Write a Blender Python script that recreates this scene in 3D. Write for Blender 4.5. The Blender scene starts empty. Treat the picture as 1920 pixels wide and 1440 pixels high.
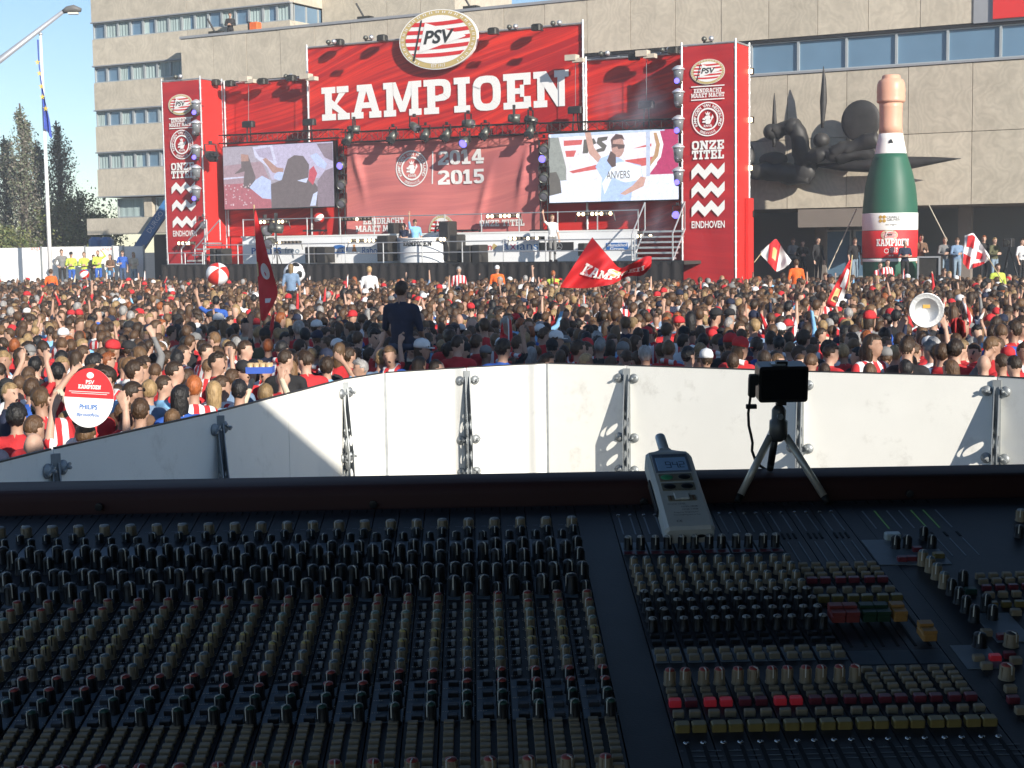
import bpy, bmesh, math, random
import numpy as np
from mathutils import Matrix, Vector, Euler, noise as mnoise

R = math.radians
random.seed(7)
RNG = np.random.default_rng(11)
scene = bpy.context.scene
COL = scene.collection

# ------------------------------------------------------------------ camera
FPX = 2850.0                       # focal length in pixels of the 1920 wide photograph
PITCH = math.atan(262.0 / FPX)
ROLL = R(-0.83)
CAM = Vector((0.0, 0.0, 3.1))
cam_rot = Matrix.Rotation(math.pi / 2 - PITCH, 4, 'X') @ Matrix.Rotation(ROLL, 4, 'Z')
cd = bpy.data.cameras.new('camera'); cam = bpy.data.objects.new('camera', cd); COL.objects.link(cam)
cam.matrix_world = Matrix.Translation(CAM) @ cam_rot
cd.sensor_width = 36.0; cd.lens = FPX / 1920 * 36.0
cd.clip_start = 0.05; cd.clip_end = 3000
scene.camera = cam
CR = cam_rot.to_3x3(); CRI = CR.inverted()

# ------------------------------------------------------------------ sky, sun, exposure
SUN_TO = Vector((1.0, -1.5, 0.72)).normalized()
world = bpy.data.worlds.new('World'); scene.world = world; world.use_nodes = True
wn = world.node_tree
sky = wn.nodes.new('ShaderNodeTexSky'); sky.sky_type = 'NISHITA'; sky.sun_disc = False
sky.sun_elevation = math.asin(SUN_TO.z); sky.sun_rotation = math.atan2(SUN_TO.x, SUN_TO.y)
sky.air_density = 1.0; sky.dust_density = 0.15; sky.ozone_density = 3.5
wn.nodes['Background'].inputs['Strength'].default_value = 0.09
wn.links.new(sky.outputs[0], wn.nodes['Background'].inputs['Color'])
sl = bpy.data.lights.new('sun', 'SUN'); sl.energy = 5.0; sl.angle = R(0.5); sl.color = (1.0, 0.93, 0.82)
so = bpy.data.objects.new('sun', sl); COL.objects.link(so); so.location = (20, -30, 30)
so.rotation_euler = SUN_TO.to_track_quat('Z', 'Y').to_euler()
scene.view_settings.view_transform = 'Standard'
scene.view_settings.look = 'None'
scene.view_settings.exposure = 0.65
scene.view_settings.gamma = 1.0
scene.render.engine = 'CYCLES'
scene.cycles.use_denoising = True
scene.cycles.max_bounces = 6
scene.cycles.diffuse_bounces = 3
scene.cycles.glossy_bounces = 3
scene.cycles.transparent_max_bounces = 8
scene.cycles.volume_bounces = 0

# ------------------------------------------------------------------ pixel -> place helpers
FANG = R(28.0)
FO = Vector((1.6, 60.0, 0.0))
FM = Matrix.Translation(FO) @ Matrix.Rotation(-FANG, 4, 'Z')      # facade frame: x = u along front, y = v into the building, z up
FMI = FM.inverted()
def ray(px, py):
    return (CR @ Vector(((px - 960) / FPX, (720 - py) / FPX, -1.0))).normalized()
def proj(p):
    q = CRI @ (Vector(p) - CAM)
    return (960 + FPX * q.x / -q.z, 720 - FPX * q.y / -q.z)
def gnd(px, py, z):
    d = ray(px, py); t = (z - CAM.z) / d.z
    return CAM + d * t
def at(px, py, Y):
    d = ray(px, py); return CAM + d * (Y / d.y)
def fac(px, py, v):
    """pixel on the facade-parallel plane v -> (u, z)"""
    d = FMI.to_3x3() @ ray(px, py); o = FMI @ CAM
    p = o + d * ((v - o.y) / d.y)
    return p.x, p.z
def facg(px, py, z):
    p = FMI @ gnd(px, py, z); return p.x, p.y
def lerp(a, b, t): return a + (b - a) * t

# ------------------------------------------------------------------ materials
MATS = {}
def mat(name, color, rough=0.7, metal=0.0, var=0.12, scale=6.0, bump=0.0, bscale=None, emit=None, estr=0.0,
        spec=0.4, rand=0.0, coat=0.0, stretch=None, detail=6.0, sheen=0.0, var2=0.0, scale2=0.6):
    if name in MATS: return MATS[name]
    m = bpy.data.materials.new(name); m.use_nodes = True; MATS[name] = m
    nt = m.node_tree; b = nt.nodes['Principled BSDF']
    b.inputs['Roughness'].default_value = rough; b.inputs['Metallic'].default_value = metal
    b.inputs['Specular IOR Level'].default_value = spec
    b.inputs['Coat Weight'].default_value = coat
    if sheen: b.inputs['Sheen Weight'].default_value = sheen
    tc = nt.nodes.new('ShaderNodeTexCoord'); vec = tc.outputs['Object']
    if stretch:
        mp = nt.nodes.new('ShaderNodeMapping'); mp.inputs['Scale'].default_value = stretch
        nt.links.new(vec, mp.inputs['Vector']); vec = mp.outputs['Vector']
    c4 = (*color, 1.0)
    out = None
    if var > 0 or rand > 0:
        n = nt.nodes.new('ShaderNodeTexNoise'); n.inputs['Scale'].default_value = scale; n.inputs['Detail'].default_value = detail
        nt.links.new(vec, n.inputs['Vector'])
        mr = nt.nodes.new('ShaderNodeMapRange'); mr.inputs['From Min'].default_value = 0.25; mr.inputs['From Max'].default_value = 0.75
        mr.inputs['To Min'].default_value = 1 - var; mr.inputs['To Max'].default_value = 1 + var
        nt.links.new(n.outputs['Fac'], mr.inputs['Value'])
        fac_out = mr.outputs['Result']
        if var2 > 0:
            n2 = nt.nodes.new('ShaderNodeTexNoise'); n2.inputs['Scale'].default_value = scale2; n2.inputs['Detail'].default_value = 3
            nt.links.new(vec, n2.inputs['Vector'])
            m2 = nt.nodes.new('ShaderNodeMapRange'); m2.inputs['From Min'].default_value = 0.3; m2.inputs['From Max'].default_value = 0.7
            m2.inputs['To Min'].default_value = 1 - var2; m2.inputs['To Max'].default_value = 1 + var2
            nt.links.new(n2.outputs['Fac'], m2.inputs['Value'])
            mm = nt.nodes.new('ShaderNodeMath'); mm.operation = 'MULTIPLY'
            nt.links.new(fac_out, mm.inputs[0]); nt.links.new(m2.outputs['Result'], mm.inputs[1]); fac_out = mm.outputs[0]
        if rand > 0:
            oi = nt.nodes.new('ShaderNodeObjectInfo')
            m2 = nt.nodes.new('ShaderNodeMapRange'); m2.inputs['To Min'].default_value = 1 - rand; m2.inputs['To Max'].default_value = 1 + rand
            nt.links.new(oi.outputs['Random'], m2.inputs['Value'])
            mm = nt.nodes.new('ShaderNodeMath'); mm.operation = 'MULTIPLY'
            nt.links.new(fac_out, mm.inputs[0]); nt.links.new(m2.outputs['Result'], mm.inputs[1]); fac_out = mm.outputs[0]
        vm = nt.nodes.new('ShaderNodeVectorMath'); vm.operation = 'SCALE'
        vm.inputs[0].default_value = color
        nt.links.new(fac_out, vm.inputs['Scale']); nt.links.new(vm.outputs['Vector'], b.inputs['Base Color'])
    else:
        b.inputs['Base Color'].default_value = c4
    if bump > 0:
        nb = nt.nodes.new('ShaderNodeTexNoise'); nb.inputs['Scale'].default_value = bscale or scale * 4; nb.inputs['Detail'].default_value = 6
        nt.links.new(vec, nb.inputs['Vector'])
        bp = nt.nodes.new('ShaderNodeBump'); bp.inputs['Strength'].default_value = bump; bp.inputs['Distance'].default_value = 0.02
        nt.links.new(nb.outputs['Fac'], bp.inputs['Height']); nt.links.new(bp.outputs['Normal'], b.inputs['Normal'])
    if emit is not None:
        b.inputs['Emission Color'].default_value = (*emit, 1); b.inputs['Emission Strength'].default_value = estr
    return m

# ------------------------------------------------------------------ mesh builder
WM = {}
I4 = Matrix.Identity(4)
class MB:
    def __init__(s, frame=None): s.v = []; s.f = []; s.mi = []; s.frame = frame; s.sm = []; s.m = 0; s.smooth = False
    def add(s, vs, fs, M=None):
        o = len(s.v)
        if M is not None: vs = [M @ Vector(p) for p in vs]
        s.v.extend([tuple(p) for p in vs])
        for f in fs:
            s.f.append(tuple(i + o for i in f)); s.mi.append(s.m); s.sm.append(s.smooth)
        return s
    def box(s, x0, x1, y0, y1, z0, z1, M=None):
        vs = [(x0,y0,z0),(x1,y0,z0),(x1,y1,z0),(x0,y1,z0),(x0,y0,z1),(x1,y0,z1),(x1,y1,z1),(x0,y1,z1)]
        return s.add(vs, [(0,3,2,1),(4,5,6,7),(0,1,5,4),(1,2,6,5),(2,3,7,6),(3,0,4,7)], M)
    def bbox(s, x0, x1, y0, y1, z0, z1, b, M=None):
        """box with its four long (z) edges and top edges chamfered"""
        pts = [(x0+b,y0),(x1-b,y0),(x1,y0+b),(x1,y1-b),(x1-b,y1),(x0+b,y1),(x0,y1-b),(x0,y0+b)]
        cx, cy = (x0+x1)/2, (y0+y1)/2
        def inset(p, k): return (p[0] + (k if p[0] < cx else -k), p[1] + (k if p[1] < cy else -k))
        vs = [(p[0],p[1],z0) for p in pts] + [(p[0],p[1],z1-b) for p in pts] + [(*inset(p, b*.8), z1) for p in pts]
        fs = [tuple(range(7,-1,-1)), tuple(range(16,24))]
        for k in (0, 8):
            for i in range(8):
                j = (i+1) % 8; fs.append((k+i, k+j, k+8+j, k+8+i))
        return s.add(vs, fs, M)
    def tube(s, p0, p1, r, n=6, r1=None, caps=True):
        p0, p1 = Vector(p0), Vector(p1); d = p1 - p0
        if d.length < 1e-9: return s
        q = d.to_track_quat('Z', 'Y'); r1 = r if r1 is None else r1
        vs = []
        for k, (c, rr) in enumerate(((p0, r), (p1, r1))):
            for i in range(n):
                a = 2*math.pi*i/n; vs.append(c + q @ Vector((rr*math.cos(a), rr*math.sin(a), 0)))
        fs = [(i, (i+1)%n, n+(i+1)%n, n+i) for i in range(n)]
        if caps: fs += [tuple(range(n-1,-1,-1)), tuple(range(n, 2*n))]
        return s.add(vs, fs)
    def path(s, pts, r, n=6, radii=None):
        pts = [Vector(p) for p in pts]; vs = []; fs = []
        N = len(pts)
        up = Vector((0.31, 0.17, 0.93)).normalized()
        for k, p in enumerate(pts):
            d = (pts[min(k+1, N-1)] - pts[max(k-1, 0)]).normalized()
            a = d.cross(up)
            if a.length < 1e-3: a = d.cross(Vector((1, 0, 0)))
            a.normalize(); b = d.cross(a)
            rr = radii[k] if radii else r
            for i in range(n):
                t = 2*math.pi*i/n; vs.append(p + a*rr*math.cos(t) + b*rr*math.sin(t))
        for k in range(N-1):
            for i in range(n):
                j = (i+1) % n; fs.append((k*n+i, k*n+j, (k+1)*n+j, (k+1)*n+i))
        fs += [tuple(range(n-1,-1,-1)), tuple(range((N-1)*n, N*n))]
        return s.add(vs, fs)
    def lathe(s, prof, n=16, M=None, cap=True):
        """prof: [(r, z)] bottom to top round z"""
        vs = []; fs = []
        for r, z in prof:
            for i in range(n):
                a = 2*math.pi*i/n; vs.append((r*math.cos(a), r*math.sin(a), z))
        for k in range(len(prof)-1):
            for i in range(n):
                j = (i+1) % n; fs.append((k*n+i, k*n+j, (k+1)*n+j, (k+1)*n+i))
        if cap: fs += [tuple(range(n-1,-1,-1)), tuple(range((len(prof)-1)*n, len(prof)*n))]
        return s.add(vs, fs, M)
    def ell(s, c, r, n=12, m=8, M=None):
        vs = [(c[0], c[1], c[2]-r[2])]; fs = []
        for k in range(1, m):
            t = -math.pi/2 + math.pi*k/m
            for i in range(n):
                a = 2*math.pi*i/n
                vs.append((c[0]+r[0]*math.cos(t)*math.cos(a), c[1]+r[1]*math.cos(t)*math.sin(a), c[2]+r[2]*math.sin(t)))
        vs.append((c[0], c[1], c[2]+r[2])); top = len(vs)-1
        for i in range(n):
            j = (i+1) % n; fs.append((0, 1+j, 1+i)); fs.append((top, 1+(m-2)*n+i, 1+(m-2)*n+j))
        for k in range(m-2):
            for i in range(n):
                j = (i+1) % n; fs.append((1+k*n+i, 1+k*n+j, 1+(k+1)*n+j, 1+(k+1)*n+i))
        return s.add(vs, fs, M)
    def prism(s, poly, y0, y1, M=None):
        """poly [(x, z)] counter-clockwise seen from -y; front face at y0"""
        n = len(poly)
        vs = [(x, y0, z) for x, z in poly] + [(x, y1, z) for x, z in poly]
        fs = [tuple(range(n)), tuple(range(2*n-1, n-1, -1))]
        fs += [(i, i+n, (i+1)%n+n, (i+1)%n) for i in range(n)]
        return s.add(vs, fs, M)
    def flat(s, poly, y, M=None):
        return s.add([(x, y, z) for x, z in poly], [tuple(range(len(poly)))], M)
    def grid(s, fn, nu, nv):
        vs = [fn(i/nu, j/nv) for j in range(nv+1) for i in range(nu+1)]
        w = nu+1
        fs = [(j*w+i, j*w+i+1, (j+1)*w+i+1, (j+1)*w+i) for j in range(nv) for i in range(nu)]
        return s.add(vs, fs)
    def build(s, name, mats, parent=None, loc=None, data_only=False):
        me = bpy.data.meshes.new(name)
        vs = s.v
        if s.frame is not None: vs = [s.frame @ Vector(p) for p in vs]
        if parent is not None:
            inv = WM[parent].inverted(); vs = [inv @ Vector(p) for p in vs]
        elif loc is not None:
            L = Vector(loc); vs = [Vector(p) - L for p in vs]
        me.from_pydata([tuple(p) for p in vs], [], s.f)
        if not isinstance(mats, (list, tuple)): mats = [mats]
        for m in mats: me.materials.append(m)
        if len(mats) > 1: me.polygons.foreach_set('material_index', s.mi)
        if any(s.sm): me.polygons.foreach_set('use_smooth', s.sm)
        me.update()
        if data_only: return me
        return link(name, me, parent, loc)
def link(name, me, parent=None, loc=None, rot=None):
    o = bpy.data.objects.new(name, me); COL.objects.link(o)
    if parent is not None:
        o.parent = parent; WM[o] = WM[parent]
    else:
        o.location = loc or (0, 0, 0)
        WM[o] = Matrix.Translation(Vector(loc or (0, 0, 0)))
    return o
def tag(o, label, cat=None, group=None, kind=None):
    if label: o['label'] = label
    if cat: o['category'] = cat
    if group: o['group'] = group
    if kind: o['kind'] = kind
    return o
def thing(name, label, cat, M, group=None):
    o = bpy.data.objects.new(name, None); COL.objects.link(o); o.empty_display_size = 0.2
    if not isinstance(M, Matrix): M = Matrix.Translation(Vector(M))
    o.matrix_world = M; WM[o] = M.copy()
    return tag(o, label, cat, group)
def fthing(name, label, cat, u, v, z=0.0, group=None):
    return thing(name, label, cat, FM @ Matrix.Translation((u, v, z)), group)
def child(name, me, parent, M=I4):
    """a part that shares mesh data, placed with matrix M in its thing's frame"""
    o = bpy.data.objects.new(name, me); COL.objects.link(o); o.parent = parent
    o.matrix_local = M; WM[o] = WM[parent] @ M
    return o

# ------------------------------------------------------------------ lettering
_FC = {}
def text_poly(body, size=1.0, bold=0.0, shear=0.0, align='CENTER', spacing=1.0):
    """(verts [(x,z)], faces) of built-in font lettering, x centred, baseline 0"""
    key = (body, bold, shear, align, spacing)
    if key not in _FC:
        c = bpy.data.curves.new('lettering', 'FONT'); c.body = body; c.offset = bold; c.shear = shear
        c.align_x = align; c.space_character = spacing; c.resolution_u = 3
        o = bpy.data.objects.new('lettering', c); COL.objects.link(o)
        dg = bpy.context.evaluated_depsgraph_get(); dg.update()
        me = bpy.data.meshes.new_from_object(o.evaluated_get(dg))
        _FC[key] = ([(v.co.x, v.co.y) for v in me.vertices], [tuple(p.vertices) for p in me.polygons])
        bpy.data.objects.remove(o); bpy.data.curves.remove(c); bpy.data.meshes.remove(me)
    vs, fs = _FC[key]
    return [(x*size, z*size) for x, z in vs], fs
def put_text(mb, body, x, z, size, y, bold=0.0, shear=0.0, width=None, align='CENTER', fn=None, spacing=1.0):
    vs, fs = text_poly(body, size, bold, shear, align, spacing)
    if width:
        xs = [p[0] for p in vs]; k = width / (max(xs) - min(xs)); vs = [(p[0]*k, p[1]) for p in vs]
    if fn: mb.add([fn(p[0], p[1]) for p in vs], fs)
    else: mb.add([(x + p[0], y, z + p[1]) for p in vs], fs)

def ring_quads(cx, cz, rx, rz, t, a0, a1, n, pw=2.6, tz=None):
    """ring segment polygons between outer and inner super-ellipses"""
    tz = t if tz is None else tz
    def pt(a, ax, az):
        c, s_ = math.cos(a), math.sin(a)
        return (cx + ax*math.copysign(abs(c)**(2/pw), c), cz + az*math.copysign(abs(s_)**(2/pw), s_))
    out = []
    for i in range(n):
        b0 = a0 + (a1-a0)*i/n; b1 = a0 + (a1-a0)*(i+1)/n
        out.append([pt(b0, rx, rz), pt(b1, rx, rz), pt(b1, rx-t, rz-tz), pt(b0, rx-t, rz-tz)])
    return out
def rc(x0, x1, z0, z1): return [(x0, z0), (x1, z0), (x1, z1), (x0, z1)]
def slab_glyph(ch):
    """heavy slab-serif letter as polygons in a 1-high cell; returns (advance, polygons)"""
    S = 0.19; P = math.pi
    if ch == 'K': return 0.98, [rc(0,.5,0,S), rc(0,.5,1-S,1), rc(.12,.37,S,1-S), [(.37,.36),(.62,.80),(.86,.80),(.53,.46)][::1], [(.37,.62),(.37,.36),(.63,.19),(.9,.19)], rc(.55,.97,1-S,1), rc(.57,1.0,0,S)]
    if ch == 'A': return 1.04, [rc(0,.42,0,S), rc(.62,1.04,0,S), [(.08,S),(.33,S),(.58,1.0),(.33,1.0)], [(.71,S),(.96,S),(.71,1.0),(.46,1.0)], rc(.3,.74,.3,.47), rc(.2,.5,1-S,1)]
    if ch == 'M': return 1.28, [rc(0,.42,0,S), rc(.86,1.28,0,S), rc(.1,.33,S,1-S), rc(.95,1.18,S,1-S), rc(0,.33,1-S,1), rc(.95,1.28,1-S,1), [(.33,1),(.33,.62),(.55,.12),(.64,.12),(.64,.42),(.42,1)], [(.95,1),(.86,1),(.64,.42),(.64,.12),(.73,.12),(.95,.62)]]
    if ch == 'P': return 0.92, [rc(0,.5,0,S), rc(.12,.38,S,1-S), rc(0,.5,1-S,1), rc(.38,.5,.36,.53)] + ring_quads(.5,.68,.4,.32,.24,-P/2,P/2,8,3.0,.19)
    if ch == 'R': return 1.0, [rc(0,.48,0,S), rc(.12,.38,S,1-S), rc(0,.5,1-S,1), rc(.38,.5,.4,.56)] + ring_quads(.5,.7,.38,.3,.24,-P/2,P/2,8,3.0,.18) + [[(.45,.42),(.62,0),(.96,0),(.7,.46)], rc(.62,1.0,0,S)]
    if ch == 'I': return 0.52, [rc(0,.52,0,S), rc(0,.52,1-S,1), rc(.13,.39,S,1-S)]
    if ch in 'O0': 
        w = .45 if ch == 'O' else .38
        return 2*w, ring_quads(w,.5,w,.5,.25,0,2*P,20,3.0,.2)
    if ch == 'C': return 0.86, ring_quads(.45,.5,.45,.5,.25,.3*P,1.7*P,14,3.0,.2) + [rc(.6,.84,.62,.98)]
    if ch == 'E': return 0.86, [rc(0,.86,0,S), rc(0,.86,1-S,1), rc(.12,.37,S,1-S), rc(.37,.62,.42,.58), rc(.64,.86,S,.34), rc(.64,.86,.66,1-S), rc(.53,.66,.33,.67)]
    if ch == 'N': return 1.08, [rc(0,.42,0,S), rc(0,.36,1-S,1), rc(.64,1.08,1-S,1), rc(.12,.34,S,1-S), rc(.74,.96,0,1-S), [(.34,1),(.22,.74),(.72,0),(.84,.0),(.84,.3),(.4,1)]]
    if ch == 'Z': return 0.84, [rc(0,.84,0,S), rc(0,.84,1-S,1), [(0,S),(.3,S),(.84,1-S),(.54,1-S)], rc(0,.2,.64,1-S), rc(.64,.84,S,.36)]
    if ch == 'T': return 0.88, [rc(0,.88,1-S,1), rc(.31,.57,S,1-S), rc(.16,.72,0,S), rc(0,.2,.62,1-S), rc(.68,.88,.62,1-S)]
    if ch == 'L': return 0.84, [rc(0,.5,1-S,1), rc(.12,.38,S,1-S), rc(0,.84,0,S), rc(.62,.84,S,.42)]
    if ch == 'D': return 0.96, [rc(0,.5,0,S), rc(0,.5,1-S,1), rc(.12,.37,S,1-S)] + ring_quads(.48,.5,.46,.5,.25,-P/2,P/2,10,3.0,.19)
    if ch == 'H': return 1.06, [rc(0,.44,0,S), rc(.62,1.06,0,S), rc(0,.44,1-S,1), rc(.62,1.06,1-S,1), rc(.1,.35,S,1-S), rc(.71,.96,S,1-S), rc(.35,.71,.42,.59)]
    if ch == '1': return 0.6, [rc(0,.6,0,S), rc(.17,.43,S,1), [(.17,1),(0,.86),(0,.68),(.17,.74)]]
    if ch == '2': return 0.78, ring_quads(.38,.68,.38,.32,.24,-.15*P,.95*P,10,2.6,.19) + [rc(0,.78,0,S), [(0,S),(.3,S),(.76,.62),(.52,.72),(.42,.56),(0,.26)], rc(.56,.78,S,.34)]
    if ch == '4': return 0.86, [rc(.42,.67,S,1), rc(0,.86,.22,.4), [(0,.4),(.24,.4),(.5,.82),(.42,1)], rc(.28,.82,0,S*.9)]
    if ch == '5': return 0.78, [rc(.04,.74,.81,1), rc(.04,.27,.46,.81), rc(.04,.4,.46,.64)] + ring_quads(.38,.33,.38,.33,.24,-.9*P,.55*P,12,2.6,.19)
    return 0.4, []
def slab_text(mb, body, x, z, h, y, width=None, lift=0.0015, gap=0.08, fn=None):
    """slab lettering centred on x, baseline z, height h, on plane y (facing -y); fn maps (x, z, lift) to a point"""
    tot = 0; items = []
    for ch in body:
        if ch == ' ': tot += .45; continue
        w, ps = slab_glyph(ch); items.append((tot, ps)); tot += w + gap
    tot -= gap
    k = (width / tot) if width else h
    n = 0
    for off, ps in items:
        for p in ps:
            q = [(x + (off + a - tot/2) * k, z + b * h) for a, b in p]
            ar = sum(q[i][0]*q[(i+1)%len(q)][1] - q[(i+1)%len(q)][0]*q[i][1] for i in range(len(q)))
            if ar < 0: q = q[::-1]
            ly = (n % 9) * lift; n += 1
            if fn: mb.add([fn(a, b, ly) for a, b in q], [tuple(range(len(q)))])
            else: mb.flat(q, y - ly)
# ================================================================== materials of the place
M_conc = mat('concrete_panel', (0.47, 0.42, 0.34), 0.9, var=0.13, scale=1.6, bump=0.25, bscale=9, rand=0.07, detail=9, var2=0.05, scale2=0.5)
def add_swirl(m):
    # trowelled swirl marks of the cast panels
    nt = m.node_tree; b = nt.nodes['Principled BSDF']
    src = b.inputs['Base Color'].links[0].from_socket
    tc = nt.nodes.new('ShaderNodeTexCoord')
    w = nt.nodes.new('ShaderNodeTexWave'); w.inputs['Scale'].default_value = 0.8; w.inputs['Distortion'].default_value = 38
    w.inputs['Detail'].default_value = 5; w.inputs['Detail Scale'].default_value = 0.8
    nt.links.new(tc.outputs['Object'], w.inputs['Vector'])
    mr = nt.nodes.new('ShaderNodeMapRange'); mr.inputs['To Min'].default_value = 0.94; mr.inputs['To Max'].default_value = 1.05
    nt.links.new(w.outputs['Fac'], mr.inputs['Value'])
    vm = nt.nodes.new('ShaderNodeVectorMath'); vm.operation = 'SCALE'
    nt.links.new(src, vm.inputs[0]); nt.links.new(mr.outputs['Result'], vm.inputs['Scale'])
    nt.links.new(vm.outputs['Vector'], b.inputs['Base Color'])
add_swirl(M_conc)
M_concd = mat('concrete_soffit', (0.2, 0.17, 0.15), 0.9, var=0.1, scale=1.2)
M_coping = mat('zinc_coping', (0.33, 0.34, 0.36), 0.5, metal=0.3, var=0.08, scale=2)
M_frame = mat('window_frame_metal', (0.42, 0.45, 0.46), 0.45, metal=0.4, var=0.05)
M_glass = mat('window_glass', (0.11, 0.19, 0.28), 0.05, var=0.15, scale=0.5, spec=1.0)
M_curtain = mat('pale_curtain', (0.3, 0.38, 0.38), 0.8, var=0.25, scale=1.0, stretch=(9, 9, 0.2))
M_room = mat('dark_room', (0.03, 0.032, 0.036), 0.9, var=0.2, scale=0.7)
M_asph = mat('asphalt', (0.07, 0.07, 0.072), 0.9, var=0.2, scale=1.5, bump=0.3, bscale=60)
M_grass = mat('distant_ground', (0.09, 0.1, 0.06), 0.95, var=0.3, scale=0.05)
M_white = mat('white_hoarding', (0.78, 0.78, 0.76), 0.55, var=0.03, scale=1.3, rand=0.03)
M_steel = mat('galvanised_steel', (0.3, 0.32, 0.33), 0.55, metal=0.6, var=0.15, scale=14)
M_alu = mat('scaffold_aluminium', (0.58, 0.59, 0.6), 0.4, metal=0.7, var=0.1, scale=8)
M_black = mat('black_paint', (0.02, 0.02, 0.022), 0.55, var=0.2, scale=10)
M_drape = mat('black_drape', (0.022, 0.02, 0.021), 0.95, var=0.35, scale=2.0, stretch=(6, 6, 0.4))
M_deck = mat('stage_deck_ply', (0.05, 0.045, 0.04), 0.8, var=0.3, scale=3)
M_plinth = mat('terrace_stone', (0.26, 0.25, 0.24), 0.85, var=0.15, scale=1.5)

# ================================================================== ground
g = MB(); g.box(-900, 900, -120, 1500, -0.5, 0.0)
tag(g.build('ground', M_asph), 'flat paved square under the crowd', kind='structure')

# ================================================================== city hall: low hall block and office tower
VH, VO, VC = 8.0, 9.2, 12.0
def band_panels(mb_name, root, u0, u1, v, z0, z1, w, depth=0.3, m=None):
    n = max(1, round((u1-u0)/w)); w = (u1-u0)/n
    for i in range(n):
        b = MB(FM); j = random.uniform(-0.012, 0.012)
        b.box(u0+i*w+0.012, u0+(i+1)*w-0.012, v+j, v+depth, z0+0.012, z1-0.012)
        b.build(mb_name, m or M_conc, root)
def window(root, u0, u1, v, z0, z1, curtain=0.0, fr=0.05, deep=0.12, side=None):
    """a window of the strip: frame bars round a recessed pane, curtain behind as a pale strip"""
    fb = MB(FM)
    fb.box(u0, u0+fr, v, v+deep, z0, z1); fb.box(u1-fr, u1, v, v+deep, z0, z1)
    fb.box(u0+fr, u1-fr, v, v+deep, z0, z0+fr); fb.box(u0+fr, u1-fr, v, v+deep, z1-fr, z1)
    o = fb.build('window', M_frame, root)
    p = MB(FM); p.box(u0+fr, u1-fr, v+deep*0.55, v+deep*0.7, z0+fr, z1-fr); p.build('pane', M_glass, o)
    if curtain > 0:
        c = MB(FM); n = 8
        c.grid(lambda a, b: (lerp(u0+fr, lerp(u0+fr, u1-fr, curtain), a), v+deep*0.5-0.012*(1+math.sin(a*24)), lerp(z0+fr, z1-fr, b)), n*2, 1)
        c.build('curtain', M_curtain, o)
    return o

hall = fthing('city_hall_block', 'low grey concrete hall with long window strip behind stage and bottle', 'building', 0, VH)
U0, U1 = -24.9, 27.0
ZR, ZW1, ZW0, ZB = 13.75, 11.42, 10.0, 4.40
band_panels('wall_panel', hall, U0, U1, VH, ZW1, ZR, 2.05)
c = MB(FM); c.box(U0-0.03, U1, VH-0.06, VH+0.5, ZR, ZR+0.12); c.build('roof_coping', M_coping, hall)
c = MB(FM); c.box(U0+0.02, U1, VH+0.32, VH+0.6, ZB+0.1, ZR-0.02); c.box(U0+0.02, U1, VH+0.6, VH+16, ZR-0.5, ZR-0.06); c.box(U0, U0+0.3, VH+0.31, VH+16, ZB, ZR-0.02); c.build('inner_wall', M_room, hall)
# long window strip, each window in its own frame
uu = U0 + 0.05; k = 0
while uu < U1 - 0.5:
    w = 2.02
    window(hall, uu, min(uu+w, U1), VH+0.08, ZW0+0.02, ZW1-0.14, curtain=(0.0 if k % 4 or uu > 3 else 0.35), fr=0.045, deep=0.2); uu += w; k += 1
c = MB(FM); c.box(U0, U1, VH+0.02, VH+0.3, ZW1-0.135, ZW1-0.005); c.build('window_head', M_black, hall)
c = MB(FM); c.box(U0, U1, VH-0.05, VH+0.09, ZW0-0.07, ZW0+0.01); c.build('window_sill', M_coping, hall)
# lower wall of big cast panels in two courses
for z0, z1, off in ((ZB, 7.25, 0.0), (7.25, ZW0-0.08, 0.0)):
    band_panels('wall_panel', hall, U0+2, U1, VH, z0, z1, 2.45)
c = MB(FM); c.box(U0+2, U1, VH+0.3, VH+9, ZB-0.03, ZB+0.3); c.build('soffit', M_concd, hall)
# recessed entrance under the overhang
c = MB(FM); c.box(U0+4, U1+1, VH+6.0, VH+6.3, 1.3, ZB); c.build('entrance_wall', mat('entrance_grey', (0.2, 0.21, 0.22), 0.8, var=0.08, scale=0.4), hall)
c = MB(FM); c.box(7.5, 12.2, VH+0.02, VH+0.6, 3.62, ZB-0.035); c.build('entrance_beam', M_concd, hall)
for i, uc in enumerate((8.6, 9.9, 11.2)):
    window(hall, uc-0.6, uc+0.6, VH+2.0, 1.5, 3.5, fr=0.06, deep=0.2)
for uc in (7.9, 13.9, 21.0):
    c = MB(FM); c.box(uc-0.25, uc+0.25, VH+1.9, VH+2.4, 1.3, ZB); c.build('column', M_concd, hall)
# red poster fixed to the parapet at the upper edge of view
u_a, z_a = fac(1862, 36, VH-0.1)
rb = MB(FM); rb.box(u_a, u_a+4, VH-0.16, VH-0.06, z_a, z_a+3.2)
o = rb.build('roof_banner', mat('bright_red_sheet', (0.62, 0.03, 0.03), 0.6, var=0.04), None, FM @ Vector((u_a, VH, z_a)))
tag(o, 'plain bright red banner hung on the concrete parapet, upper corner of the hall', 'banner')
rb = MB(FM); rb.box(u_a-0.75, u_a+4.2, VH-0.05, VH-0.012, z_a-0.1, z_a+3.3); rb.build('grey_backing_sheet', M_coping, hall)  # flat grey sheet on the parapet behind the banner

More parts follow.
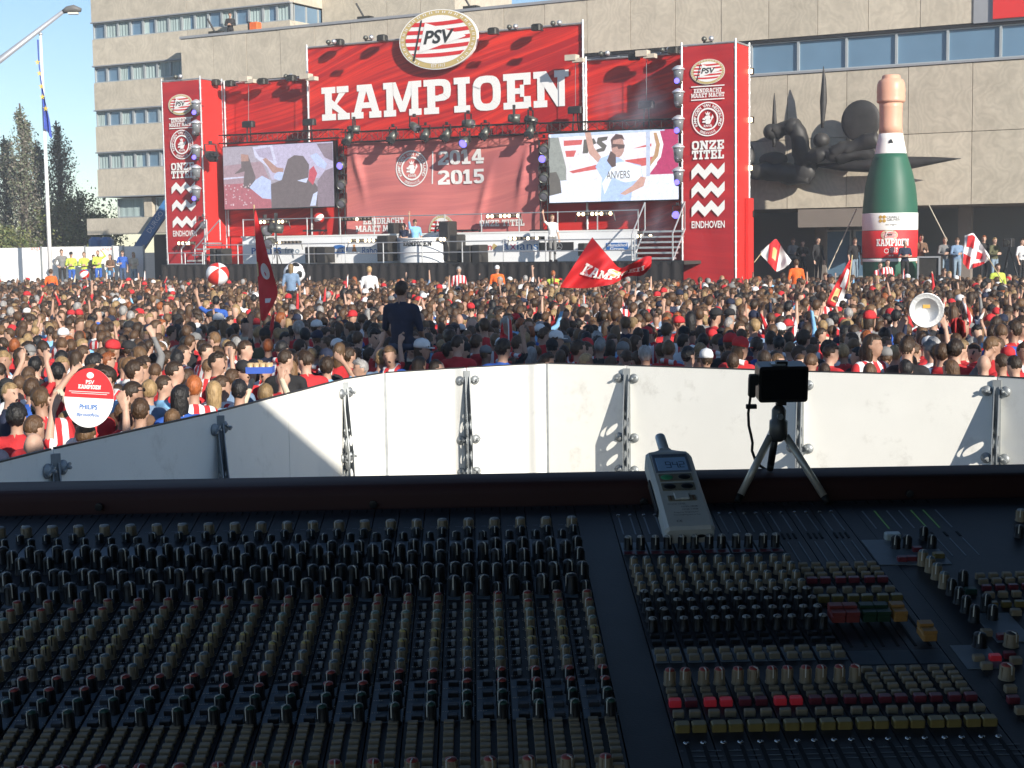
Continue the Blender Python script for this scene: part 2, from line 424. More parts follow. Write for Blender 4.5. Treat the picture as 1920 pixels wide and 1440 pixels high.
# ---- office tower
tower = fthing('office_tower', 'grey concrete office tower with blue window bands beside the flagpole', 'building', -28, VO)
TU0, TU1 = fac(171, 42, VO)[0], fac(543, 7, VO)[0]
def zt(y): return fac(176, y, VO)[1]
strips = [(zt(42), zt(74)), (zt(124), zt(156)), (zt(207), zt(238)), (zt(286), zt(318))]
tops = [19.5] + [s[1] for s in strips]; 
band_edges = []
prev = 19.5
for (z1, z0) in strips:
    band_edges.append((z1, prev)); prev = z0
band_edges.append((zt(369), prev))
for (z0, z1) in band_edges:
    band_panels('wall_panel', tower, TU0, TU1, VO, z0, z1, 6.9, 0.35)
    c = MB(FM); c.box(TU1-0.35, TU1, VO+0.36, VO+6, z0, z1); c.build('side_wall_panel', M_conc, tower)
    c = MB(FM); c.box(TU0, TU0+0.3, VO+0.36, VO+10, z0, z1); c.build('side_wall_panel', M_conc, tower)
    c = MB(FM); c.box(TU0-0.04, TU1+0.04, VO-0.05, VO+0.2, z0-0.06, z0+0.0); c.build('window_head', M_coping, tower)
rr = random.Random(3)
for si, (z1, z0) in enumerate(strips):
    n = 15; w = (TU1-TU0)/n
    for i in range(n):
        cu = rr.choice((0, 0, 0.4, 0.9, 1.0, 0.6)) if si != 3 else rr.choice((0, 0.5, 0, 1.0))
        window(tower, TU0+i*w+0.01, TU0+(i+1)*w-0.01, VO+0.1, z0, z1-0.07, curtain=cu, fr=0.05, deep=0.2)
    for i in range(5):      # windows of the side face
        fb = MB(FM); y0 = VO+0.5+i*1.05
        fb.box(TU1-0.2, TU1-0.1, y0, y0+0.06, z0, z1-0.07); fb.box(TU1-0.2, TU1-0.1, y0+0.98, y0+1.04, z0, z1-0.07)
        fo = fb.build('window', M_frame, tower)
        p = MB(FM); p.box(TU1-0.17, TU1-0.14, y0+0.06, y0+0.98, z0, z1-0.07); p.build('pane', M_glass, fo)
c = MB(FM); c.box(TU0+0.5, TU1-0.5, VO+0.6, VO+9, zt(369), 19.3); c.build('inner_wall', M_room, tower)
c = MB(FM); c.box(TU0+0.02, TU1-0.02, VO+0.01, VO+10, zt(369)-0.05, zt(369)+0.02); c.build('soffit', M_conc, tower)
# set-back lowest storey
zl1, zl0 = zt(371), zt(409)
for i in range(5):
    a = TU0+0.9+i*2.7
    window(tower, a, a+2.0, VO+0.5, zl0, zl1-0.06, curtain=1.0 if i % 2 == 0 else 0.6, fr=0.06, deep=0.25)
    c = MB(FM); c.box(a+2.05, a+2.6, VO+0.3, VO+0.9, zl0, zl1-0.06); c.build('pier', M_conc, tower)
band_panels('wall_panel', tower, TU0-0.6, TU1, VO-0.3, zt(441), zl0-0.02, 4.6, 0.5)
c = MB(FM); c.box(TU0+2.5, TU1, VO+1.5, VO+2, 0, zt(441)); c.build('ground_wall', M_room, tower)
# stair core behind the hall roof
core = MB(FM)
ua, ub = fac(603, 5, VC)[0], fac(853, 5, VC)[0]
nn = 4
cw = fthing('stair_core', 'plain concrete stair block rising behind the hall roof', 'building', ua, VC)
for i in range(nn):
    b = MB(FM); x0 = ua+(ub-ua)*i/nn; b.box(x0+0.012, x0+(ub-ua)/nn-0.012, VC, VC+0.4, 10, 19.5); b.build('wall_panel', M_conc, cw)
b = MB(FM); b.box(ua, ub-0.02, VC+0.41, VC+6, 10, 19.4); b.build('core_wall', M_conc, cw)

# terrace in front of the entrance
t = MB(FM); t.box(8.3, 30, 2.6, 14.4, 0.0, 1.4)
for i in range(4): t.box(9.6, 13.2, 2.6-0.32*(4-i), 2.6-0.32*(3-i), 0.0, 0.3*(i+1))
tag(t.build('terrace', M_plinth), 'raised stone terrace with steps before the hall entrance', 'terrace', kind='structure')

# ================================================================== left hoarding and the walkway in front of it
DH = 74.0
hz1 = at(100, 463, DH).z
wa = MB(); a0 = at(-30, 470, DH); a1 = at(288, 470, DH+2)
wk = MB(); wk.box(a0.x-3, a1.x+0.5, DH-3.2, DH-0.4, 0, 1.42)
tag(wk.build('walkway', M_plinth), 'low raised walkway in front of the far white hoarding', kind='structure')
hoard = thing('white_hoarding', 'tall white hoarding of flat panels below the poplars', 'hoarding', (a0.x, DH, 0))
xs = [a0.x-4, at(-2, 470, DH).x, at(78, 470, DH).x, at(160, 470, DH).x, at(212, 470, DH).x, at(232, 470, DH).x, a1.x]
for i in range(len(xs)-1):
    b = MB(); b.box(xs[i]+0.03, xs[i+1]-0.03, DH-0.05, DH+0.05, 0.3, hz1-0.02*(i % 2)); b.build('panel', M_white, hoard)
    b = MB(); b.box(xs[i+1]-0.04, xs[i+1]+0.04, DH-0.09, DH+0.02, 0.3, hz1+0.04); b.build('post', M_steel, hoard)
for px in (68, 201):
    b = MB(); p = at(px, 468, DH)
    put_text(b, 'ANJA', p.x, p.z-0.05, 0.22, DH-0.056); b.build('stencil', mat('red_stencil', (0.6, 0.05, 0.05)), hoard)

# ================================================================== flagpole with blue flag, street lamp
DP = 70.0
p1 = at(70, 66, DP); p0 = at(93, 470, DP)
fp = thing('flagpole', 'tall white flagpole rising in front of the poplars', 'flagpole', (p0.x, DP, 0))
b = MB(); b.smooth = True
b.tube((p0.x, DP, 0), (p0.x, DP, 1.0), 0.13, 12); b.tube((p0.x, DP, 1.0), (p0.x, DP, p1.z), 0.11, 12, 0.055); b.build('pole', mat('white_pole_paint', (0.8, 0.8, 0.8), 0.4, var=0.03), fp)
b = MB(); b.smooth = True; b.ell((p0.x, DP, p1.z+0.05), (0.09, 0.09, 0.09)); b.build('finial', M_alu, fp)
zt1, zb1 = at(75, 75, DP).z, at(85, 240, DP).z
b = MB(); b.smooth = True
def flagfn(a, t_):
    z = lerp(zt1, zb1 - 0.5*a, t_); w = 0.2*(0.25+0.75*math.sin(min(1, t_*1.2)*1.5))*a
    return (p0.x - 0.12 + 0.16*t_ + (w if a > 0 else 0) - 0.12*math.sin(t_*5)*a, DP - 0.14 + 0.1*math.sin(a*9+t_*4), z)
b.grid(flagfn, 14, 24)
o = b.build('hanging_flag', mat('blue_flag', (0.05, 0.09, 0.42), 0.8, var=0.25, scale=3), None, (p0.x, DP, zt1))
tag(o, 'limp dark blue flag with yellow stars hanging from the white flagpole', 'flag')
for (a, t_) in ((0.35, 0.25), (0.5, 0.5), (0.4, 0.62), (0.7, 0.72), (0.55, 0.36)):
    b = MB(); q = flagfn(a, t_)
    for s in range(5):
        an = s*2*math.pi/5+0.3
        b.add([(q[0], q[1]-0.13, q[2]), (q[0]+0.05*math.cos(an-0.5), q[1]-0.13, q[2]+0.06*math.sin(an-0.5)), (q[0]+0.14*math.cos(an), q[1]-0.13, q[2]+0.14*math.sin(an)), (q[0]+0.05*math.cos(an+0.5), q[1]-0.13, q[2]+0.06*math.sin(an+0.5))], [(0, 1, 2, 3)])
    b.build('star', mat('yellow_star', (0.7, 0.5, 0.05)), o)

DL = 46.0
l0, l1 = at(-60, 158, DL), at(118, 22, DL)
lm = thing('street_lamp', 'grey street lamp with raked arm reaching in at the upper corner', 'street lamp', (l0.x-0.6, DL, 0))
b = MB(); b.smooth = True
b.path([(l0.x-0.6, DL, 0), (l0.x-0.6, DL, l0.z-1.6), (l0.x-0.4, DL, l0.z-0.6), tuple(l0), tuple(l1)], 0.07, 10, [0.15, 0.14, 0.13, 0.115, 0.06])
b.build('mast', mat('grey_mast', (0.34, 0.36, 0.4), 0.45, metal=0.3, var=0.08), lm)
l2 = at(152, 22, DL)
b = MB(); b.smooth = True
b.path([tuple(l1), (lerp(l1.x, l2.x, .25), DL, l1.z+0.06), (lerp(l1.x, l2.x, .6), DL, l1.z+0.09), (l2.x, DL, l1.z+0.04)], 0.1, 10, [0.06, 0.1, 0.11, 0.06])
b.build('lamp_head', mat('lamp_grey', (0.13, 0.13, 0.13), 0.6), lm)
b = MB(); b.box(lerp(l1.x, l2.x, .3), lerp(l1.x, l2.x, .85), DL-0.08, DL+0.08, l1.z-0.08, l1.z-0.03); b.build('diffuser', mat('lamp_diffuser', (0.7, 0.68, 0.6), 0.3), lm)

# ================================================================== trees behind the hoarding
def leaf_mesh(name, pts, size, mats, rnd, lean=0.6):
    n = len(pts); V = np.empty((n*4, 3)); 
    A = RNG.normal(size=(n, 3)); A /= np.linalg.norm(A, axis=1)[:, None]
    B = RNG.normal(size=(n, 3)); B -= (B*A).sum(1)[:, None]*A; B /= np.linalg.norm(B, axis=1)[:, None]
    s = size*RNG.uniform(0.6, 1.4, size=(n, 1)); P = np.asarray(pts)
    V[0::4] = P-A*s-B*s*0.45; V[1::4] = P+A*s*0.2-B*s*0.5; V[2::4] = P+A*s+B*s*0.45; V[3::4] = P-A*s*0.2+B*s*0.5
    me = bpy.data.meshes.new(name)
    me.from_pydata(V.tolist(), [], np.arange(n*4).reshape(n, 4).tolist())
    for m in mats: me.materials.append(m)
    me.polygons.foreach_set('material_index', RNG.integers(0, len(mats), n)); me.update()
    return me
def tree(name, label, base, height, wfun, nleaf, lsize, mats, bark, nbr, group, up=True):
    root = thing(name, label, 'tree', base, group)
    rnd = random.Random(hash(label) % 1000)
    tr = MB(); tr.smooth = True
    tr.path([(0.08*math.sin(k*1.3), 0.05*math.cos(k*2.1), height*0.96*k/8) for k in range(9)], 0.2, 7, [0.026*height*(1-k/8.6)**0.8 + 0.01 for k in range(9)])
    pts = []
    for i in range(nbr):
        z0 = height*rnd.uniform(0.06, 0.9); a = rnd.uniform(0, 2*math.pi)
        L = wfun(min(1, z0/height+0.08))*rnd.uniform(0.75, 1.1)
        rise = (rnd.uniform(1.6, 3.2) if up else rnd.uniform(0.2, 0.8))*L
        p = [Vector((0, 0, z0)), Vector((L*0.55*math.cos(a), L*0.55*math.sin(a), z0+rise*0.35)), Vector((L*math.cos(a), L*math.sin(a), min(height*1.0, z0+rise)))]
        tr.path(p, 0.03, 4, [0.012*height*(1-z0/height)+0.02, 0.02, 0.006])
        for k in range(int(nleaf/nbr)):
            t_ = rnd.random()**0.7
            q = p[0].lerp(p[1], t_*2) if t_ < 0.5 else p[1].lerp(p[2], t_*2-1)
            sc = 0.12 + 0.22*L
            pts.append((q.x+rnd.gauss(0, sc*0.5), q.y+rnd.gauss(0, sc*0.5), q.z+rnd.gauss(0, sc*0.9)))
    tr.v = [tuple(Vector(base)+Vector(p)) for p in tr.v]
    tr.build('trunk', bark, root)
    child('crown', leaf_mesh('crown', pts, lsize, mats, rnd), root)
    return root
M_bark = mat('bark', (0.09, 0.075, 0.06), 0.95, var=0.3, scale=8)
lf = lambda n, c: mat(n, c, 0.6, var=0.25, scale=3, spec=0.3)
dk = [lf('poplar_leaf_dark', (0.10, 0.12, 0.08)), lf('poplar_leaf', (0.15, 0.17, 0.105)), lf('poplar_twig', (0.2, 0.18, 0.15))]
br = [lf('budding_leaf', (0.16, 0.13, 0.085)), lf('budding_twig', (0.12, 0.095, 0.07)), lf('budding_green', (0.13, 0.13, 0.06))]
gr = [lf('shrub_leaf', (0.15, 0.18, 0.06)), lf('shrub_leaf_dark', (0.07, 0.1, 0.035)), lf('shrub_leaf_pale', (0.15, 0.15, 0.055))]
gp = 'trees behind the hoarding'
pop = lambda t_: 1.05*min(1, 0.35+t_*3, max(0.12, (1.04-t_)*2.4))
def treeat(px, ytop, D): 
    q = at(px, ytop, D); return (q.x, q.y, 0.0), q.z
for (px, yt, D, nl, ms, w, lab) in ((38, 178, 92, 6000, dk, 1.0, 'tall dark poplar crossed by the white flagpole, tallest of the trees'),
                                    (8, 240, 95, 6000, dk, 1.0, 'dark poplar cut by the edge of the photo beside the tallest one'),
                                    (68, 250, 97, 5000, dk, 0.9, 'slim dark poplar directly behind the lower flagpole'),
                                    (106, 212, 101, 4200, br, 1.0, 'slender pale brown budding poplar beside the office tower')):
    base, h = treeat(px, yt, D)
    tree('poplar_tree', lab, base, h, lambda t_, w=w: w*pop(t_), nl, 0.085, ms, M_bark, 120, gp)
for (px, yt, D, lab) in ((145, 345, 96, 'light green bushy tree under the office tower corner'), (172, 392, 90, 'low green tree next to the concrete base of the office tower'), (112, 372, 93, 'green bush just beside the flagpole behind the hoarding'),
                         (50, 400, 97, 'dark green undergrowth tree behind the flagpole, low down'), (10, 420, 90, 'low green tree at the picture edge above the hoarding')):
    base, h = treeat(px, yt, D)
    tree('leafy_tree', lab, base, h, lambda t_, h=h: 0.42*h*max(0.15, math.sin(min(1, t_*0.9+0.1)*math.pi)), 7000, 0.085, gr, M_bark, 42, gp, up=False)
# blue boom lift beside the tower foot
DB = 79.0
bl = thing('boom_lift', 'blue boom lift with raked arm beside the banner tower', 'boom lift', (at(255, 460, DB).x, DB, 0))
M_lift = mat('lift_blue', (0.03, 0.13, 0.32), 0.45, var=0.12)
q0, q1 = at(258, 470, DB), at(325, 368, DB)
b = MB(); d = Vector(q1)-Vector(q0); nrm = Vector((-d.z, 0, d.x)).normalized()*0.26
b.add([q0-nrm+Vector((0,-.18,0)), q1-nrm+Vector((0,-.18,0)), q1+nrm+Vector((0,-.18,0)), q0+nrm+Vector((0,-.18,0)), q0-nrm+Vector((0,.18,0)), q1-nrm+Vector((0,.18,0)), q1+nrm+Vector((0,.18,0)), q0+nrm+Vector((0,.18,0))], [(0,1,2,3),(7,6,5,4),(0,4,5,1),(1,5,6,2),(2,6,7,3),(3,7,4,0)])
b.build('boom', M_lift, bl)
b = MB(); an = math.atan2(d.z, d.x)
def bfn(x, z): 
    c_ = Vector(q0).lerp(q1, 0.52); e = d.normalized(); n_ = nrm.normalized()
    p = c_ + e*x + n_*(z-0.1); return (p.x, p.y-0.19, p.z)
put_text(b, 'DURGO', 0, 0, 0.36, 0, fn=bfn); b.build('lettering', mat('pale_letter', (0.5, 0.55, 0.6)), bl)
b = MB()
for px in (180, 200):
    p = at(px, 448, DB); b.bbox(p.x-0.32, p.x+0.32, DB-0.4, DB+0.4, p.z-0.65, p.z+0.1, 0.16)
p = at(190, 470, DB); b.bbox(p.x-1.3, p.x+1.3, DB-0.7, DB+0.7, 0.5, p.z-0.2, 0.2)
for sx in (-0.9, 0.9): b.tube((p.x+sx, DB-0.8, 0.5), (p.x+sx, DB+0.8, 0.5), 0.5, 14)
b.build('chassis', M_lift, bl)
# ================================================================== stage
ZD = 2.40                     # deck height
VT, VB, VR, VF = -0.30, 1.20, -0.40, -2.0     # tower front, backdrop, riser front, deck front
def streak_mat(name, dark, light, rotz=0.0, ang=-16, contrast=1.0, scale=0.22, rough=0.55, streak=7.0):
    """printed streaks running across a banner"""
    m = bpy.data.materials.new(name); m.use_nodes = True; nt = m.node_tree; b = nt.nodes['Principled BSDF']
    tc = nt.nodes.new('ShaderNodeTexCoord'); mp = nt.nodes.new('ShaderNodeMapping')
    mp.inputs['Rotation'].default_value = (0, R(ang), 0)
    nt.links.new(tc.outputs['Object'], mp.inputs['Vector'])
    nz = nt.nodes.new('ShaderNodeTexNoise'); nz.inputs['Scale'].default_value = 0.12; nz.inputs['Detail'].default_value = 0
    nt.links.new(mp.outputs['Vector'], nz.inputs['Vector'])
    ad = nt.nodes.new('ShaderNodeVectorMath'); ad.operation = 'MULTIPLY_ADD'; ad.inputs[1].default_value = (0, 0, 2.2)
    nt.links.new(nz.outputs['Color'], ad.inputs[0]); nt.links.new(mp.outputs['Vector'], ad.inputs[2])
    m2 = nt.nodes.new('ShaderNodeMapping'); m2.inputs['Scale'].default_value = (scale*0.25, scale*0.25, scale*streak)
    nt.links.new(ad.outputs['Vector'], m2.inputs['Vector'])
    n = nt.nodes.new('ShaderNodeTexNoise'); n.inputs['Scale'].default_value = 1.0; n.inputs['Detail'].default_value = 5; n.inputs['Roughness'].default_value = 0.65
    nt.links.new(m2.outputs['Vector'], n.inputs['Vector'])
    cr = nt.nodes.new('ShaderNodeValToRGB'); cr.color_ramp.elements[0].position = 0.44; cr.color_ramp.elements[0].color = (*dark, 1)
    cr.color_ramp.elements[1].position = 0.62; cr.color_ramp.elements[1].color = (*light, 1)
    nt.links.new(n.outputs['Fac'], cr.inputs['Fac']); nt.links.new(cr.outputs['Color'], b.inputs['Base Color'])
    b.inputs['Roughness'].default_value = rough; b.inputs['Specular IOR Level'].default_value = 0.25
    MATS[name] = m
    return m
M_ban = streak_mat('red_banner_print', (0.36, 0.012, 0.016), (0.72, 0.035, 0.02), ang=18, scale=0.3, streak=11)
M_ban2 = streak_mat('tower_banner_print', (0.36, 0.018, 0.026), (0.46, 0.025, 0.028), ang=5)
M_red = mat('bright_red_sheet', (0.62, 0.03, 0.03))
M_redwall = mat('red_stage_wall', (0.6, 0.025, 0.02), 0.6, var=0.08, scale=0.6)
M_cloth = streak_mat('faded_red_cloth', (0.50, 0.15, 0.15), (0.64, 0.2, 0.18), ang=8, rough=0.7, scale=0.3)
M_wprint = mat('white_print', (0.8, 0.79, 0.77), 0.6, var=0.02)
M_gold = mat('gold_print', (0.52, 0.40, 0.17), 0.5, var=0.05)
M_rprint = mat('red_print', (0.6, 0.025, 0.03), 0.6, var=0.03)
M_dprint = mat('charcoal_print', (0.025, 0.028, 0.03), 0.6, var=0.05)
M_bprint = mat('blue_print', (0.03, 0.14, 0.42), 0.6, var=0.04)
M_obprint = mat('ochre_print', (0.5, 0.3, 0.05), 0.6, var=0.04)

def ellipse(cx, cz, rx, rz, n=40): return [(cx+rx*math.cos(2*math.pi*i/n), cz+rz*math.sin(2*math.pi*i/n)) for i in range(n)]
def crest(cx, cz, rx, rz, y, parent, frame, thick=0.0, rim=None, fn=None, step=0.012, text=True, tone=None):
    """oval club crest: rope rim, red and white bars, white pennant with lettering. fn maps (x,z,lift) -> point"""
    f = fn or (lambda x, z, l: (x, y-l, z))
    def poly(mb, p, l): mb.add([f(a, b, l) for a, b in p], [tuple(range(len(p)))])
    o = None
    b = MB(frame)
    if thick: b.prism(ellipse(cx, cz, rx*1.03, rz*1.03), y, y+thick)
    else: poly(b, ellipse(cx, cz, rx*1.03, rz*1.03), 0.0)
    o = b.build('crest', rim or M_wprint, parent)
    b = MB(frame); poly(b, ellipse(cx, cz, rx, rz), step); b.build('crest_rim', M_gold, o)
    b = MB(frame)
    for i in range(34):      # rope marks on the rim
        a = 2*math.pi*i/34; 
        if -2.05 < a-2*math.pi < -1.1: continue
        ca, sa = math.cos(a), math.sin(a)
        for s_ in (-1, 1):
            q = []
            for (dr, dt) in ((0.9, 0.05*s_), (0.97, 0.05*s_), (0.97, 0.075*s_), (0.9, 0.075*s_)):
                q.append((cx+rx*dr*math.cos(a+dt), cz+rz*dr*math.sin(a+dt)))
            poly(b, q if s_ > 0 else q[::-1], step*2)
    if b.f: b.build('rope_marks', M_wprint, o)
    b = MB(frame); poly(b, ellipse(cx, cz, rx*0.85, rz*0.83), step*2); b.build('crest_field', M_wprint, o)
    b = MB(frame)
    for k in range(5):       # red bars clipped to the oval
        z0 = -0.72+k*0.32; z1 = z0+0.16
        p = []
        for t_ in range(9):
            zz = z0+(z1-z0)*0; xx = math.sqrt(max(0, 1-zz*zz)); p.append((-xx+2*xx*t_/8, zz+0.04*((t_/4-1)**2)))
        for t_ in range(8, -1, -1):
            zz = z1; xx = math.sqrt(max(0, 1-zz*zz)); p.append((-xx+2*xx*t_/8, zz+0.04*((t_/4-1)**2)))
        poly(b, [(cx+rx*0.85*a, cz+rz*0.83*c_) for a, c_ in p], step*3)
    b.build('crest_bar', M_rprint, o)
    b = MB(frame)
    poly(b, [(cx+rx*a, cz+rz*c_) for a, c_ in ((-0.5, -0.42), (0.72, 0.02), (0.74, 0.06), (-0.32, 0.6))], step*4)
    b.build('pennant', M_wprint, o)
    b = MB(frame)
    poly(b, [(cx+rx*a, cz+rz*c_) for a, c_ in ((-0.66, -0.68), (-0.61, -0.68), (-0.39, 0.7), (-0.43, 0.7))], step*4.5)
    vs, fs = text_poly('PSV', rz*0.62, 0.03, 0.25)
    b.add([f(cx-0.02*rx+a*1.15, cz-0.12*rz+c_, step*5) for a, c_ in vs], fs)
    b.build('crest_letters', M_dprint, o)
    if text:
        b = MB(frame); vs, fs = text_poly('EST 1913', rz*0.15, 0.01)
        b.add([f(cx+a, cz-0.955*rz+c_+0.5*(a/rx)**2*rz*0.9, step*3) for a, c_ in vs], fs); b.build('crest_date', M_wprint, o)
    return o
def roundel(cx, cz, r, parent, frame, y, m, fn=None, step=0.01):
    f = fn or (lambda x, z, l: (x, y-l, z))
    b = MB(frame)
    for r0, r1 in ((0.93, 1.0), (0.56, 0.66)):
        for q in ring_quads(cx, cz, r*r1, r*r1, r*(r1-r0), 0, 2*math.pi, 36, 2.0): b.add([f(a, c_, step) for a, c_ in q], [(0, 1, 2, 3)])
    txt = 'KAMPIOEN VAN NEDERLAND'
    for i, ch in enumerate(txt):     # lettering round the ring
        if ch == ' ': continue
        a = R(205) - R(230)*i/(len(txt)-1)
        vs, fs = text_poly(ch, r*0.25, 0.02); ca, sa = math.cos(a-math.pi/2), math.sin(a-math.pi/2)
        b.add([f(cx+r*0.71*math.cos(a)+p*ca-q*sa, cz+r*0.71*math.sin(a)+p*sa+q*ca, step) for p, q in vs], fs)
    txt = 'EREDIVISIE'
    for i, ch in enumerate(txt):
        a = R(238) + R(64)*i/(len(txt)-1)
        vs, fs = text_poly(ch, r*0.2, 0.015); ca, sa = math.cos(a+math.pi/2), math.sin(a+math.pi/2)
        b.add([f(cx+r*0.88*math.cos(a)+p*ca-q*sa, cz+r*0.88*math.sin(a)+p*sa+q*ca, step) for p, q in vs], fs)
    # crowned lion of the middle, as simple shapes
    def P(pts): b.add([f(cx+r*a, cz+r*c_, step*1.3) for a, c_ in pts], [tuple(range(len(pts)))])
    P([(-.1,.24),(.1,.24),(.16,.42),(.06,.33),(0,.46),(-.06,.33),(-.16,.42)])
    P([(-.14,.0),(.1,-.06),(.18,.1),(.1,.22),(-.12,.2),(-.22,.1)]); P([(-.12,-.28),(.14,-.28),(.24,-.06),(.06,.04),(-.14,-.04)])
    P([(-.34,-.02),(-.16,-.06),(-.14,.06),(-.3,.08)]); P([(-.36,-.2),(-.12,-.2),(-.12,-.1),(-.3,-.1)]); P([(.22,-.1),(.36,.1),(.3,.26),(.2,.06)])
    vs, fs = text_poly('KNVB', r*0.2, 0.02); b.add([f(cx+p, cz-r*0.46+q, step) for p, q in vs], fs)
    return b.build('champion_roundel', m, parent)
def zigzag(mb, x0, x1, z, h, y, f=None):
    w = (x1-x0)/5; lo, hi, t = z+0.02*h, z+0.45*h, 0.55*h
    for i in range(5):
        a, c_ = (lo, hi) if i % 2 == 0 else (hi, lo)
        mb.flat([(x0+i*w, a), (x0+(i+1)*w, c_), (x0+(i+1)*w, c_+t), (x0+i*w, a+t)], y)

# ---- deck with skirt
deck = fthing('stage', 'wide black-skirted stage platform carrying the white riser', 'stage', -7, -1)
DU0, DU1 = fac(303, 497, VF)[0], fac(1283, 490, VF)[0]
b = MB(FM); b.box(DU0, DU1, VF, VB+1.2, ZD-0.12, ZD); b.build('deck', M_deck, deck)
n = 13
for i in range(n):
    x0 = DU0+(DU1-DU0)*i/n; x1 = DU0+(DU1-DU0)*(i+1)/n
    b = MB(FM); b.smooth = True
    b.grid(lambda a, t_: (lerp(x0+0.01, x1-0.01, a), VF-0.03-0.035*math.sin(a*26+i), lerp(0.02, ZD-0.02, t_)), 24, 1); b.build('skirt_drape', M_drape, deck)
b = MB(FM); b.box(DU0, DU1, VF-0.02, VF+0.0, ZD-0.1, ZD+0.03); b.build('edge_trim', M_black, deck)
# ---- riser with white sponsor fascia
RU0, RU1 = fac(455, 480, VR)[0], fac(1195, 480, VR)[0]
ZR2 = fac(900, 438, VR)[1]
riser = fthing('stage_riser', 'raised upper stage level with white sponsor fascia', 'stage riser', (RU0+RU1)/2, VR, ZD)
b = MB(FM); b.box(RU0, RU1, VR+0.05, VB-0.05, ZR2-0.1, ZR2-0.01); b.build('riser_deck', M_deck, riser)
M_fas = mat('white_fascia_vinyl', (0.84, 0.85, 0.86), 0.5, var=0.03, scale=0.8)
edges = [455, 640, 735, 822, 1002, 1195]
for i in range(5):
    x0 = fac(edges[i], 470, VR)[0]; x1 = fac(edges[i+1], 470, VR)[0]
    b = MB(FM); b.box(x0+0.01, x1-0.01, VR-0.01, VR+0.03, ZD, ZR2); b.build('fascia_panel', M_fas, riser)
b = MB(FM); b.box(RU0-0.04, RU1+0.04, VR-0.03, VR+0.06, ZR2+0.001, ZR2+0.06); b.build('fascia_rail', M_wprint, riser)
def sponsor(txt, px, py, hpx, m, w=None, bold=0.02, name='sponsor_lettering', v=VR-0.02):
    x, z = fac(px, py, v); h = hpx/46.0
    b = MB(FM); put_text(b, txt, x, z, h*1.25, v, bold=bold, width=(w/40.5 if w else None)); return b.build(name, m, riser)
sponsor('PHILIPS', 499, 476, 14, M_bprint, 64)
sponsor('freo', 548, 475, 14, mat('slate_print', (0.2, 0.28, 0.38)), 31, 0.0)
x, z = fac(636, 468, VR-0.02); b = MB(FM); b.flat(ellipse(x, z, 0.42, 0.2, 20), VR-0.018); b.build('sponsor_badge', M_bprint, riser)
sponsor('Bavaria', 636, 472, 10, M_wprint, 28, 0.03, v=VR-0.026)
sponsor('Rabo', 693, 476, 16, M_bprint, 30, 0.0)
x, z = fac(664, 468, VR-0.02)
b = MB(FM); b.flat([(x-.12, z-.08), (x+.12, z-.08), (x+.06, z+.1), (x-.06, z+.1)], VR-0.018); b.flat(ellipse(x, z+.16, .06, .06, 10), VR-0.018); b.build('sponsor_badge', mat('orange_print', (0.6, 0.25, 0.08)), riser)
sponsor('sen', 911, 469, 14, mat('magenta_print', (0.5, 0.06, 0.09)), 22, 0.01)
x, z = fac(926, 463, VR-0.02); b = MB(FM); b.flat([(x, z-.12), (x+.16, z+.04), (x, z+.14), (x-.12, z-.02)], VR-0.018); b.build('sponsor_badge', M_gold, riser)
sponsor('a', 948, 468, 17, mat('axi_blue', (0.04, 0.16, 0.42)), 12, 0.0); sponsor('x', 962, 468, 17, mat('axi_red', (0.55, 0.05, 0.2)), 11, 0.0); sponsor('ians', 989, 468, 17, mat('axi_blue', (0.04, 0.16, 0.42)), 38, 0.0)
x, z = fac(1043, 462, VR-0.02)
b = MB(FM); b.box(x-0.75, x+0.75, VR-0.03, VR-0.012, z-0.17, z+0.16); o = b.build('sponsor_badge', M_black, riser)
b = MB(FM)
for q in ring_quads(x+0.12, z, .15, .15, .02, 0, 2*math.pi, 20, 2.0): b.flat(q, VR-0.034)
for k in range(3):
    an = math.pi/2 + k*2*math.pi/3; b.flat([(x+.12+.14*math.cos(an), z+.14*math.sin(an)), (x+.12+.025*math.cos(an+2.1), z+.025*math.sin(an+2.1)), (x+.12+.025*math.cos(an-2.1), z+.025*math.sin(an-2.1))], VR-0.035-k*0.001)
b.build('star_emblem', M_alu, o)
x, z = fac(1157, 462, VR-0.02); b = MB(FM); b.box(x-0.45, x+0.45, VR-0.03, VR-0.012, z-0.14, z+0.14); b.build('sponsor_badge', M_bprint, riser)
sponsor('Munckhof', 1157, 462, 6, M_wprint, 34, v=VR-0.034); sponsor('Groep', 1157, 469, 6, M_wprint, 24, v=VR-0.034)
# ---- railings
def railing(name, label, u0, u1, v, z, h, step, rails):
    r_ = fthing(name, label, 'railing', u0, v, z)
    n_ = max(1, round((u1-u0)/step))
    for i in range(n_+1):
        x_ = u0+(u1-u0)*i/n_; b = MB(FM); b.tube((x_, v, z), (x_, v, z+h), 0.028, 6); b.build('post', M_alu, r_)
    for hh in rails:
        b = MB(FM); b.tube((u0, v, z+hh), (u1, v, z+hh), 0.024, 6); b.build('rail', M_alu, r_)
    return r_
railing('stage_railing', 'upper scaffold railing on the white riser before the red cloth', RU0, RU1, VR+0.1, ZR2+0.06, 0.75, 1.75, (0.72,))
railing('stage_railing', 'lower scaffold railing along the front edge of the stage', fac(383, 495, VF+0.2)[0], fac(1190, 492, VF+0.2)[0], VF+0.2, ZD, 0.86, 1.9, (0.42, 0.84))
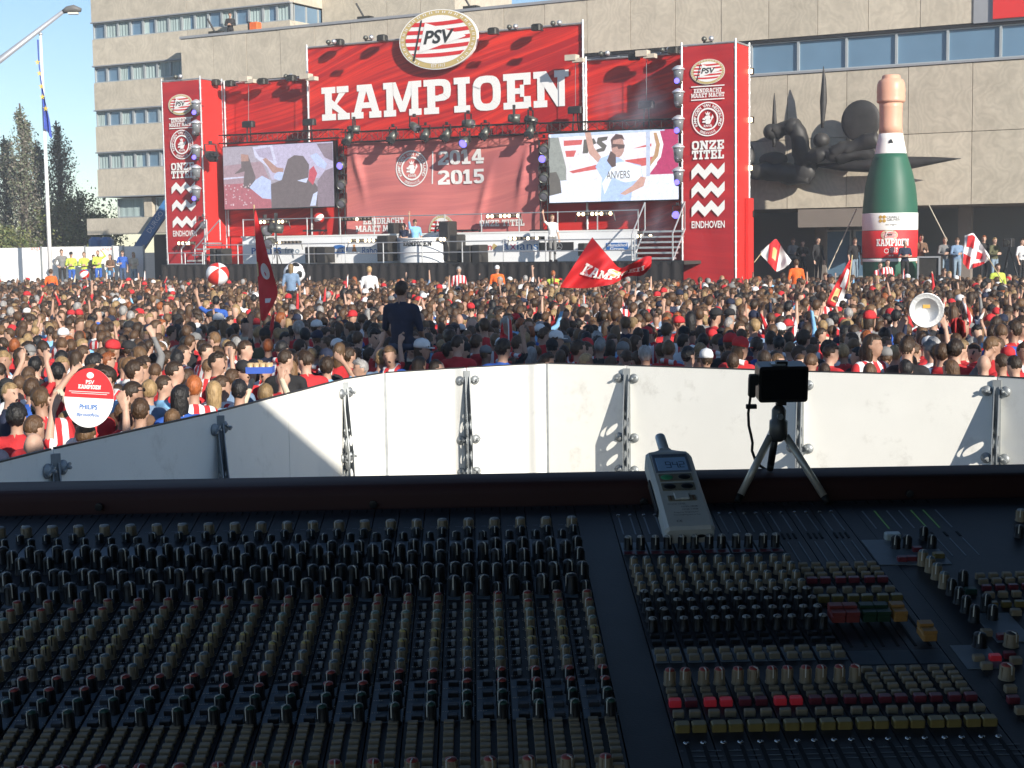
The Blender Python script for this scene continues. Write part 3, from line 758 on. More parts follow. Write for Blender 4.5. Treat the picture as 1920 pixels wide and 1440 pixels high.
# ---- stairs on both sides
def stairs(label, u0, u1, v0, v1, z0, z1, n_, side):
    r_ = fthing('stage_stairs', label, 'stairs', u0, v0, z0, 'scaffold stairs beside the riser')
    for i in range(n_):
        z_ = lerp(z0, z1, (i+0.6)/n_); a = lerp(u0, u1, (i if side > 0 else i)/n_)
        b = MB(FM)
        if side > 0: b.box(u0, u1, lerp(v0, v1, i/n_), lerp(v0, v1, i/n_)+0.3, z_-0.05, z_+0.02)
        else: b.box(lerp(u0, u1, i/n_), lerp(u0, u1, (i+1)/n_)+0.06, v0, v1, z_-0.05, z_+0.02)
        b.build('step', M_alu, r_)
    if side > 0:
        for x_ in (u0, u1): b = MB(FM); b.tube((x_, v0-0.05, z0), (x_, v0-0.05, z0+1.0), 0.03, 6); b.tube((x_, v0-0.05, z0+1.0), (x_, v1, z1+1.0), 0.03, 6); b.tube((x_, v1, z1), (x_, v1, z1+1.0), 0.03, 6); b.tube((x_, v0-0.05, z0), (x_, v1, z1), 0.03, 6); b.build('handrail', M_alu, r_)
    else:
        for y_ in (v0, v1): b = MB(FM); b.tube((u0, y_, z0), (u0, y_, z0+0.9), 0.03, 6); b.tube((u0, y_, z0+0.9), (u1, y_, z1+0.9), 0.03, 6); b.tube((u1, y_, z1), (u1, y_, z1+0.9), 0.03, 6); b.build('handrail', M_alu, r_)
    return r_
stairs('aluminium stairs rising to the riser beside the banner tower with champagne bottle behind', fac(1192, 480, -1.2)[0], fac(1268, 480, -1.2)[0], -1.5, -0.3, ZD, ZR2+0.05, 6, 1)
stairs('aluminium stairs at the flagpole end of the stage', fac(352, 490, -1.3)[0], fac(400, 470, -1.3)[0], -1.7, -0.8, ZD-0.2, ZR2-0.1, 5, -1)
railing('stage_railing', 'short scaffold railing before the foot of the banner tower by the tree side', DU0+0.2, fac(380, 495, VF+0.2)[0], VF+0.2, ZD-0.4, 0.95, 1.0, (0.45, 0.93))

# ---- banner towers
def banner_tower(label, u0, u1, v0, v1, z0, z1, red_side):
    r_ = fthing('banner_tower', label, 'tower', (u0+u1)/2, v0, z0)
    b = MB(FM); b.smooth = True
    b.grid(lambda a, t_: (lerp(u0+0.05, u1-0.05, a), v0-0.02-0.02*math.sin(t_*9+a*5)*math.sin(a*math.pi), lerp(z0, z1-0.05, t_)), 12, 40)
    f = b.build('front_banner', M_ban2, r_)
    b = MB(FM); b.box(u1-0.04, u1-0.01, v0+0.06, v1, z0, z1-0.03); b.build('side_sheet', M_redwall, r_)
    b = MB(FM); b.box(u0+0.01, u0+0.04, v0+0.06, v1, z0, z1-0.03); b.build('side_sheet', M_redwall, r_)
    b = MB(FM); b.box(u0+0.06, u1-0.06, v0+0.1, v1-0.02, z0, z1-0.2); b.build('core', M_black, r_)
    for x_ in (u0, u1):
        for y_ in (v0, v1):
            b = MB(FM); b.tube((x_, y_, z0), (x_, y_, z1+0.12), 0.04, 7)
            for k in range(int((z1-z0)/0.5)): b.tube((x_, y_, z0+0.25+k*0.5), (x_, y_, z0+0.31+k*0.5), 0.055, 7)
            b.build('scaffold_pole', M_alu, r_)
    for (a_, c_) in (((u0, v0), (u1, v0)), ((u1, v0), (u1, v1)), ((u0, v1), (u1, v1)), ((u0, v0), (u0, v1))):
        b = MB(FM); b.tube((*a_, z1), (*c_, z1), 0.035, 6); b.build('scaffold_rail', M_alu, r_)
    return r_, f
def tower_prints(root, u0, u1, v0, ys, x_l, x_r):
    """ys: pixel rows read off the photograph at the tower: crest, lines, text, roundel, title, zigzags, town"""
    v = v0-0.07; cx = (u0+u1)/2; W = u1-u0; Z = lambda y: fac((x_l+x_r)/2, y, v)[1]
    crest(cx, Z(ys['crest']), W*0.31, abs(Z(ys['crest'])-Z(ys['crest']+ys['cr'])), v, root, FM, step=0.006, text=False)
    b = MB(FM)
    for y in ys['lines']: b.box(cx-W*0.31, cx+W*0.31, v-0.004, v, Z(y)-0.02, Z(y)+0.02)
    b.build('rule', M_wprint, root)
    b = MB(FM); h = Z(ys['t1']-ys['th'])-Z(ys['t1'])
    slab_text(b, 'EENDRACHT', cx, Z(ys['t1']), h, v, W*0.52); slab_text(b, 'MAAKT MACHT', cx, Z(ys['t2']), h, v, W*0.62); b.build('motto_lettering', M_wprint, root)
    roundel(cx, Z(ys['rd']), W*0.30, root, FM, v, M_wprint, step=0.004)
    b = MB(FM); h = Z(ys['o1']-ys['oh'])-Z(ys['o1'])
    slab_text(b, 'ONZE', cx, Z(ys['o1']), h, v, W*0.6); slab_text(b, 'TITEL', cx, Z(ys['o2']), h, v, W*0.6); b.build('title_lettering', M_wprint, root)
    for y in ys['zz']:
        b = MB(FM); zigzag(b, cx-W*0.31, cx+W*0.31, Z(y), Z(y-ys['zh'])-Z(y), v); b.build('zigzag_mark', M_wprint, root)
    b = MB(FM); put_text(b, 'EINDHOVEN', cx, Z(ys['eh']), 0.36, v, bold=0.02, width=W*0.62); b.build('town_lettering', M_wprint, root)
LT0, LT1 = fac(303, 155, VT)[0], fac(375, 150, VT)[0]
RT0, RT1 = fac(1278, 85, VT)[0], fac(1379, 80, VT)[0]
ZLT, ZRT = fac(340, 150, VT)[1], fac(1330, 82, VT)[1]
tl, _ = banner_tower('red banner tower at the flagpole end of the stage', LT0, LT1, VT, VB, ZD-0.05, ZLT, 1)
tr_, _ = banner_tower('red banner tower beside the giant champagne bottle', RT0, RT1, VT, VB, 0.3, ZRT, 1)
tower_prints(tl, LT0, LT1, VT, dict(crest=196, cr=19, lines=(221, 240), t1=229, t2=237, th=7, rd=271, o1=319, o2=334, oh=14, zz=(364, 397, 428), zh=23, eh=443), 303, 378)
tower_prints(tr_, RT0, RT1, VT, dict(crest=134, cr=23, lines=(161, 186), t1=173, t2=182, th=8, rd=223, o1=280, o2=298, oh=17, zz=(337, 372, 407), zh=32, eh=427), 1278, 1385)
# narrow red column clipped to the bottle tower
u_, _ = fac(1391, 400, VB); 
b = MB(FM); b.box(RT1+0.02, RT1+0.14, VB-0.5, VB+0.1, 0.3, fac(1398, 372, VB)[1]); b.build('side_column', M_redwall, tr_)

# ---- backdrop banners between the towers
def backdrop(label, u0, u1, v, z0, z1, m, cat='banner'):
    r_ = fthing('backdrop_banner', label, cat, (u0+u1)/2, v, z0)
    b = MB(FM); b.smooth = True
    ph = random.random()*6
    b.grid(lambda a, t_: (lerp(u0, u1, a), v-0.005*math.sin(a*22+t_*7+ph), lerp(z0, z1, t_)), 30, 16); b.build('sheet', m, r_)
    b = MB(FM); b.tube((u0, v-0.05, z1+0.03), (u1, v-0.05, z1+0.03), 0.035, 6); b.build('top_rail', M_alu, r_)
    for x_ in (u0, u1):
        b = MB(FM); b.tube((x_, v-0.07, z0), (x_, v-0.07, z1+0.15), 0.045, 7)
        for k in range(int((z1-z0)/0.5)): b.tube((x_, v-0.07, z0+0.2+k*0.5), (x_, v-0.07, z0+0.28+k*0.5), 0.06, 7)
        b.build('scaffold_pole', M_alu, r_)
    return r_
VC1 = VB-0.12
BU0, BU1 = fac(577, 95, VC1)[0], fac(1094, 50, VC1)[0]
ZBT = fac(800, 71, VC1)[1]; ZBL = fac(500, 152, VB)[1]; ZBR = fac(1180, 108, VB)[1]
LBU0, RBU1 = fac(422, 158, VB)[0], fac(1272, 100, VB)[0]
kb = backdrop('tall red banner lettered in big white capitals above the stage', BU0, BU1, VC1, ZD+3.0, ZBT, M_ban)
lb = backdrop('red streaked banner between the flagpole-end tower and the lettered banner', LBU0, BU0-0.06, VB, ZR2+0.1, ZBL, M_ban)
rbn = backdrop('red streaked banner between the lettered banner and the bottle-end tower', BU1+0.06, RT0-0.05, VB, ZR2+0.1, ZBR, M_ban)
b = MB(FM); b.box(BU0-0.06, BU1+0.06, VB+0.02, VB+0.06, ZR2, ZD+3.2); o = b.build('lower_sheet', M_redwall, kb)
b = MB(FM); b.box(LT1+0.05, LBU0-0.02, VB-0.02, VB+0.03, ZD, ZBL); b.build('corner_sheet', M_redwall, lb)
b = MB(FM); b.box(LBU0, RT0-0.02, VB+0.07, VB+0.1, ZD, ZR2+0.3); b.build('base_sheet', M_redwall, lb)
# lettering
b = MB(FM)
t0, t1 = fac(604, 225, VC1-0.02), fac(1067, 200, VC1-0.02); h0 = fac(830, 151, VC1-0.02)[1]-fac(830, 216, VC1-0.02)[1]
slab_text(b, 'KAMPIOEN', (t0[0]+t1[0])/2, (t0[1]+t1[1])/2, h0, VC1-0.02, t1[0]-t0[0], lift=0.003)
b.build('title_lettering', M_wprint, kb)
cu, cz = fac(821.5, 74, VC1-0.3); cw_ = (fac(895, 72, VC1-0.3)[0]-fac(748, 76, VC1-0.3)[0])/2
cs = fthing('club_crest_sign', 'large oval crest sign with gold rim on top of the lettered banner', 'sign', cu, VC1-0.2, cz)
crest(cu, cz, cw_*0.97, (fac(821, 18, VC1-.3)[1]-fac(821, 131, VC1-.3)[1])/2*0.97, VC1-0.32, cs, FM, thick=0.12, step=0.01)

# ---- hanging cloth in the middle
VCL = 0.55
c0, c1 = fac(650, 268, VCL), fac(1010, 262, VCL); zc1 = fac(830, 258, VCL)[1]; zc0 = fac(830, 436, VCL)[1]
cl = fthing('hanging_cloth', 'faded red hanging cloth with year numbers behind the presenters', 'cloth', (c0[0]+c1[0])/2, VCL, zc0)
CU0, CU1 = c0[0], c1[0]
def cloth_y(x, z):
    a = (x-CU0)/(CU1-CU0); t_ = (z-zc0)/(zc1-zc0)
    y = VCL + 0.05*math.sin(a*9+t_*4) + 0.03*math.sin(a*23-t_*11) + 0.06*math.sin(a*3.0+t_*2)
    for (fx, fz, ang, amp) in ((0.93, 0.6, 0.35, 0.14), (0.06, 0.7, -0.3, 0.12), (0.72, 0.35, 0.5, 0.10)):
        d_ = (a-fx) - ang*0.3*(t_-fz); y -= amp*math.exp(-(d_/0.018)**2)*math.exp(-((t_-fz)/0.25)**2)
    return y
def clothfn(a, t_):
    z = lerp(zc0, zc1, t_); pinch = 0.02*math.sin(t_*math.pi)
    x = lerp(CU0, CU1, a); 
    if a < 0.5: x += (1-2*a)*(-0.10*(1-t_)+0.12*math.exp(-((t_-0.45)/0.2)**2)*-1)
    else: x -= (2*a-1)*(-0.18*(1-t_))
    return (x, cloth_y(x, z), z)
b = MB(FM); b.smooth = True; b.grid(clothfn, 90, 40); b.build('cloth_sheet', M_cloth, cl)
cf = lambda x, z, l: (x, cloth_y(x, z)-0.02-l, z)
rx, rz_ = fac(772, 316, VCL); roundel(rx, rz_, fac(801, 316, VCL)[0]-rx, cl, FM, 0, M_wprint, fn=cf, step=0.006)
b = MB(FM); x, z = fac(811, 345, VCL); z2 = fac(811, 283, VCL)[1]
for k in range(8): b.add([cf(x+s*0.03, lerp(z, z2, (k+t)/8), 0) for s, t in ((-1, 0), (1, 0), (1, 1), (-1, 1))], [(0, 1, 2, 3)])
b.build('divider', M_wprint, cl)
b = MB(FM)
h = fac(864, 281, VCL)[1]-fac(864, 308, VCL)[1]; ww = fac(908, 300, VCL)[0]-fac(820, 300, VCL)[0]
slab_text(b, '2014', fac(864, 300, VCL)[0], fac(864, 308, VCL)[1], h, 0, ww, lift=0.003, fn=cf)
slab_text(b, '2015', fac(864, 300, VCL)[0], fac(864, 345, VCL)[1], h, 0, ww, lift=0.003, fn=cf); b.build('year_lettering', M_wprint, cl)
b = MB(FM); h = 0.26
slab_text(b, 'EENDRACHT', fac(718, 420, VCL)[0], fac(718, 420, VCL)[1], h, 0, 75/36, fn=cf); slab_text(b, 'MAAKT MACHT', fac(714, 434, VCL)[0], fac(714, 434, VCL)[1], h, 0, 92/36, fn=cf)
slab_text(b, 'ONZE TITEL', fac(940, 424, VCL)[0], fac(940, 424, VCL)[1], h, 0, 78/38, fn=cf); b.build('motto_lettering', M_wprint, cl)
x, z = fac(829, 432, VCL); crest(x, z, 0.62, 0.62, 0, cl, FM, fn=lambda x, z, l: (x, cloth_y(x, z)-0.02-l, z), step=0.005, text=False)

# ---- screens
VS = 0.35
def em(name, c, s=1.0):
    new = name not in MATS
    m = mat(name, (0.02, 0.02, 0.02), 0.9, var=0, emit=c, estr=s)
    if new and name.startswith('screen'):      # live picture: mottled by detail too fine to draw
        nt = m.node_tree; b = nt.nodes['Principled BSDF']; tc = nt.nodes.new('ShaderNodeTexCoord')
        n1 = nt.nodes.new('ShaderNodeTexNoise'); n1.inputs['Scale'].default_value = 7; n1.inputs['Detail'].default_value = 8; n1.inputs['Roughness'].default_value = 0.7
        n1.inputs['Distortion'].default_value = 0.8
        nt.links.new(tc.outputs['Object'], n1.inputs['Vector']); mr = nt.nodes.new('ShaderNodeMapRange'); mr.inputs['From Min'].default_value = 0.3; mr.inputs['From Max'].default_value = 0.7
        mr.inputs['To Min'].default_value = s*0.78; mr.inputs['To Max'].default_value = s*1.18
        nt.links.new(n1.outputs['Fac'], mr.inputs['Value']); nt.links.new(mr.outputs['Result'], b.inputs['Emission Strength'])
    return m
def screen(label, pts, u0, u1, z0, z1, draw):
    r_ = fthing('video_screen', label, 'video screen', (u0+u1)/2, VS, z0)
    b = MB(FM); b.box(u0-0.04, u1+0.04, VS, VS+0.22, z0-0.04, z1+0.04); b.build('cabinet', M_black, r_)
    W, H = u1-u0, z1-z0
    b = MB(FM); b.box(u0, u1, VS-0.012, VS-0.003, z0, z1); f = b.build('picture', em(*draw[0]), r_)
    for k, (nm, c, s, poly) in enumerate(draw[1:]):
        b = MB(FM); b.flat([(u0+a*W, z0+(1-t_)*H) for a, t_ in poly], VS-0.016-0.0012*k)
        b.build('picture_area', em(nm, c, s), f)
    for i in range(1, 6):
        b = MB(FM); b.box(u0+W*i/6-0.004, u0+W*i/6+0.004, VS-0.075, VS-0.07, z0, z1)
    return r_
SL = (fac(418, 275, VS)[0], fac(624, 267, VS)[0], fac(520, 390, VS)[1], fac(520, 271, VS)[1])
SR = (fac(1029, 248, VS)[0], fac(1272, 244, VS)[0], fac(1150, 377, VS)[1], fac(1150, 246, VS)[1])
def blob(cx, cy, rx, ry, n=14, ph=0, wob=0.1):
    return [(cx+rx*(1+wob*math.sin(3*t_+ph))*math.cos(t_), cy+ry*(1+wob*math.sin(2*t_+ph*2))*math.sin(t_)) for t_ in [2*math.pi*i/n for i in range(n)]]
dl = [('screen_mauve', (0.40, 0.36, 0.43), 0.8),
      ('screen_sky', (0.55, 0.5, 0.68), 0.75, [(0.33, 0.0), (1, 0), (1, 0.55), (0.45, 0.55)]),
      ('screen_rose', (0.42, 0.29, 0.34), 0.75, [(0, 0.3), (0.36, 0.25), (0.44, 0.6), (0, 0.62)]),
      ('screen_crowd', (0.5, 0.16, 0.2), 0.7, [(0, 0.6), (0.4, 0.58), (0.45, 1), (0, 1)]),
      ('screen_white', (0.62, 0.62, 0.8), 0.8, [(0.0, 0.49), (0.2, 0.48), (0.2, 0.5), (0, 0.52)]),
      ('screen_white', (0.62, 0.62, 0.8), 0.8, [(0.28, 0.02), (0.46, 0.0), (0.5, 0.3), (0.42, 0.36), (0.3, 0.18)]),
      ('screen_haze', (0.45, 0.4, 0.55), 0.8, [(0.3, 0.06), (0.44, 0.03), (0.47, 0.26), (0.34, 0.18)]),
      ('screen_dark', (0.17, 0.14, 0.15), 0.75, [(0.17, 0.2), (0.24, 0.16), (0.3, 0.5), (0.28, 0.7), (0.18, 0.66), (0.2, 0.4), (0.1, 0.44), (0.17, 0.34)]),
      ('screen_skin', (0.5, 0.3, 0.26), 0.7, [(0.17, 0.12), (0.24, 0.14), (0.24, 0.24), (0.17, 0.24)]),
      ('screen_blue', (0.5, 0.58, 0.85), 0.8, [(0.3, 0.54), (0.36, 0.48), (0.44, 0.56), (0.45, 0.86), (0.36, 0.84), (0.24, 0.66)]),
      ('screen_skin', (0.5, 0.3, 0.26), 0.7, [(0.37, 0.22), (0.4, 0.2), (0.5, 0.36), (0.56, 0.38), (0.55, 0.46), (0.46, 0.44)]),
      ('screen_blue', (0.5, 0.58, 0.85), 0.8, blob(0.53, 0.5, 0.06, 0.07)),
      ('screen_dark', (0.17, 0.14, 0.15), 0.75, [(0.44, 0.62), (0.54, 0.56), (0.6, 0.24), (0.66, 0.18), (0.74, 0.2), (0.79, 0.34), (0.78, 0.54), (0.84, 0.64), (0.88, 0.74), (0.86, 1), (0.44, 1)]),
      ('screen_pale', (0.6, 0.66, 0.9), 0.8, [(0.68, 0.58), (0.78, 0.54), (0.76, 0.62)]),
      ('screen_red', (0.6, 0.1, 0.14), 0.75, [(0.79, 0.42), (0.83, 0.36), (0.86, 0.48), (0.82, 0.66), (0.78, 0.58)]),
      ('screen_blue', (0.5, 0.58, 0.85), 0.8, [(0.8, 0.2), (0.86, 0.16), (0.95, 0.34), (0.93, 0.42), (0.86, 0.36)]),
      ('screen_dim', (0.28, 0.22, 0.27), 0.75, [(0.86, 0.6), (0.93, 0.44), (1, 0.4), (1, 1), (0.86, 1)]),
      ('screen_pale', (0.6, 0.66, 0.9), 0.8, [(0.82, 0.8), (0.86, 0.76), (0.84, 0.98), (0.79, 0.98)]),
      ('screen_dim', (0.28, 0.22, 0.27), 0.75, [(0.86, 0.02), (1, 0.02), (1, 0.3), (0.93, 0.24)])]
rr = random.Random(5)
for k in range(34):
    a, t_ = rr.uniform(0.02, 0.26), rr.uniform(0.6, 0.95)
    dl.append(('screen_spark', (0.75, 0.6, 0.65), 0.7, blob(a, t_, 0.007, 0.012, 6)))
dr = [('screen_field', (0.72, 0.76, 0.9), 0.95),
      ('screen_banner', (0.76, 0.72, 0.78), 0.95, [(0.06, 0.02), (0.88, 0.0), (0.88, 0.66), (0.1, 0.68)]),
      ('screen_bar', (0.62, 0.12, 0.12), 0.85, [(0.12, 0.1), (0.27, 0.1), (0.26, 0.17), (0.12, 0.18)]),
      ('screen_bar', (0.62, 0.12, 0.12), 0.85, [(0.13, 0.25), (0.22, 0.25), (0.2, 0.34), (0.14, 0.34)]),
      ('screen_bar', (0.62, 0.12, 0.12), 0.85, [(0.16, 0.55), (0.4, 0.46), (0.4, 0.53), (0.19, 0.58)]),
      ('screen_bar', (0.62, 0.12, 0.12), 0.85, [(0.6, 0.42), (0.86, 0.38), (0.8, 0.5), (0.6, 0.54)]),
      ('screen_bar', (0.62, 0.12, 0.12), 0.85, [(0.66, 0.26), (0.8, 0.2), (0.8, 0.24)]),
      ('screen_crimson', (0.5, 0.06, 0.16), 0.85, [(0.86, 0.0), (1, 0.0), (1, 0.64), (0.78, 0.64), (0.84, 0.5)]),
      ('screen_white2', (0.85, 0.85, 0.92), 0.95, [(0.8, 0.02), (0.86, 0.0), (0.89, 0.22), (0.87, 0.4), (0.8, 0.56), (0.72, 0.66), (0.7, 0.62), (0.78, 0.5), (0.83, 0.36), (0.84, 0.2)]),
      ('screen_gold', (0.5, 0.3, 0.16), 0.85, [(0.815, 0.05), (0.84, 0.05), (0.865, 0.22), (0.85, 0.38), (0.79, 0.52), (0.775, 0.5), (0.82, 0.36), (0.835, 0.22)]),
      ('screen_ink', (0.13, 0.12, 0.11), 0.85, [(0.28, 0.1), (0.36, 0.09), (0.38, 0.16), (0.33, 0.2), (0.31, 0.3), (0.27, 0.3)]),
      ('screen_ink', (0.13, 0.12, 0.11), 0.85, [(0.39, 0.08), (0.47, 0.07), (0.46, 0.12), (0.42, 0.14), (0.46, 0.2), (0.44, 0.28), (0.37, 0.3), (0.38, 0.25), (0.42, 0.23), (0.38, 0.16)]),
      ('screen_post', (0.5, 0.56, 0.72), 0.9, [(0.76, 0.0), (0.79, 0.0), (0.79, 0.66), (0.76, 0.66)]),
      ('screen_beam', (0.5, 0.6, 0.78), 0.9, [(0.02, 0.0), (0.9, 0.0), (0.9, 0.03), (0.02, 0.05)]),
      ('screen_grey', (0.3, 0.32, 0.3), 0.85, [(0, 0.05), (0.08, 0.05), (0.14, 0.5), (0.14, 0.68), (0, 0.68)]),
      ('screen_ink', (0.13, 0.12, 0.18), 0.85, [(0, 0.56), (0.06, 0.55), (0.09, 0.68), (0.1, 0.86), (0, 0.9)]),
      ('screen_arm', (0.6, 0.36, 0.3), 0.85, [(0.29, 0.0), (0.335, 0.0), (0.36, 0.22), (0.415, 0.36), (0.39, 0.44), (0.32, 0.3)]),
      ('screen_shirt', (0.42, 0.55, 0.88), 0.9, [(0.41, 0.38), (0.5, 0.32), (0.6, 0.44), (0.72, 0.5), (0.74, 0.72), (0.66, 0.8), (0.64, 1), (0.41, 1), (0.42, 0.66), (0.37, 0.5)]),
      ('screen_shirtw', (0.78, 0.84, 0.95), 0.95, [(0.52, 0.46), (0.6, 0.44), (0.72, 0.52), (0.73, 0.7), (0.6, 0.74), (0.5, 0.66), (0.44, 0.9), (0.42, 0.74)]),
      ('screen_face', (0.5, 0.3, 0.26), 0.85, blob(0.545, 0.22, 0.05, 0.16, wob=0.03)),
      ('screen_hair', (0.12, 0.08, 0.08), 0.85, [(0.49, 0.12), (0.53, 0.04), (0.58, 0.06), (0.6, 0.14), (0.57, 0.11), (0.51, 0.13), (0.5, 0.26)]),
      ('screen_hair', (0.12, 0.08, 0.08), 0.85, [(0.5, 0.18), (0.6, 0.2), (0.595, 0.25), (0.55, 0.26), (0.54, 0.22), (0.5, 0.24)]),
      ('screen_hair', (0.12, 0.08, 0.08), 0.85, [(0.49, 0.28), (0.53, 0.34), (0.53, 0.5), (0.5, 0.52), (0.46, 0.42)]),
      ('screen_arm', (0.6, 0.36, 0.3), 0.85, [(0.72, 0.66), (0.76, 0.68), (0.74, 0.8), (0.6, 0.92), (0.56, 0.9), (0.66, 0.78)])]
screen('video screen with mauve picture of raised arms, flagpole side of the stage', None, *SL, dl)
s2 = screen('video screen showing a presenter in blue shirt with raised arm', None, *SR, dr)
b = MB(FM); put_text(b, 'ANVERS', lerp(SR[0], SR[1], 0.55), lerp(SR[3], SR[2], 0.68), 0.42, VS-0.075, bold=0.01, width=(SR[1]-SR[0])*0.18); b.build('shirt_lettering', em('screen_ink', (0.13, 0.12, 0.18)), s2)
# ================================================================== trusses, lamps, loudspeakers
def truss(label, p, q, w=0.34, bays=None, m=None, hang=None):
    """box truss between facade points p and q (u, v, z)"""
    p, q = Vector(p), Vector(q); L = (q-p).length; n_ = bays or max(2, int(L/0.5))
    r_ = thing('lighting_truss', label, 'truss', FM @ Matrix.Translation(p))
    e = (q-p).normalized(); s_ = Vector((0, 1, 0)); t_ = e.cross(s_).normalized(); h = w/2
    cs_ = [s_*a*h + t_*c_*h for a, c_ in ((-1, -1), (1, -1), (1, 1), (-1, 1))]
    for o_ in cs_:
        b = MB(FM); b.tube(p+o_, q+o_, 0.025, 6); b.build('chord', m or M_black, r_)
    b = MB(FM)
    for i in range(n_):
        a0 = p + e*L*i/n_; a1 = p + e*L*(i+1)/n_
        for k in range(4):
            o0, o1 = cs_[k], cs_[(k+1) % 4]
            b.tube(a0+(o0 if i % 2 else o1), a1+(o1 if i % 2 else o0), 0.012, 4)
            b.tube(a0+o0, a0+o1, 0.012, 4)
    x_ = b.build('lattice', m or M_black, r_); x_['kind'] = 'stuff'
    return r_
VL = 0.18
def fz(px, py, v): u, z = fac(px, py, v); return (u, v, z)
truss('black lighting truss above the video screen at the flagpole side', fz(415, 262, 0.25), fz(640, 250, 0.25), 0.36)
truss('black lighting truss across the middle above the red cloth', fz(645, 258, VL), fz(1012, 240, VL), 0.42)
truss('black lighting truss above the screen with the presenter', fz(1008, 240, 0.2), fz(1268, 232, 0.2), 0.36)
M_lampb = mat('lamp_body', (0.035, 0.034, 0.03), 0.5, metal=0.3, var=0.25, scale=20)
M_lampg = mat('lamp_grey_body', (0.12, 0.125, 0.11), 0.4, metal=0.5, var=0.2, scale=20)
M_lens = mat('lamp_lens', (0.1, 0.1, 0.12), 0.08, var=0)
M_uv = em('violet_lens', (0.16, 0.12, 1.0), 2.2)
M_warm = em('warm_bulb', (1.0, 0.78, 0.45), 5.0)
M_dead = mat('unlit_bulb', (0.12, 0.1, 0.08), 0.2)
# template meshes, axis of the beam along -y
def mesh_par():
    b = MB(); b.smooth = True; Q = Matrix.Rotation(R(90), 4, 'X')
    b.lathe([(0.05, -0.22), (0.13, -0.2), (0.15, -0.05), (0.16, 0.2), (0.15, 0.2), (0.14, 0.02)], 14, Q); return b.build('can', [M_lampg], data_only=True)
def mesh_yoke():
    b = MB(); b.box(-0.2, -0.18, -0.03, 0.03, -0.02, 0.34); b.box(0.18, 0.2, -0.03, 0.03, -0.02, 0.34); b.box(-0.2, 0.2, -0.03, 0.03, 0.34, 0.36); b.box(-0.04, 0.04, -0.05, 0.05, 0.36, 0.46)
    return b.build('yoke', [M_black], data_only=True)
def mesh_doors():
    b = MB()
    for k in range(4):
        M_ = Matrix.Rotation(k*math.pi/2, 4, 'Y') @ Matrix.Translation((0, -0.2, 0.16)) @ Matrix.Rotation(R(35), 4, 'X')
        b.box(-0.13, 0.13, -0.2, 0.0, -0.006, 0.006, M_)
    return b.build('barn_doors', [M_black], data_only=True)
def mesh_lens(m, r=0.14, y=-0.16):
    b = MB(); b.smooth = True; b.ell((0, y, 0), (r, 0.03, r), 14, 6); return b.build('lens', [m], data_only=True)
ME_par, ME_yoke, ME_doors, ME_lens, ME_lensv = mesh_par(), mesh_yoke(), mesh_doors(), mesh_lens(M_lens), mesh_lens(M_uv)
def spot(label, px, py, v, tilt, pan, scale, lit=False, group='spotlights on the trusses', doors=True):
    p = fz(px, py, v)
    r_ = thing('spotlight', label, 'spotlight', FM @ Matrix.Translation(p) @ Matrix.Rotation(R(pan), 4, 'Z') @ Matrix.Scale(scale, 4), group)
    A = Matrix.Rotation(R(tilt), 4, 'X')
    child('can', ME_par, r_, A); child('yoke', ME_yoke, r_)
    child('lens', ME_lensv if lit else ME_lens, r_, A)
    if doors: child('barn_doors', ME_doors, r_, A)
    return r_
ordn = ['first', 'second', 'third', 'fourth', 'fifth', 'sixth', 'seventh', 'eighth', 'ninth', 'tenth', 'eleventh', 'twelfth']
k = 0
for px, py in ((654, 262), (737, 258), (798, 255), (838, 254), (910, 251), (995, 248)):
    spot(ordn[k]+' large spotlight with open barn doors under the middle truss, counted from the flagpole side', px, py-3, VL-0.28, 48, random.uniform(-15, 15), 1.05); k += 1
k = 0
for px, py in ((664, 243), (777, 238), (878, 232), (995, 226), (964, 222)):
    spot(ordn[k]+' upward flood lamp standing on the middle truss, counted from the flagpole side', px, py, VL-0.1, 5+(k % 2)*20, 90+random.uniform(-30, 30), 1.15, doors=False); k += 1
spot('violet glowing spotlight hanging under the middle truss beside the year numbers', 872, 266, VL-0.4, 25, 0, 1.2, True, doors=False)
for i, (px, py) in enumerate(((641, 310), (1020, 297))):
    spot(('violet glowing spotlight between the flagpole-side screen and the red cloth', 'violet glowing spotlight between the red cloth and the presenter screen')[i], px, py, 0.2, 10, 0, 1.05, True, doors=False)
k = 0
for px, py in ((641, 345), (641, 380), (1020, 278), (1020, 332), (1020, 366)):
    spot(('unlit lamp below the violet one left of the red cloth', 'lowest unlit lamp left of the red cloth', 'unlit lamp above the violet one right of the red cloth', 'unlit lamp below the violet one right of the red cloth', 'lowest unlit lamp right of the red cloth')[k], px, py, 0.25, 20, 20, 1.15, doors=False); k += 1
for i, px in enumerate((641, 1020)):
    b = MB(FM); x, z0 = fac(px, 400, 0.35); z1 = fac(px, 262, 0.35)[1]
    for dx in (-0.16, 0.16): b.tube((x+dx, 0.35, ZR2), (x+dx, 0.35, z1), 0.03, 6)
    for j in range(9): b.tube((x-0.16, 0.35, lerp(ZR2, z1, j/9)), (x+0.16, 0.35, lerp(ZR2, z1, (j+1)/9)), 0.015, 4)
    o = b.build('truss_mast', M_black, None, FM @ Vector((x, 0.35, ZR2))); tag(o, ('black mast carrying lamps at the flagpole side of the red cloth', 'black mast carrying lamps at the bottle side of the red cloth')[i], 'mast')
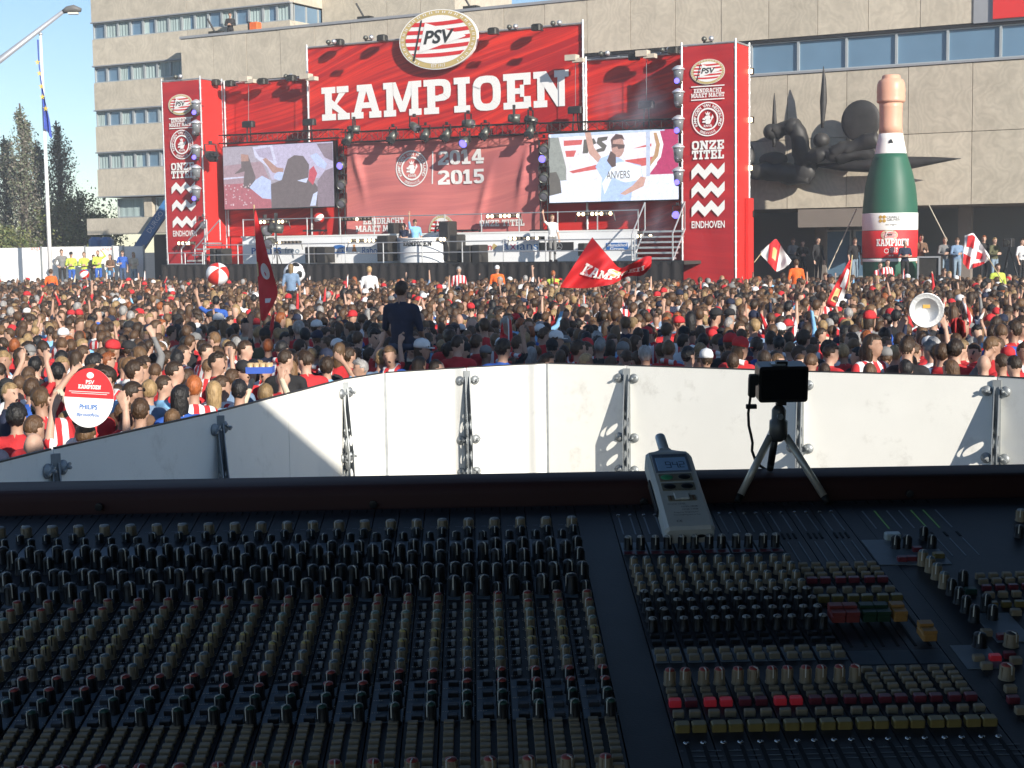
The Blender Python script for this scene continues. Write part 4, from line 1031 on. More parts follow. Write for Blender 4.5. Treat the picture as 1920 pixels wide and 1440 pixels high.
# floods on arms along the banner tops
def flood(label, px, py, v, parent_v, group):
    p = fz(px, py, v)
    r_ = thing('banner_floodlight', label, 'floodlight', FM @ Matrix.Translation(p), group)
    b = MB(FM); b.tube((p[0], parent_v, p[2]-0.05), (p[0], v, p[2]), 0.02, 5); b.build('arm', M_black, r_)
    b = MB(FM); b.bbox(p[0]-0.2, p[0]+0.2, v-0.22, v+0.1, p[2]-0.12, p[2]+0.14, 0.05); b.build('housing', M_lampb, r_)
    b = MB(FM); b.box(p[0]-0.17, p[0]+0.17, v+0.11, v+0.13, p[2]-0.1, p[2]+0.08); b.build('glass', M_lens, r_)
    return r_
for i, (px, py) in enumerate(((637, 80), (718, 72), (926, 59), (1008, 52))):
    flood(ordn[i]+' black floodlight along the top edge of the lettered banner, from the flagpole side', px, py, VC1-0.5, VC1, 'floodlights on the banner tops')
for i, (px, py) in enumerate(((405, 155), (433, 157), (494, 153), (548, 147), (1190, 107), (1264, 95))):
    flood(('black floodlight at the inner corner of the flagpole-end tower', 'second black floodlight near the flagpole-end tower', 'black floodlight in the middle above the flagpole-side banner', 'black floodlight beside the tall banner pole', 'black floodlight above the banner beside the bottle-end tower', 'black floodlight touching the bottle-end tower')[i], px, py, VB-0.5, VB, 'floodlights on the banner tops')
def twin(label, px, py, v):
    p = fz(px, py, v); r_ = thing('twin_lamp', label, 'lamp', FM @ Matrix.Translation(p), 'small twin lamps on the banner tops')
    for s_ in (-1, 1):
        b = MB(FM); b.smooth = True; b.ell((p[0]+s_*0.14, v, p[2]+0.1), (0.1, 0.12, 0.1), 10, 7); b.build('bulb_housing', M_alu if s_ > 0 else M_lampg, r_)
    b = MB(FM); b.box(p[0]-0.18, p[0]+0.18, v-0.02, v+0.02, p[2]-0.04, p[2]); b.build('bracket', M_black, r_)
for i, (px, py) in enumerate(((621, 83), (691, 75), (961, 55), (1043, 48), (1133, 105), (1248, 98), (334, 148), (541, 147), (1327, 78))):
    twin(('first', 'second', 'third', 'fourth', 'bottle-side', 'last', 'flagpole-tower', 'pole-side', 'bottle-tower')[i] + ' small twin lamp on the stage banner tops, in order along the top', px, py, (VB-0.25) if 4 <= i != 6 and i != 8 else VT)
# pale work lights and black motors on wires
def motor(label, px, y0, y1, v):
    a, c_ = fz(px, y0, v), fz(px, y1, v)
    r_ = thing('chain_hoist', label, 'hoist', FM @ Matrix.Translation(a), 'chain hoists lifting the trusses')
    b = MB(FM); b.tube(a, c_, 0.012, 5); b.build('chain', M_steel, r_)
    b = MB(FM); b.bbox(a[0]-0.3, a[0]+0.3, v-0.14, v+0.14, a[2]-0.16, a[2]+0.12, 0.05); b.tube((a[0]-0.08, v, a[2]-0.15), (a[0]-0.12, v, a[2]-0.85), 0.03, 5); b.tube((a[0]+0.08, v, a[2]-0.15), (a[0]+0.12, v, a[2]-0.85), 0.03, 5); b.build('motor', M_black, r_)
    b = MB(FM); b.box(c_[0]-0.35, c_[0]+0.12, v-0.25, v+0.1, c_[2]-0.12, c_[2]+0.1); b.box(c_[0]-0.05, c_[0]+0.4, v-0.2, v+0.1, c_[2]-0.2, c_[2]-0.04); b.build('top_bracket', mat('pale_bracket', (0.5, 0.44, 0.36), 0.7), r_)
motor('chain hoist with black motor above the flagpole-side screen', 466, 232, 148, 0.5)
motor('chain hoist with black motor beside the first big letter', 580, 228, 143, 0.5)
motor('chain hoist with black motor below the last big letter', 1079, 205, 108, 0.5)
motor('chain hoist with black motor above the presenter screen', 1212, 195, 100, 0.5)
# weather-domed moving lights stacked on the tower edges
M_dome = mat('clear_dome', (0.16, 0.17, 0.18), 0.12, var=0.1, spec=0.8)
def domed(label, px, py, v, lit, sc=0.85):
    p = fz(px, py, v); r_ = thing('domed_lamp', label, 'lamp', FM @ Matrix.Translation(p), 'weather-domed lamps on the towers')
    X = Matrix.Translation(p) @ Matrix.Scale(sc, 4)
    b = MB(FM); b.smooth = True; b.lathe([(0.28, 0.2), (0.29, 0.24), (0.2, 0.32), (0.06, 0.4)], 14, X); b.build('cap', mat('white_lamp_cap', (0.66, 0.67, 0.7), 0.3, metal=0.5), r_)
    b = MB(FM); b.smooth = True; b.lathe([(0.2, -0.28), (0.21, 0.0), (0.24, 0.2)], 14, X); b.build('dome', M_dome, r_)
    b = MB(FM); b.smooth = True; b.lathe([(0.15, -0.3), (0.17, -0.34), (0.15, -0.4), (0.08, -0.44)], 12, X); b.build('base', M_lampb, r_)
    b = MB(FM); b.smooth = True; b.ell((0, -0.2, -0.28), (0.12, 0.1, 0.12), 12, 8, X); b.build('lens', M_uv if lit else M_lens, r_)
    b = MB(FM); b.tube(X @ Vector((0, 0.2, 0.1)), X @ Vector((0, 0.6, 0.1)), 0.025, 5); b.build('clamp', M_black, r_)
dl_lab = ['topmost', 'second from the top', 'third from the top', 'fourth from the top', 'fifth from the top', 'lowest']
for i, (py, lit) in enumerate(((201, 1), (239, 0), (285, 1), (323, 0), (362, 1))): domed(dl_lab[i]+' domed lamp on the flagpole-end tower', 368, py, VT-0.3, lit)
for i, (py, lit) in enumerate(((140, 1), (183, 0), (233, 1), (286, 0), (330, 1))): domed(dl_lab[i]+' domed lamp on the bottle-end tower', 1272, py, VT-0.3, lit)
spot('violet glowing spotlight low on the edge of the bottle-end tower', 1270, 403, VT-0.2, 0, 0, 1.0, True, 'spotlights on the towers', False)
spot('black spotlight with barn doors jutting inward from the flagpole-end tower', 395, 292, VT-0.1, 12, 62, 1.4, False, 'spotlights on the towers')
spot('small black lamp low on the flagpole-end tower above the stairs', 381, 421, VT-0.2, 10, 40, 1.0, False, 'spotlights on the towers', False)
# square flood lamps up the outer edge of the bottle tower
for i, py in enumerate((134, 225, 315, 401)):
    p = fz(1407, py, VB); r_ = thing('square_floodlight', dl_lab[i if i < 3 else 5]+' of the small lit square floodlights beside the bottle-end tower', 'floodlight', FM @ Matrix.Translation(p), 'square floodlights on the tower')
    b = MB(FM); b.box(p[0]-0.12, p[0]+0.12, VB-0.02, VB+0.08, p[2]-0.12, p[2]+0.12); b.tube((p[0]-0.1, VB+0.03, p[2]), (RT1, VB+0.03, p[2]), 0.02, 5); b.build('housing', M_lampb, r_)
    b = MB(FM); b.box(p[0]-0.08, p[0]+0.08, VB-0.05, VB-0.021, p[2]-0.08, p[2]+0.08); b.build('lamp_glass', M_warm, r_)
# blinder bars with rows of bulbs
def blinder(label, px, py, v, n_, lit, w=1.55):
    p = fz(px, py, v); r_ = thing('blinder_bar', label, 'light bar', FM @ Matrix.Translation(p), 'bars of small bulbs on the stage')
    b = MB(FM); b.box(p[0]-w/2, p[0]+w/2, v, v+0.1, p[2]-0.07, p[2]+0.07); b.tube((p[0]-w/2, v+0.05, p[2]), (p[0]-w/2-0.08, v+0.05, p[2]-0.3), 0.02, 4); b.tube((p[0]+w/2, v+0.05, p[2]), (p[0]+w/2+0.08, v+0.05, p[2]-0.3), 0.02, 4); b.build('bar', M_lampb, r_)
    for i in range(n_):
        b = MB(FM); b.smooth = True; x_ = p[0]-w/2+w*(i+0.5)/n_; b.ell((x_, v-0.02, p[2]), (0.07, 0.05, 0.07), 8, 6); b.build('bulb', M_warm if i in lit else M_dead, r_)
blinder('lit bulb bar above the railing behind the tall thin flag', 513, 416, 0.1, 8, (0, 1, 4, 5, 6))
blinder('bulb bar with one lit bulb before the motto on the red cloth', 666, 411, -0.1, 8, (4,))
blinder('lit bulb bar before the end of the red cloth', 943, 405, 0.1, 8, (0, 1, 3, 4, 5, 7))
blinder('lit bulb bar below the presenter screen', 1115, 401, 0.1, 8, (0, 1, 3, 4, 5, 7))
blinder('bulb bar on the lower deck before the lower-case sponsor name in slate', 535, 455, VR-0.5, 8, (0, 1, 2))
blinder('bulb bar on the lower deck above the blue bank name', 682, 451, VR-0.5, 8, (0, 2, 4, 5, 6))
blinder('bulb bar on the lower deck above the blue and red sponsor name', 986, 447, VR-0.5, 8, (0, 1, 4, 6))
blinder('bulb bar on the front of the presenters counter', 812, 449, VR-1.0, 8, (2, 4, 6, 7), 1.2)
blinder('row of lit bulbs on the riser beside the far stairs', 1195, 443, VB-0.3, 7, (0, 1, 3, 4, 6), 1.3)
blinder('row of bulbs low on the front of the flagpole-end tower', 349, 456, VT-0.3, 8, (0, 2, 4, 5), 0.9)
# ---- loudspeakers
M_spk = mat('loudspeaker_black', (0.03, 0.028, 0.026), 0.75, var=0.3, scale=9)
def speaker(label, x0, x1, y0, y1, v, deep=0.7, cones=2):
    u0, zt_ = fac(x0, y0, v); u1, zb_ = fac(x1, y1, v)
    r_ = fthing('loudspeaker', label, 'loudspeaker', (u0+u1)/2, v, zb_, 'loudspeakers on the stage')
    b = MB(FM); b.bbox(u0, u1, v, v+deep, zb_, zt_, 0.03); b.build('cabinet', M_spk, r_)
    b = MB(FM); b.box(u0+0.05, u1-0.05, v-0.015, v-0.002, zb_+0.06, zt_-0.06); b.build('grille', M_black, r_)
for a in (('black loudspeaker pair on deck before the slate sponsor name, flagpole half', 571, 590, 463, 493, VF+0.7), ('black loudspeaker beside its twin before the blue badge', 592, 611, 463, 493, VF+0.7),
          ('black loudspeaker at the flagpole side of the white counter', 706, 729, 442, 490, VF+0.6), ('slim tall loudspeaker on the riser behind the counter', 726, 740, 418, 445, VR+0.1),
          ('tall loudspeaker standing at the bottle side of the white counter', 822, 842, 415, 490, VF+0.8), ('short loudspeaker next to the tall one by the counter', 842, 858, 440, 490, VF+0.9),
          ('black loudspeaker on deck below the small gold badge', 866, 882, 460, 492, VF+0.7), ('wide black loudspeaker on deck next to the gold badge', 884, 900, 459, 492, VF+0.7),
          ('black loudspeaker on deck behind the big waving flag', 1083, 1097, 456, 480, VF+0.8),
          ('loudspeaker cabinet under the stairs at the flagpole end', 392, 403, 466, 495, VF+0.6), ('second loudspeaker cabinet beside the stairs at the flagpole end', 405, 417, 466, 495, VF+0.6)):
    speaker(*a)
# flight frames, wedge monitors, tables as low dark things on the riser
for i, (px, lab) in enumerate(((588, 'low black keyboard stand on the riser near the flagpole-side screen'), (878, 'low black stand on the riser beside the counter'), (1016, 'low black stand on the riser behind the standing presenter'))):
    p = fz(px, 435, VR+0.5); r_ = thing('equipment_stand', lab, 'stand', FM @ Matrix.Translation(p))
    b = MB(FM); b.box(p[0]-0.5, p[0]+0.5, VR+0.4, VR+0.8, p[2]+0.02, p[2]+0.1); b.build('top', M_black, r_)
    for s_ in (-0.4, 0.4):
        b = MB(FM); b.tube((p[0]+s_-0.1, VR+0.6, ZR2), (p[0]+s_+0.1, VR+0.6, p[2]+0.02), 0.02, 5); b.build('leg', M_black, r_)
p = fz(500, 428, VF+0.5)
spot('large grey followspot on the deck at the flagpole end', 497, 433, VF+0.5, 0, 60, 1.5, False, 'followspots at the flagpole end', False)
spot('second grey followspot beside the first at the flagpole end of the deck', 518, 428, VF+0.6, -10, -60, 1.4, False, 'followspots at the flagpole end', False)
spot('low black lamp on the deck under the followspots', 506, 455, VF+0.4, 10, 20, 1.4, False, 'followspots at the flagpole end', False)
for px, lab in ((497, 'tripod under the large followspot'), (518, 'tripod under the second followspot')):
    p = fz(px, 435, VF+0.55); b = MB(FM); b.tube((p[0], p[1], ZD), (p[0], p[1], p[2]), 0.025, 6)
    for a in (0, 2.1, 4.2): b.tube((p[0]+0.25*math.cos(a), p[1]+0.25*math.sin(a), ZD), (p[0], p[1], ZD+0.6), 0.018, 5)
    tag(b.build('lamp_stand', M_black, None, FM @ Vector((p[0], p[1], ZD))), lab, 'stand')

# ---- presenters' counter
v = VF+0.35; u0, u1 = fac(738, 470, v)[0], fac(822, 470, v)[0]; zt_ = fac(780, 448, v)[1]
ct = fthing('presenters_counter', 'curved white counter with dark lettering in the middle of the stage', 'counter', (u0+u1)/2, v, ZD)
def cfn(x, z, l=0): 
    a = min(1, max(0, (x-u0)/(u1-u0))); return (x, v+0.5-0.5*max(0.0, math.sin(a*math.pi))**0.6-l, z)
b = MB(FM); b.smooth = True; b.grid(lambda a, t_: cfn(lerp(u0, u1, a), lerp(ZD, zt_, t_)), 24, 2); b.build('front', M_fas, ct)
top = [cfn(lerp(u0-0.05, u1+0.05, min(1, max(0, i/24))), zt_, 0.05) for i in range(25)]
b = MB(FM); vs = [(*p_[:2], zt_) for p_ in top] + [(u1, v+0.9, zt_), (u0, v+0.9, zt_)]; n_ = len(vs)
b.add(vs + [(x_, y_, zt_+0.05) for x_, y_, _ in vs], [tuple(range(n_-1, -1, -1)), tuple(range(n_, 2*n_))] + [(i, (i+1) % n_, n_+(i+1) % n_, n_+i) for i in range(n_)]); b.build('counter_top', M_wprint, ct)
b = MB(FM); slab_text(b, 'KAMPIOEN', (u0+u1)/2, zt_-0.28, 0.2, 0, 1.35, fn=lambda x, z, l: cfn(x, z, 0.012+l)); b.build('lettering', M_dprint, ct)
# ---- beach balls and football
def ball(label, px, py, rpx, D=None, kind='beach', v=None):
    if D: c_ = at(px, py, D)
    else: c_ = FM @ Vector(fz(px, py, v))
    dist = (c_-CAM).length; r = rpx*dist/FPX
    b = MB(); b.smooth = True
    rot = Euler((0.9, 0.5, 0.4+px)).to_matrix()
    n, m = 24, 16
    X = Matrix.Translation(c_) @ rot.to_4x4()
    b.ell((0, 0, 0), (r, r, r), n, m, X)
    if kind == 'beach':
        for i, f in enumerate(b.f):
            cc = sum((X.inverted() @ Vector(b.v[j]) for j in f), Vector())/len(f); a = math.atan2(cc.y, cc.x)
            b.mi[i] = 1 if int((a+math.pi)/(2*math.pi)*6) % 2 else 0
        return tag(b.build('beach_ball', [mat('ball_white', (0.8, 0.8, 0.8), 0.35, var=0.02), mat('ball_red', (0.6, 0.03, 0.02), 0.35, var=0.03)], None, c_), label, 'ball')
    phi = (1+5**0.5)/2
    pent = [Vector(p_).normalized() for p_ in [(0, s1, s2*phi) for s1 in (-1, 1) for s2 in (-1, 1)] + [(s1, s2*phi, 0) for s1 in (-1, 1) for s2 in (-1, 1)] + [(s2*phi, 0, s1) for s1 in (-1, 1) for s2 in (-1, 1)]]
    b = MB(); b.smooth = True; b.ell((0, 0, 0), (r, r, r), 48, 32, X)
    for i, f in enumerate(b.f):
        cc = (sum((X.inverted() @ Vector(b.v[j]) for j in f), Vector())/len(f)).normalized()
        b.mi[i] = 1 if max(cc.dot(p_) for p_ in pent) > math.cos(R(20)) else 0
    return tag(b.build('football', [mat('ball_white', (0.8, 0.8, 0.8)), mat('ball_black', (0.02, 0.02, 0.02), 0.4)], None, c_), label, 'ball')
ball('large red and white beach ball floating above the crowd beside the tall flag', 408, 514, 21, D=50)
ball('small red and white beach ball in front of the far white hoarding', 158, 515, 9, D=60)
ball('red and white beach ball in the air behind the upper stage railing', 598, 409, 10, v=0.0)
ball('oversized black and white football held up in the crowd before the stage', 552, 512, 20, D=52, kind='football')

# ================================================================== roof things
p = fz(481, 45, VH+0.6); 
r_ = thing('orange_box', 'orange warning box on the roof edge of the hall', 'box', FM @ Matrix.Translation((p[0], VH+0.6, ZR)))
b = MB(FM); b.bbox(p[0]-0.25, p[0]+0.25, VH+0.3, VH+0.7, ZR+0.13, ZR+0.55, 0.04); b.build('box', mat('orange_plastic', (0.65, 0.13, 0.03)), r_)
b = MB(FM); b.box(p[0]-0.31, p[0]-0.26, VH+0.28, VH+0.72, ZR+0.13, ZR+0.6); b.build('handle', M_black, r_)
for px, py, lab in ((685, 20, 'black floodlight with raised flap on the roof before the stair core'), (884, 8, 'black floodlight on the roof just beside the oval crest sign'), (405, 48, 'black tilted roof lamp beside the person on the roof')):
    p = fz(px, py, VH+0.5); r_ = thing('roof_floodlight', lab, 'floodlight', FM @ Matrix.Translation((p[0], VH+0.5, ZR)), 'floodlights on the hall roof')
    b = MB(FM); b.box(p[0]-0.35, p[0]+0.35, VH+0.3, VH+0.7, ZR+0.14, ZR+0.3); b.build('housing', M_lampb, r_)
    b = MB(FM); b.tube((p[0]-0.1, VH+0.5, ZR+0.3), (p[0]-0.45, VH+0.4, ZR+0.95), 0.05, 6); b.build('flap', M_black, r_)

# ================================================================== wall sculpture
M_bronze = mat('dark_bronze', (0.045, 0.043, 0.042), 0.55, metal=0.35, var=0.3, scale=2.5, bump=0.3, bscale=7)
VW = VH-0.9
sc = fthing('wall_sculpture', 'dark bronze abstract sculpture with spheres and long spikes on the wall', 'sculpture', 9.5, VH-0.5, 7)
def P3(px, py, dv=0.0): u_, z_ = fac(px, py, VW+dv); return Vector((u_, VW+dv, z_))
def sph(name, px, py, r, dv=0, sq=(1, 1, 1)):
    b = MB(FM); b.smooth = True; c_ = P3(px, py, dv); b.ell(c_, (r*sq[0], r*sq[1], r*sq[2]), 20, 14); b.build(name, M_bronze, sc)
def limb(name, pts, radii, n_=12):
    b = MB(FM); b.smooth = True; 
    P_ = [P3(*p_) for p_ in pts]; Q_, R_2 = [], []
    for i in range(len(P_)-1):
        for k in range(4): Q_.append(P_[i].lerp(P_[i+1], k/4)); R_2.append(lerp(radii[i], radii[i+1], k/4))
    Q_.append(P_[-1]); R_2.append(radii[-1]); b.path(Q_, 0.1, n_, R_2)
    if 'spike' not in name: b.v = [tuple(Vector(p_) + mnoise.noise_vector(Vector(p_)*2.3)*0.13 + mnoise.noise_vector(Vector(p_)*6)*0.05) for p_ in b.v]
    b.build(name, M_bronze, sc)
sph('sphere', 1446, 247, 0.33); limb('spike', [(1452, 174), (1452, 190), (1452, 230), (1451, 276)], [0.01, 0.05, 0.1, 0.06])
limb('bent_arm', [(1452, 247), (1470, 240), (1488, 236), (1496, 250), (1502, 275), (1508, 300, 0.3), (1512, 320, 0.5)], [0.28, 0.26, 0.34, 0.36, 0.35, 0.4, 0.45])
sph('shoulder_knob', 1487, 238, 0.38)
limb('spike', [(1544, 124), (1545, 150), (1544, 190), (1542, 240)], [0.01, 0.09, 0.15, 0.06]); sph('sphere', 1540, 263, 0.34, 0, (1, 1, .9))
sph('disc', 1614, 227, 0.8, 0.1, (1, 0.16, 1.05))
limb('lower_wing', [(1396, 325), (1410, 322), (1440, 320, .2), (1480, 325, .3), (1520, 335, .3)], [0.1, 0.3, 0.38, 0.4, 0.22])
sph('bowl', 1450, 300, 0.62, 0.3, (1.0, .35, .55)); sph('belly', 1505, 322, 0.55, 0.3, (1.0, .6, .85))
limb('side_stem', [(1399, 250, .4), (1402, 290, .4), (1404, 330, .4)], [0.06, 0.25, 0.3])
limb('knuckled_bar', [(1512, 292, .2), (1535, 290), (1550, 282), (1562, 292), (1580, 280), (1600, 276), (1622, 268), (1648, 262)], [0.3, 0.34, 0.22, 0.3, 0.34, 0.24, 0.36, 0.3], 9)
limb('knuckled_bar', [(1560, 278), (1580, 296), (1602, 290), (1625, 288), (1640, 280)], [0.2, 0.28, 0.22, 0.3, 0.2], 8)
limb('long_spike', [(1530, 310, .2), (1580, 312, .1), (1640, 310), (1700, 306), (1750, 301), (1802, 297)], [0.05, 0.2, 0.3, 0.27, 0.15, 0.01])
for px, py in ((1505, 318), (1600, 290)):
    b = MB(FM); c_ = P3(px, py); b.tube((c_[0], VW, c_[2]), (c_[0], VH+0.05, c_[2]), 0.09, 8); b.build('wall_bracket', M_bronze, sc)

# ================================================================== inflatable bottle
VBt = 4.2
def bo(px, py): u_, z_ = fac(px, py, VBt); return u_, z_
ub = bo(1668, 500)[0]; zb = 1.4
Zp = lambda y: bo(1663, y)[1]
pxm = abs(bo(1718, 450)[0]-bo(1618, 450)[0])/100.0
wid = lambda w: w*pxm*0.5
bt = fthing('inflatable_bottle', 'giant inflatable green champagne bottle before the hall entrance', 'inflatable', ub, VBt, zb)
M_grn = mat('bottle_green_vinyl', (0.018, 0.10, 0.062), 0.5, var=0.12, scale=1.2, bump=0.1, bscale=3)
M_pink = mat('salmon_foil_vinyl', (0.66, 0.36, 0.25), 0.42, var=0.1, scale=1.5, bump=0.4, bscale=4)
def ring(name, prof, m):
    b = MB(FM); b.smooth = True
    b.lathe([(wid(w), Zp(y) if y is not None else zb) for w, y in prof], 36, Matrix.Translation((ub, VBt, 0)), cap=True); return b.build(name, m, bt)
ring('body', [(96, None), (99, 505), (101, 480), (101, 430), (101, 400), (99.5, 385), (96, 365), (91, 347), (83, 328), (73, 312), (64, 298), (57, 287)], M_grn)
ring('neck_label', [(58.5, 291), (58, 288), (53, 275), (47.5, 262), (43.6, 251)], M_wprint)
ring('neck', [(43.2, 252), (42, 238), (41.5, 218), (42.3, 202), (43.5, 190)], M_pink)
ring('cap', [(44, 194), (51, 192), (52.5, 189), (51, 187), (52.5, 182), (51, 178), (52.5, 172), (50, 158), (44, 151), (36, 149), (34, 147), (33, 143), (28, 141)], M_pink)
ring('white_label', [(101.5, 432), (102.2, 431), (102.2, 401), (101.5, 400)], M_wprint)
ring('red_label', [(101.5, 483), (102.3, 482.5), (102.3, 433), (101.5, 432.5)], M_rprint)
ring('label_stripe', [(101.4, 490), (102.2, 489.5), (102.2, 485), (101.4, 484.5)], M_wprint)
# prints wrapped round the label
# direction from the bottle to the camera in the facade frame
cc = FMI @ CAM; ang0 = math.atan2(cc.y-VBt, cc.x-ub)
def wrap(x, z, l=0):
    r_ = wid(102.6)+0.004+l; a = ang0 + x/r_; return (ub+r_*math.cos(a), VBt+r_*math.sin(a), z)
b = MB(FM); vs, fs = text_poly('KAMPIOEN', 0.3)
slab_text(b, 'KAMPIOEN', 0.12, Zp(461), 0.26, 0, 1.25, fn=lambda x, z, l: wrap(x, z, l)); b.build('label_lettering', M_wprint, bt)
crest(-0.02, Zp(441), 0.3, 0.19, 0, bt, FM, fn=lambda x, z, l: wrap(x, z, l), step=0.004, text=False)
b = MB(FM)
for t_, x_, y_, s_ in (('2014', 0.15, 468, 0.14), ('2015', 0.15, 473, 0.14), ('et al', 0.05, 480, 0.1)):
    vs, fs = text_poly(t_, s_, 0.01); b.add([wrap(x_+p_, Zp(y_)+q_, 0.002) for p_, q_ in vs], fs)
b.build('label_lettering', M_wprint, bt)
b = MB(FM)
for i in range(12):
    q = ring_quads(-0.12, Zp(470), 0.09, 0.09, 0.02, i*math.pi/6, (i+1)*math.pi/6, 1, 2.0)[0]; b.add([wrap(p_, q_, 0.002) for p_, q_ in q], [(0, 1, 2, 3)])
b.build('label_ring', M_wprint, bt)
for t_, x_, y_, s_ in (('CHARLES', 0.14, 410, 0.13), ('GRUVEN', 0.14, 415, 0.13), ('the original', 0.05, 423, 0.09)):
    b = MB(FM); vs, fs = text_poly(t_, s_, 0.0); b.add([wrap(x_+p_, Zp(y_)+q_, 0.002) for p_, q_ in vs], fs); b.build('small_lettering', M_dprint, bt)
b = MB(FM); zc = Zp(411)
for dx, dz in ((-1, -1), (1, -1), (-1, 1), (1, 1)): b.add([wrap(-0.28+0.07*dx+p_, zc+0.07*dz+q_, 0.002) for p_, q_ in ellipse(0, 0, 0.065, 0.065, 10)], [tuple(range(10))])
b.build('gold_mark', M_obprint, bt)
b = MB(FM); zc = Zp(268)
def wrapn(x, z): 
    r_ = wid(51)+0.02; a = ang0+x/r_; return (ub+r_*math.cos(a), VBt+r_*math.sin(a), z)
b.add([wrapn(p_, zc+q_) for p_, q_ in ((-.08, -.05), (.1, -.04), (.05, .08), (0, .12), (-.05, .04))], [(0, 1, 2, 3, 4)]); b.build('neck_mark', M_dprint, bt)
# guy ropes
M_rope = mat('pale_rope', (0.42, 0.38, 0.3), 0.9)
for i, (a, c_) in enumerate((((1606, 392), (1553, 506)), ((1742, 385), (1776, 452)), ((1684, 195), (1702, 310)))):
    p_, q_ = fz(*a, VBt+0.2), fz(*c_, VBt-0.6 if i != 2 else VBt+0.4)
    b = MB(FM); b.tube(p_, q_, 0.022, 6)
    tag(b.build('guy_rope', M_rope, None, FM @ Vector(q_)), ('taut pale guy rope slanting down on the tower side of the bottle', 'taut pale guy rope slanting down on the far side of the bottle', 'thin rope hanging down along the bottle neck')[i], 'rope', 'ropes of the inflatable bottle')
# flight case, camera tripod on the terrace
def zt_at(px, py, v): return fz(px, py, v)
p = fz(1744, 500, 3.3); r_ = thing('flight_case', 'grey framed black flight case on the terrace beside the bottle', 'case', FM @ Matrix.Translation((p[0], 3.3, 1.4)))
b = MB(FM); b.bbox(p[0]-0.4, p[0]+0.4, 3.1, 3.6, 1.45, 2.42, 0.02); b.build('body', M_spk, r_)
for (x0, x1, z0, z1) in ((-.42, .42, 1.4, 1.46), (-.42, .42, 2.38, 2.44), (-.42, -.36, 1.46, 2.38), (.36, .42, 1.46, 2.38)):
    b = MB(FM); b.box(p[0]+x0, p[0]+x1, 3.05, 3.12, z0, z1); b.build('frame_bar', M_alu, r_)
p = fz(1892, 455, 4.5); r_ = thing('video_camera', 'video camera on a tripod on the terrace near the edge of view', 'camera', FM @ Matrix.Translation((p[0], 4.5, 1.4)))
b = MB(FM); b.bbox(p[0]-0.16, p[0]+0.16, 4.2, 4.8, p[2]-0.16, p[2]+0.16, 0.04); b.build('body', M_black, r_)
b = MB(FM); b.tube((p[0], 4.2, p[2]), (p[0], 3.95, p[2]), 0.09, 10); b.build('lens', M_lampb, r_)
for a in (0.3, 2.4, 4.5):
    b = MB(FM); b.tube((p[0]+0.4*math.cos(a), 4.5+0.4*math.sin(a), 1.4), (p[0], 4.5, p[2]-0.16), 0.025, 6); b.build('leg', M_black, r_)
# drifting stage smoke
sm = bpy.data.materials.new('stage_smoke'); sm.use_nodes = True; nt = sm.node_tree; nt.nodes.clear()
out = nt.nodes.new('ShaderNodeOutputMaterial'); pv = nt.nodes.new('ShaderNodeVolumePrincipled'); pv.inputs['Color'].default_value = (0.8, 0.8, 0.95, 1)
tc = nt.nodes.new('ShaderNodeTexCoord'); nz = nt.nodes.new('ShaderNodeTexNoise'); nz.inputs['Scale'].default_value = 0.8; nz.inputs['Detail'].default_value = 3
nt.links.new(tc.outputs['Object'], nz.inputs['Vector']); ln = nt.nodes.new('ShaderNodeVectorMath'); ln.operation = 'LENGTH'
mp = nt.nodes.new('ShaderNodeMapping'); mp.vector_type = 'POINT'; nt.links.new(tc.outputs['Generated'], mp.inputs['Vector']); mp.inputs['Location'].default_value = (-1, -1, -1); mp.inputs['Scale'].default_value = (2, 2, 2)
nt.links.new(mp.outputs['Vector'], ln.inputs[0])
mr = nt.nodes.new('ShaderNodeMapRange'); mr.inputs['From Min'].default_value = 1.0; mr.inputs['From Max'].default_value = 0.1; mr.inputs['To Max'].default_value = 0.55
nt.links.new(ln.outputs['Value'], mr.inputs['Value'])
m2 = nt.nodes.new('ShaderNodeMapRange'); m2.inputs['From Min'].default_value = 0.42; m2.inputs['From Max'].default_value = 0.7; nt.links.new(nz.outputs['Fac'], m2.inputs['Value'])
mm = nt.nodes.new('ShaderNodeMath'); mm.operation = 'MULTIPLY'; nt.links.new(mr.outputs['Result'], mm.inputs[0]); nt.links.new(m2.outputs['Result'], mm.inputs[1]); nt.links.new(mm.outputs[0], pv.inputs['Density'])
nt.links.new(pv.outputs['Volume'], out.inputs['Volume'])
for i, (a, c_, lab) in enumerate((((1120, 250), (1270, 130), 'thin bluish stage smoke before the banner at the bottle end'), ((1150, 470), (1275, 350), 'thin bluish stage smoke drifting over the far stairs'))):
    p_, q_ = fz(*a, -1.2), fz(*c_, 0.9); b = MB(FM); u0, u1 = fac(a[0], a[1], -0.2)[0], fac(c_[0], c_[1], -0.2)[0]; z0, z1 = p_[2], q_[2]
    b.box(u0, u1, -1.3, 0.3 if i else 0.9, z0, z1); tag(b.build('smoke', sm, None, FM @ Vector((u0, -1.3, z0))), lab, 'smoke', kind='stuff')
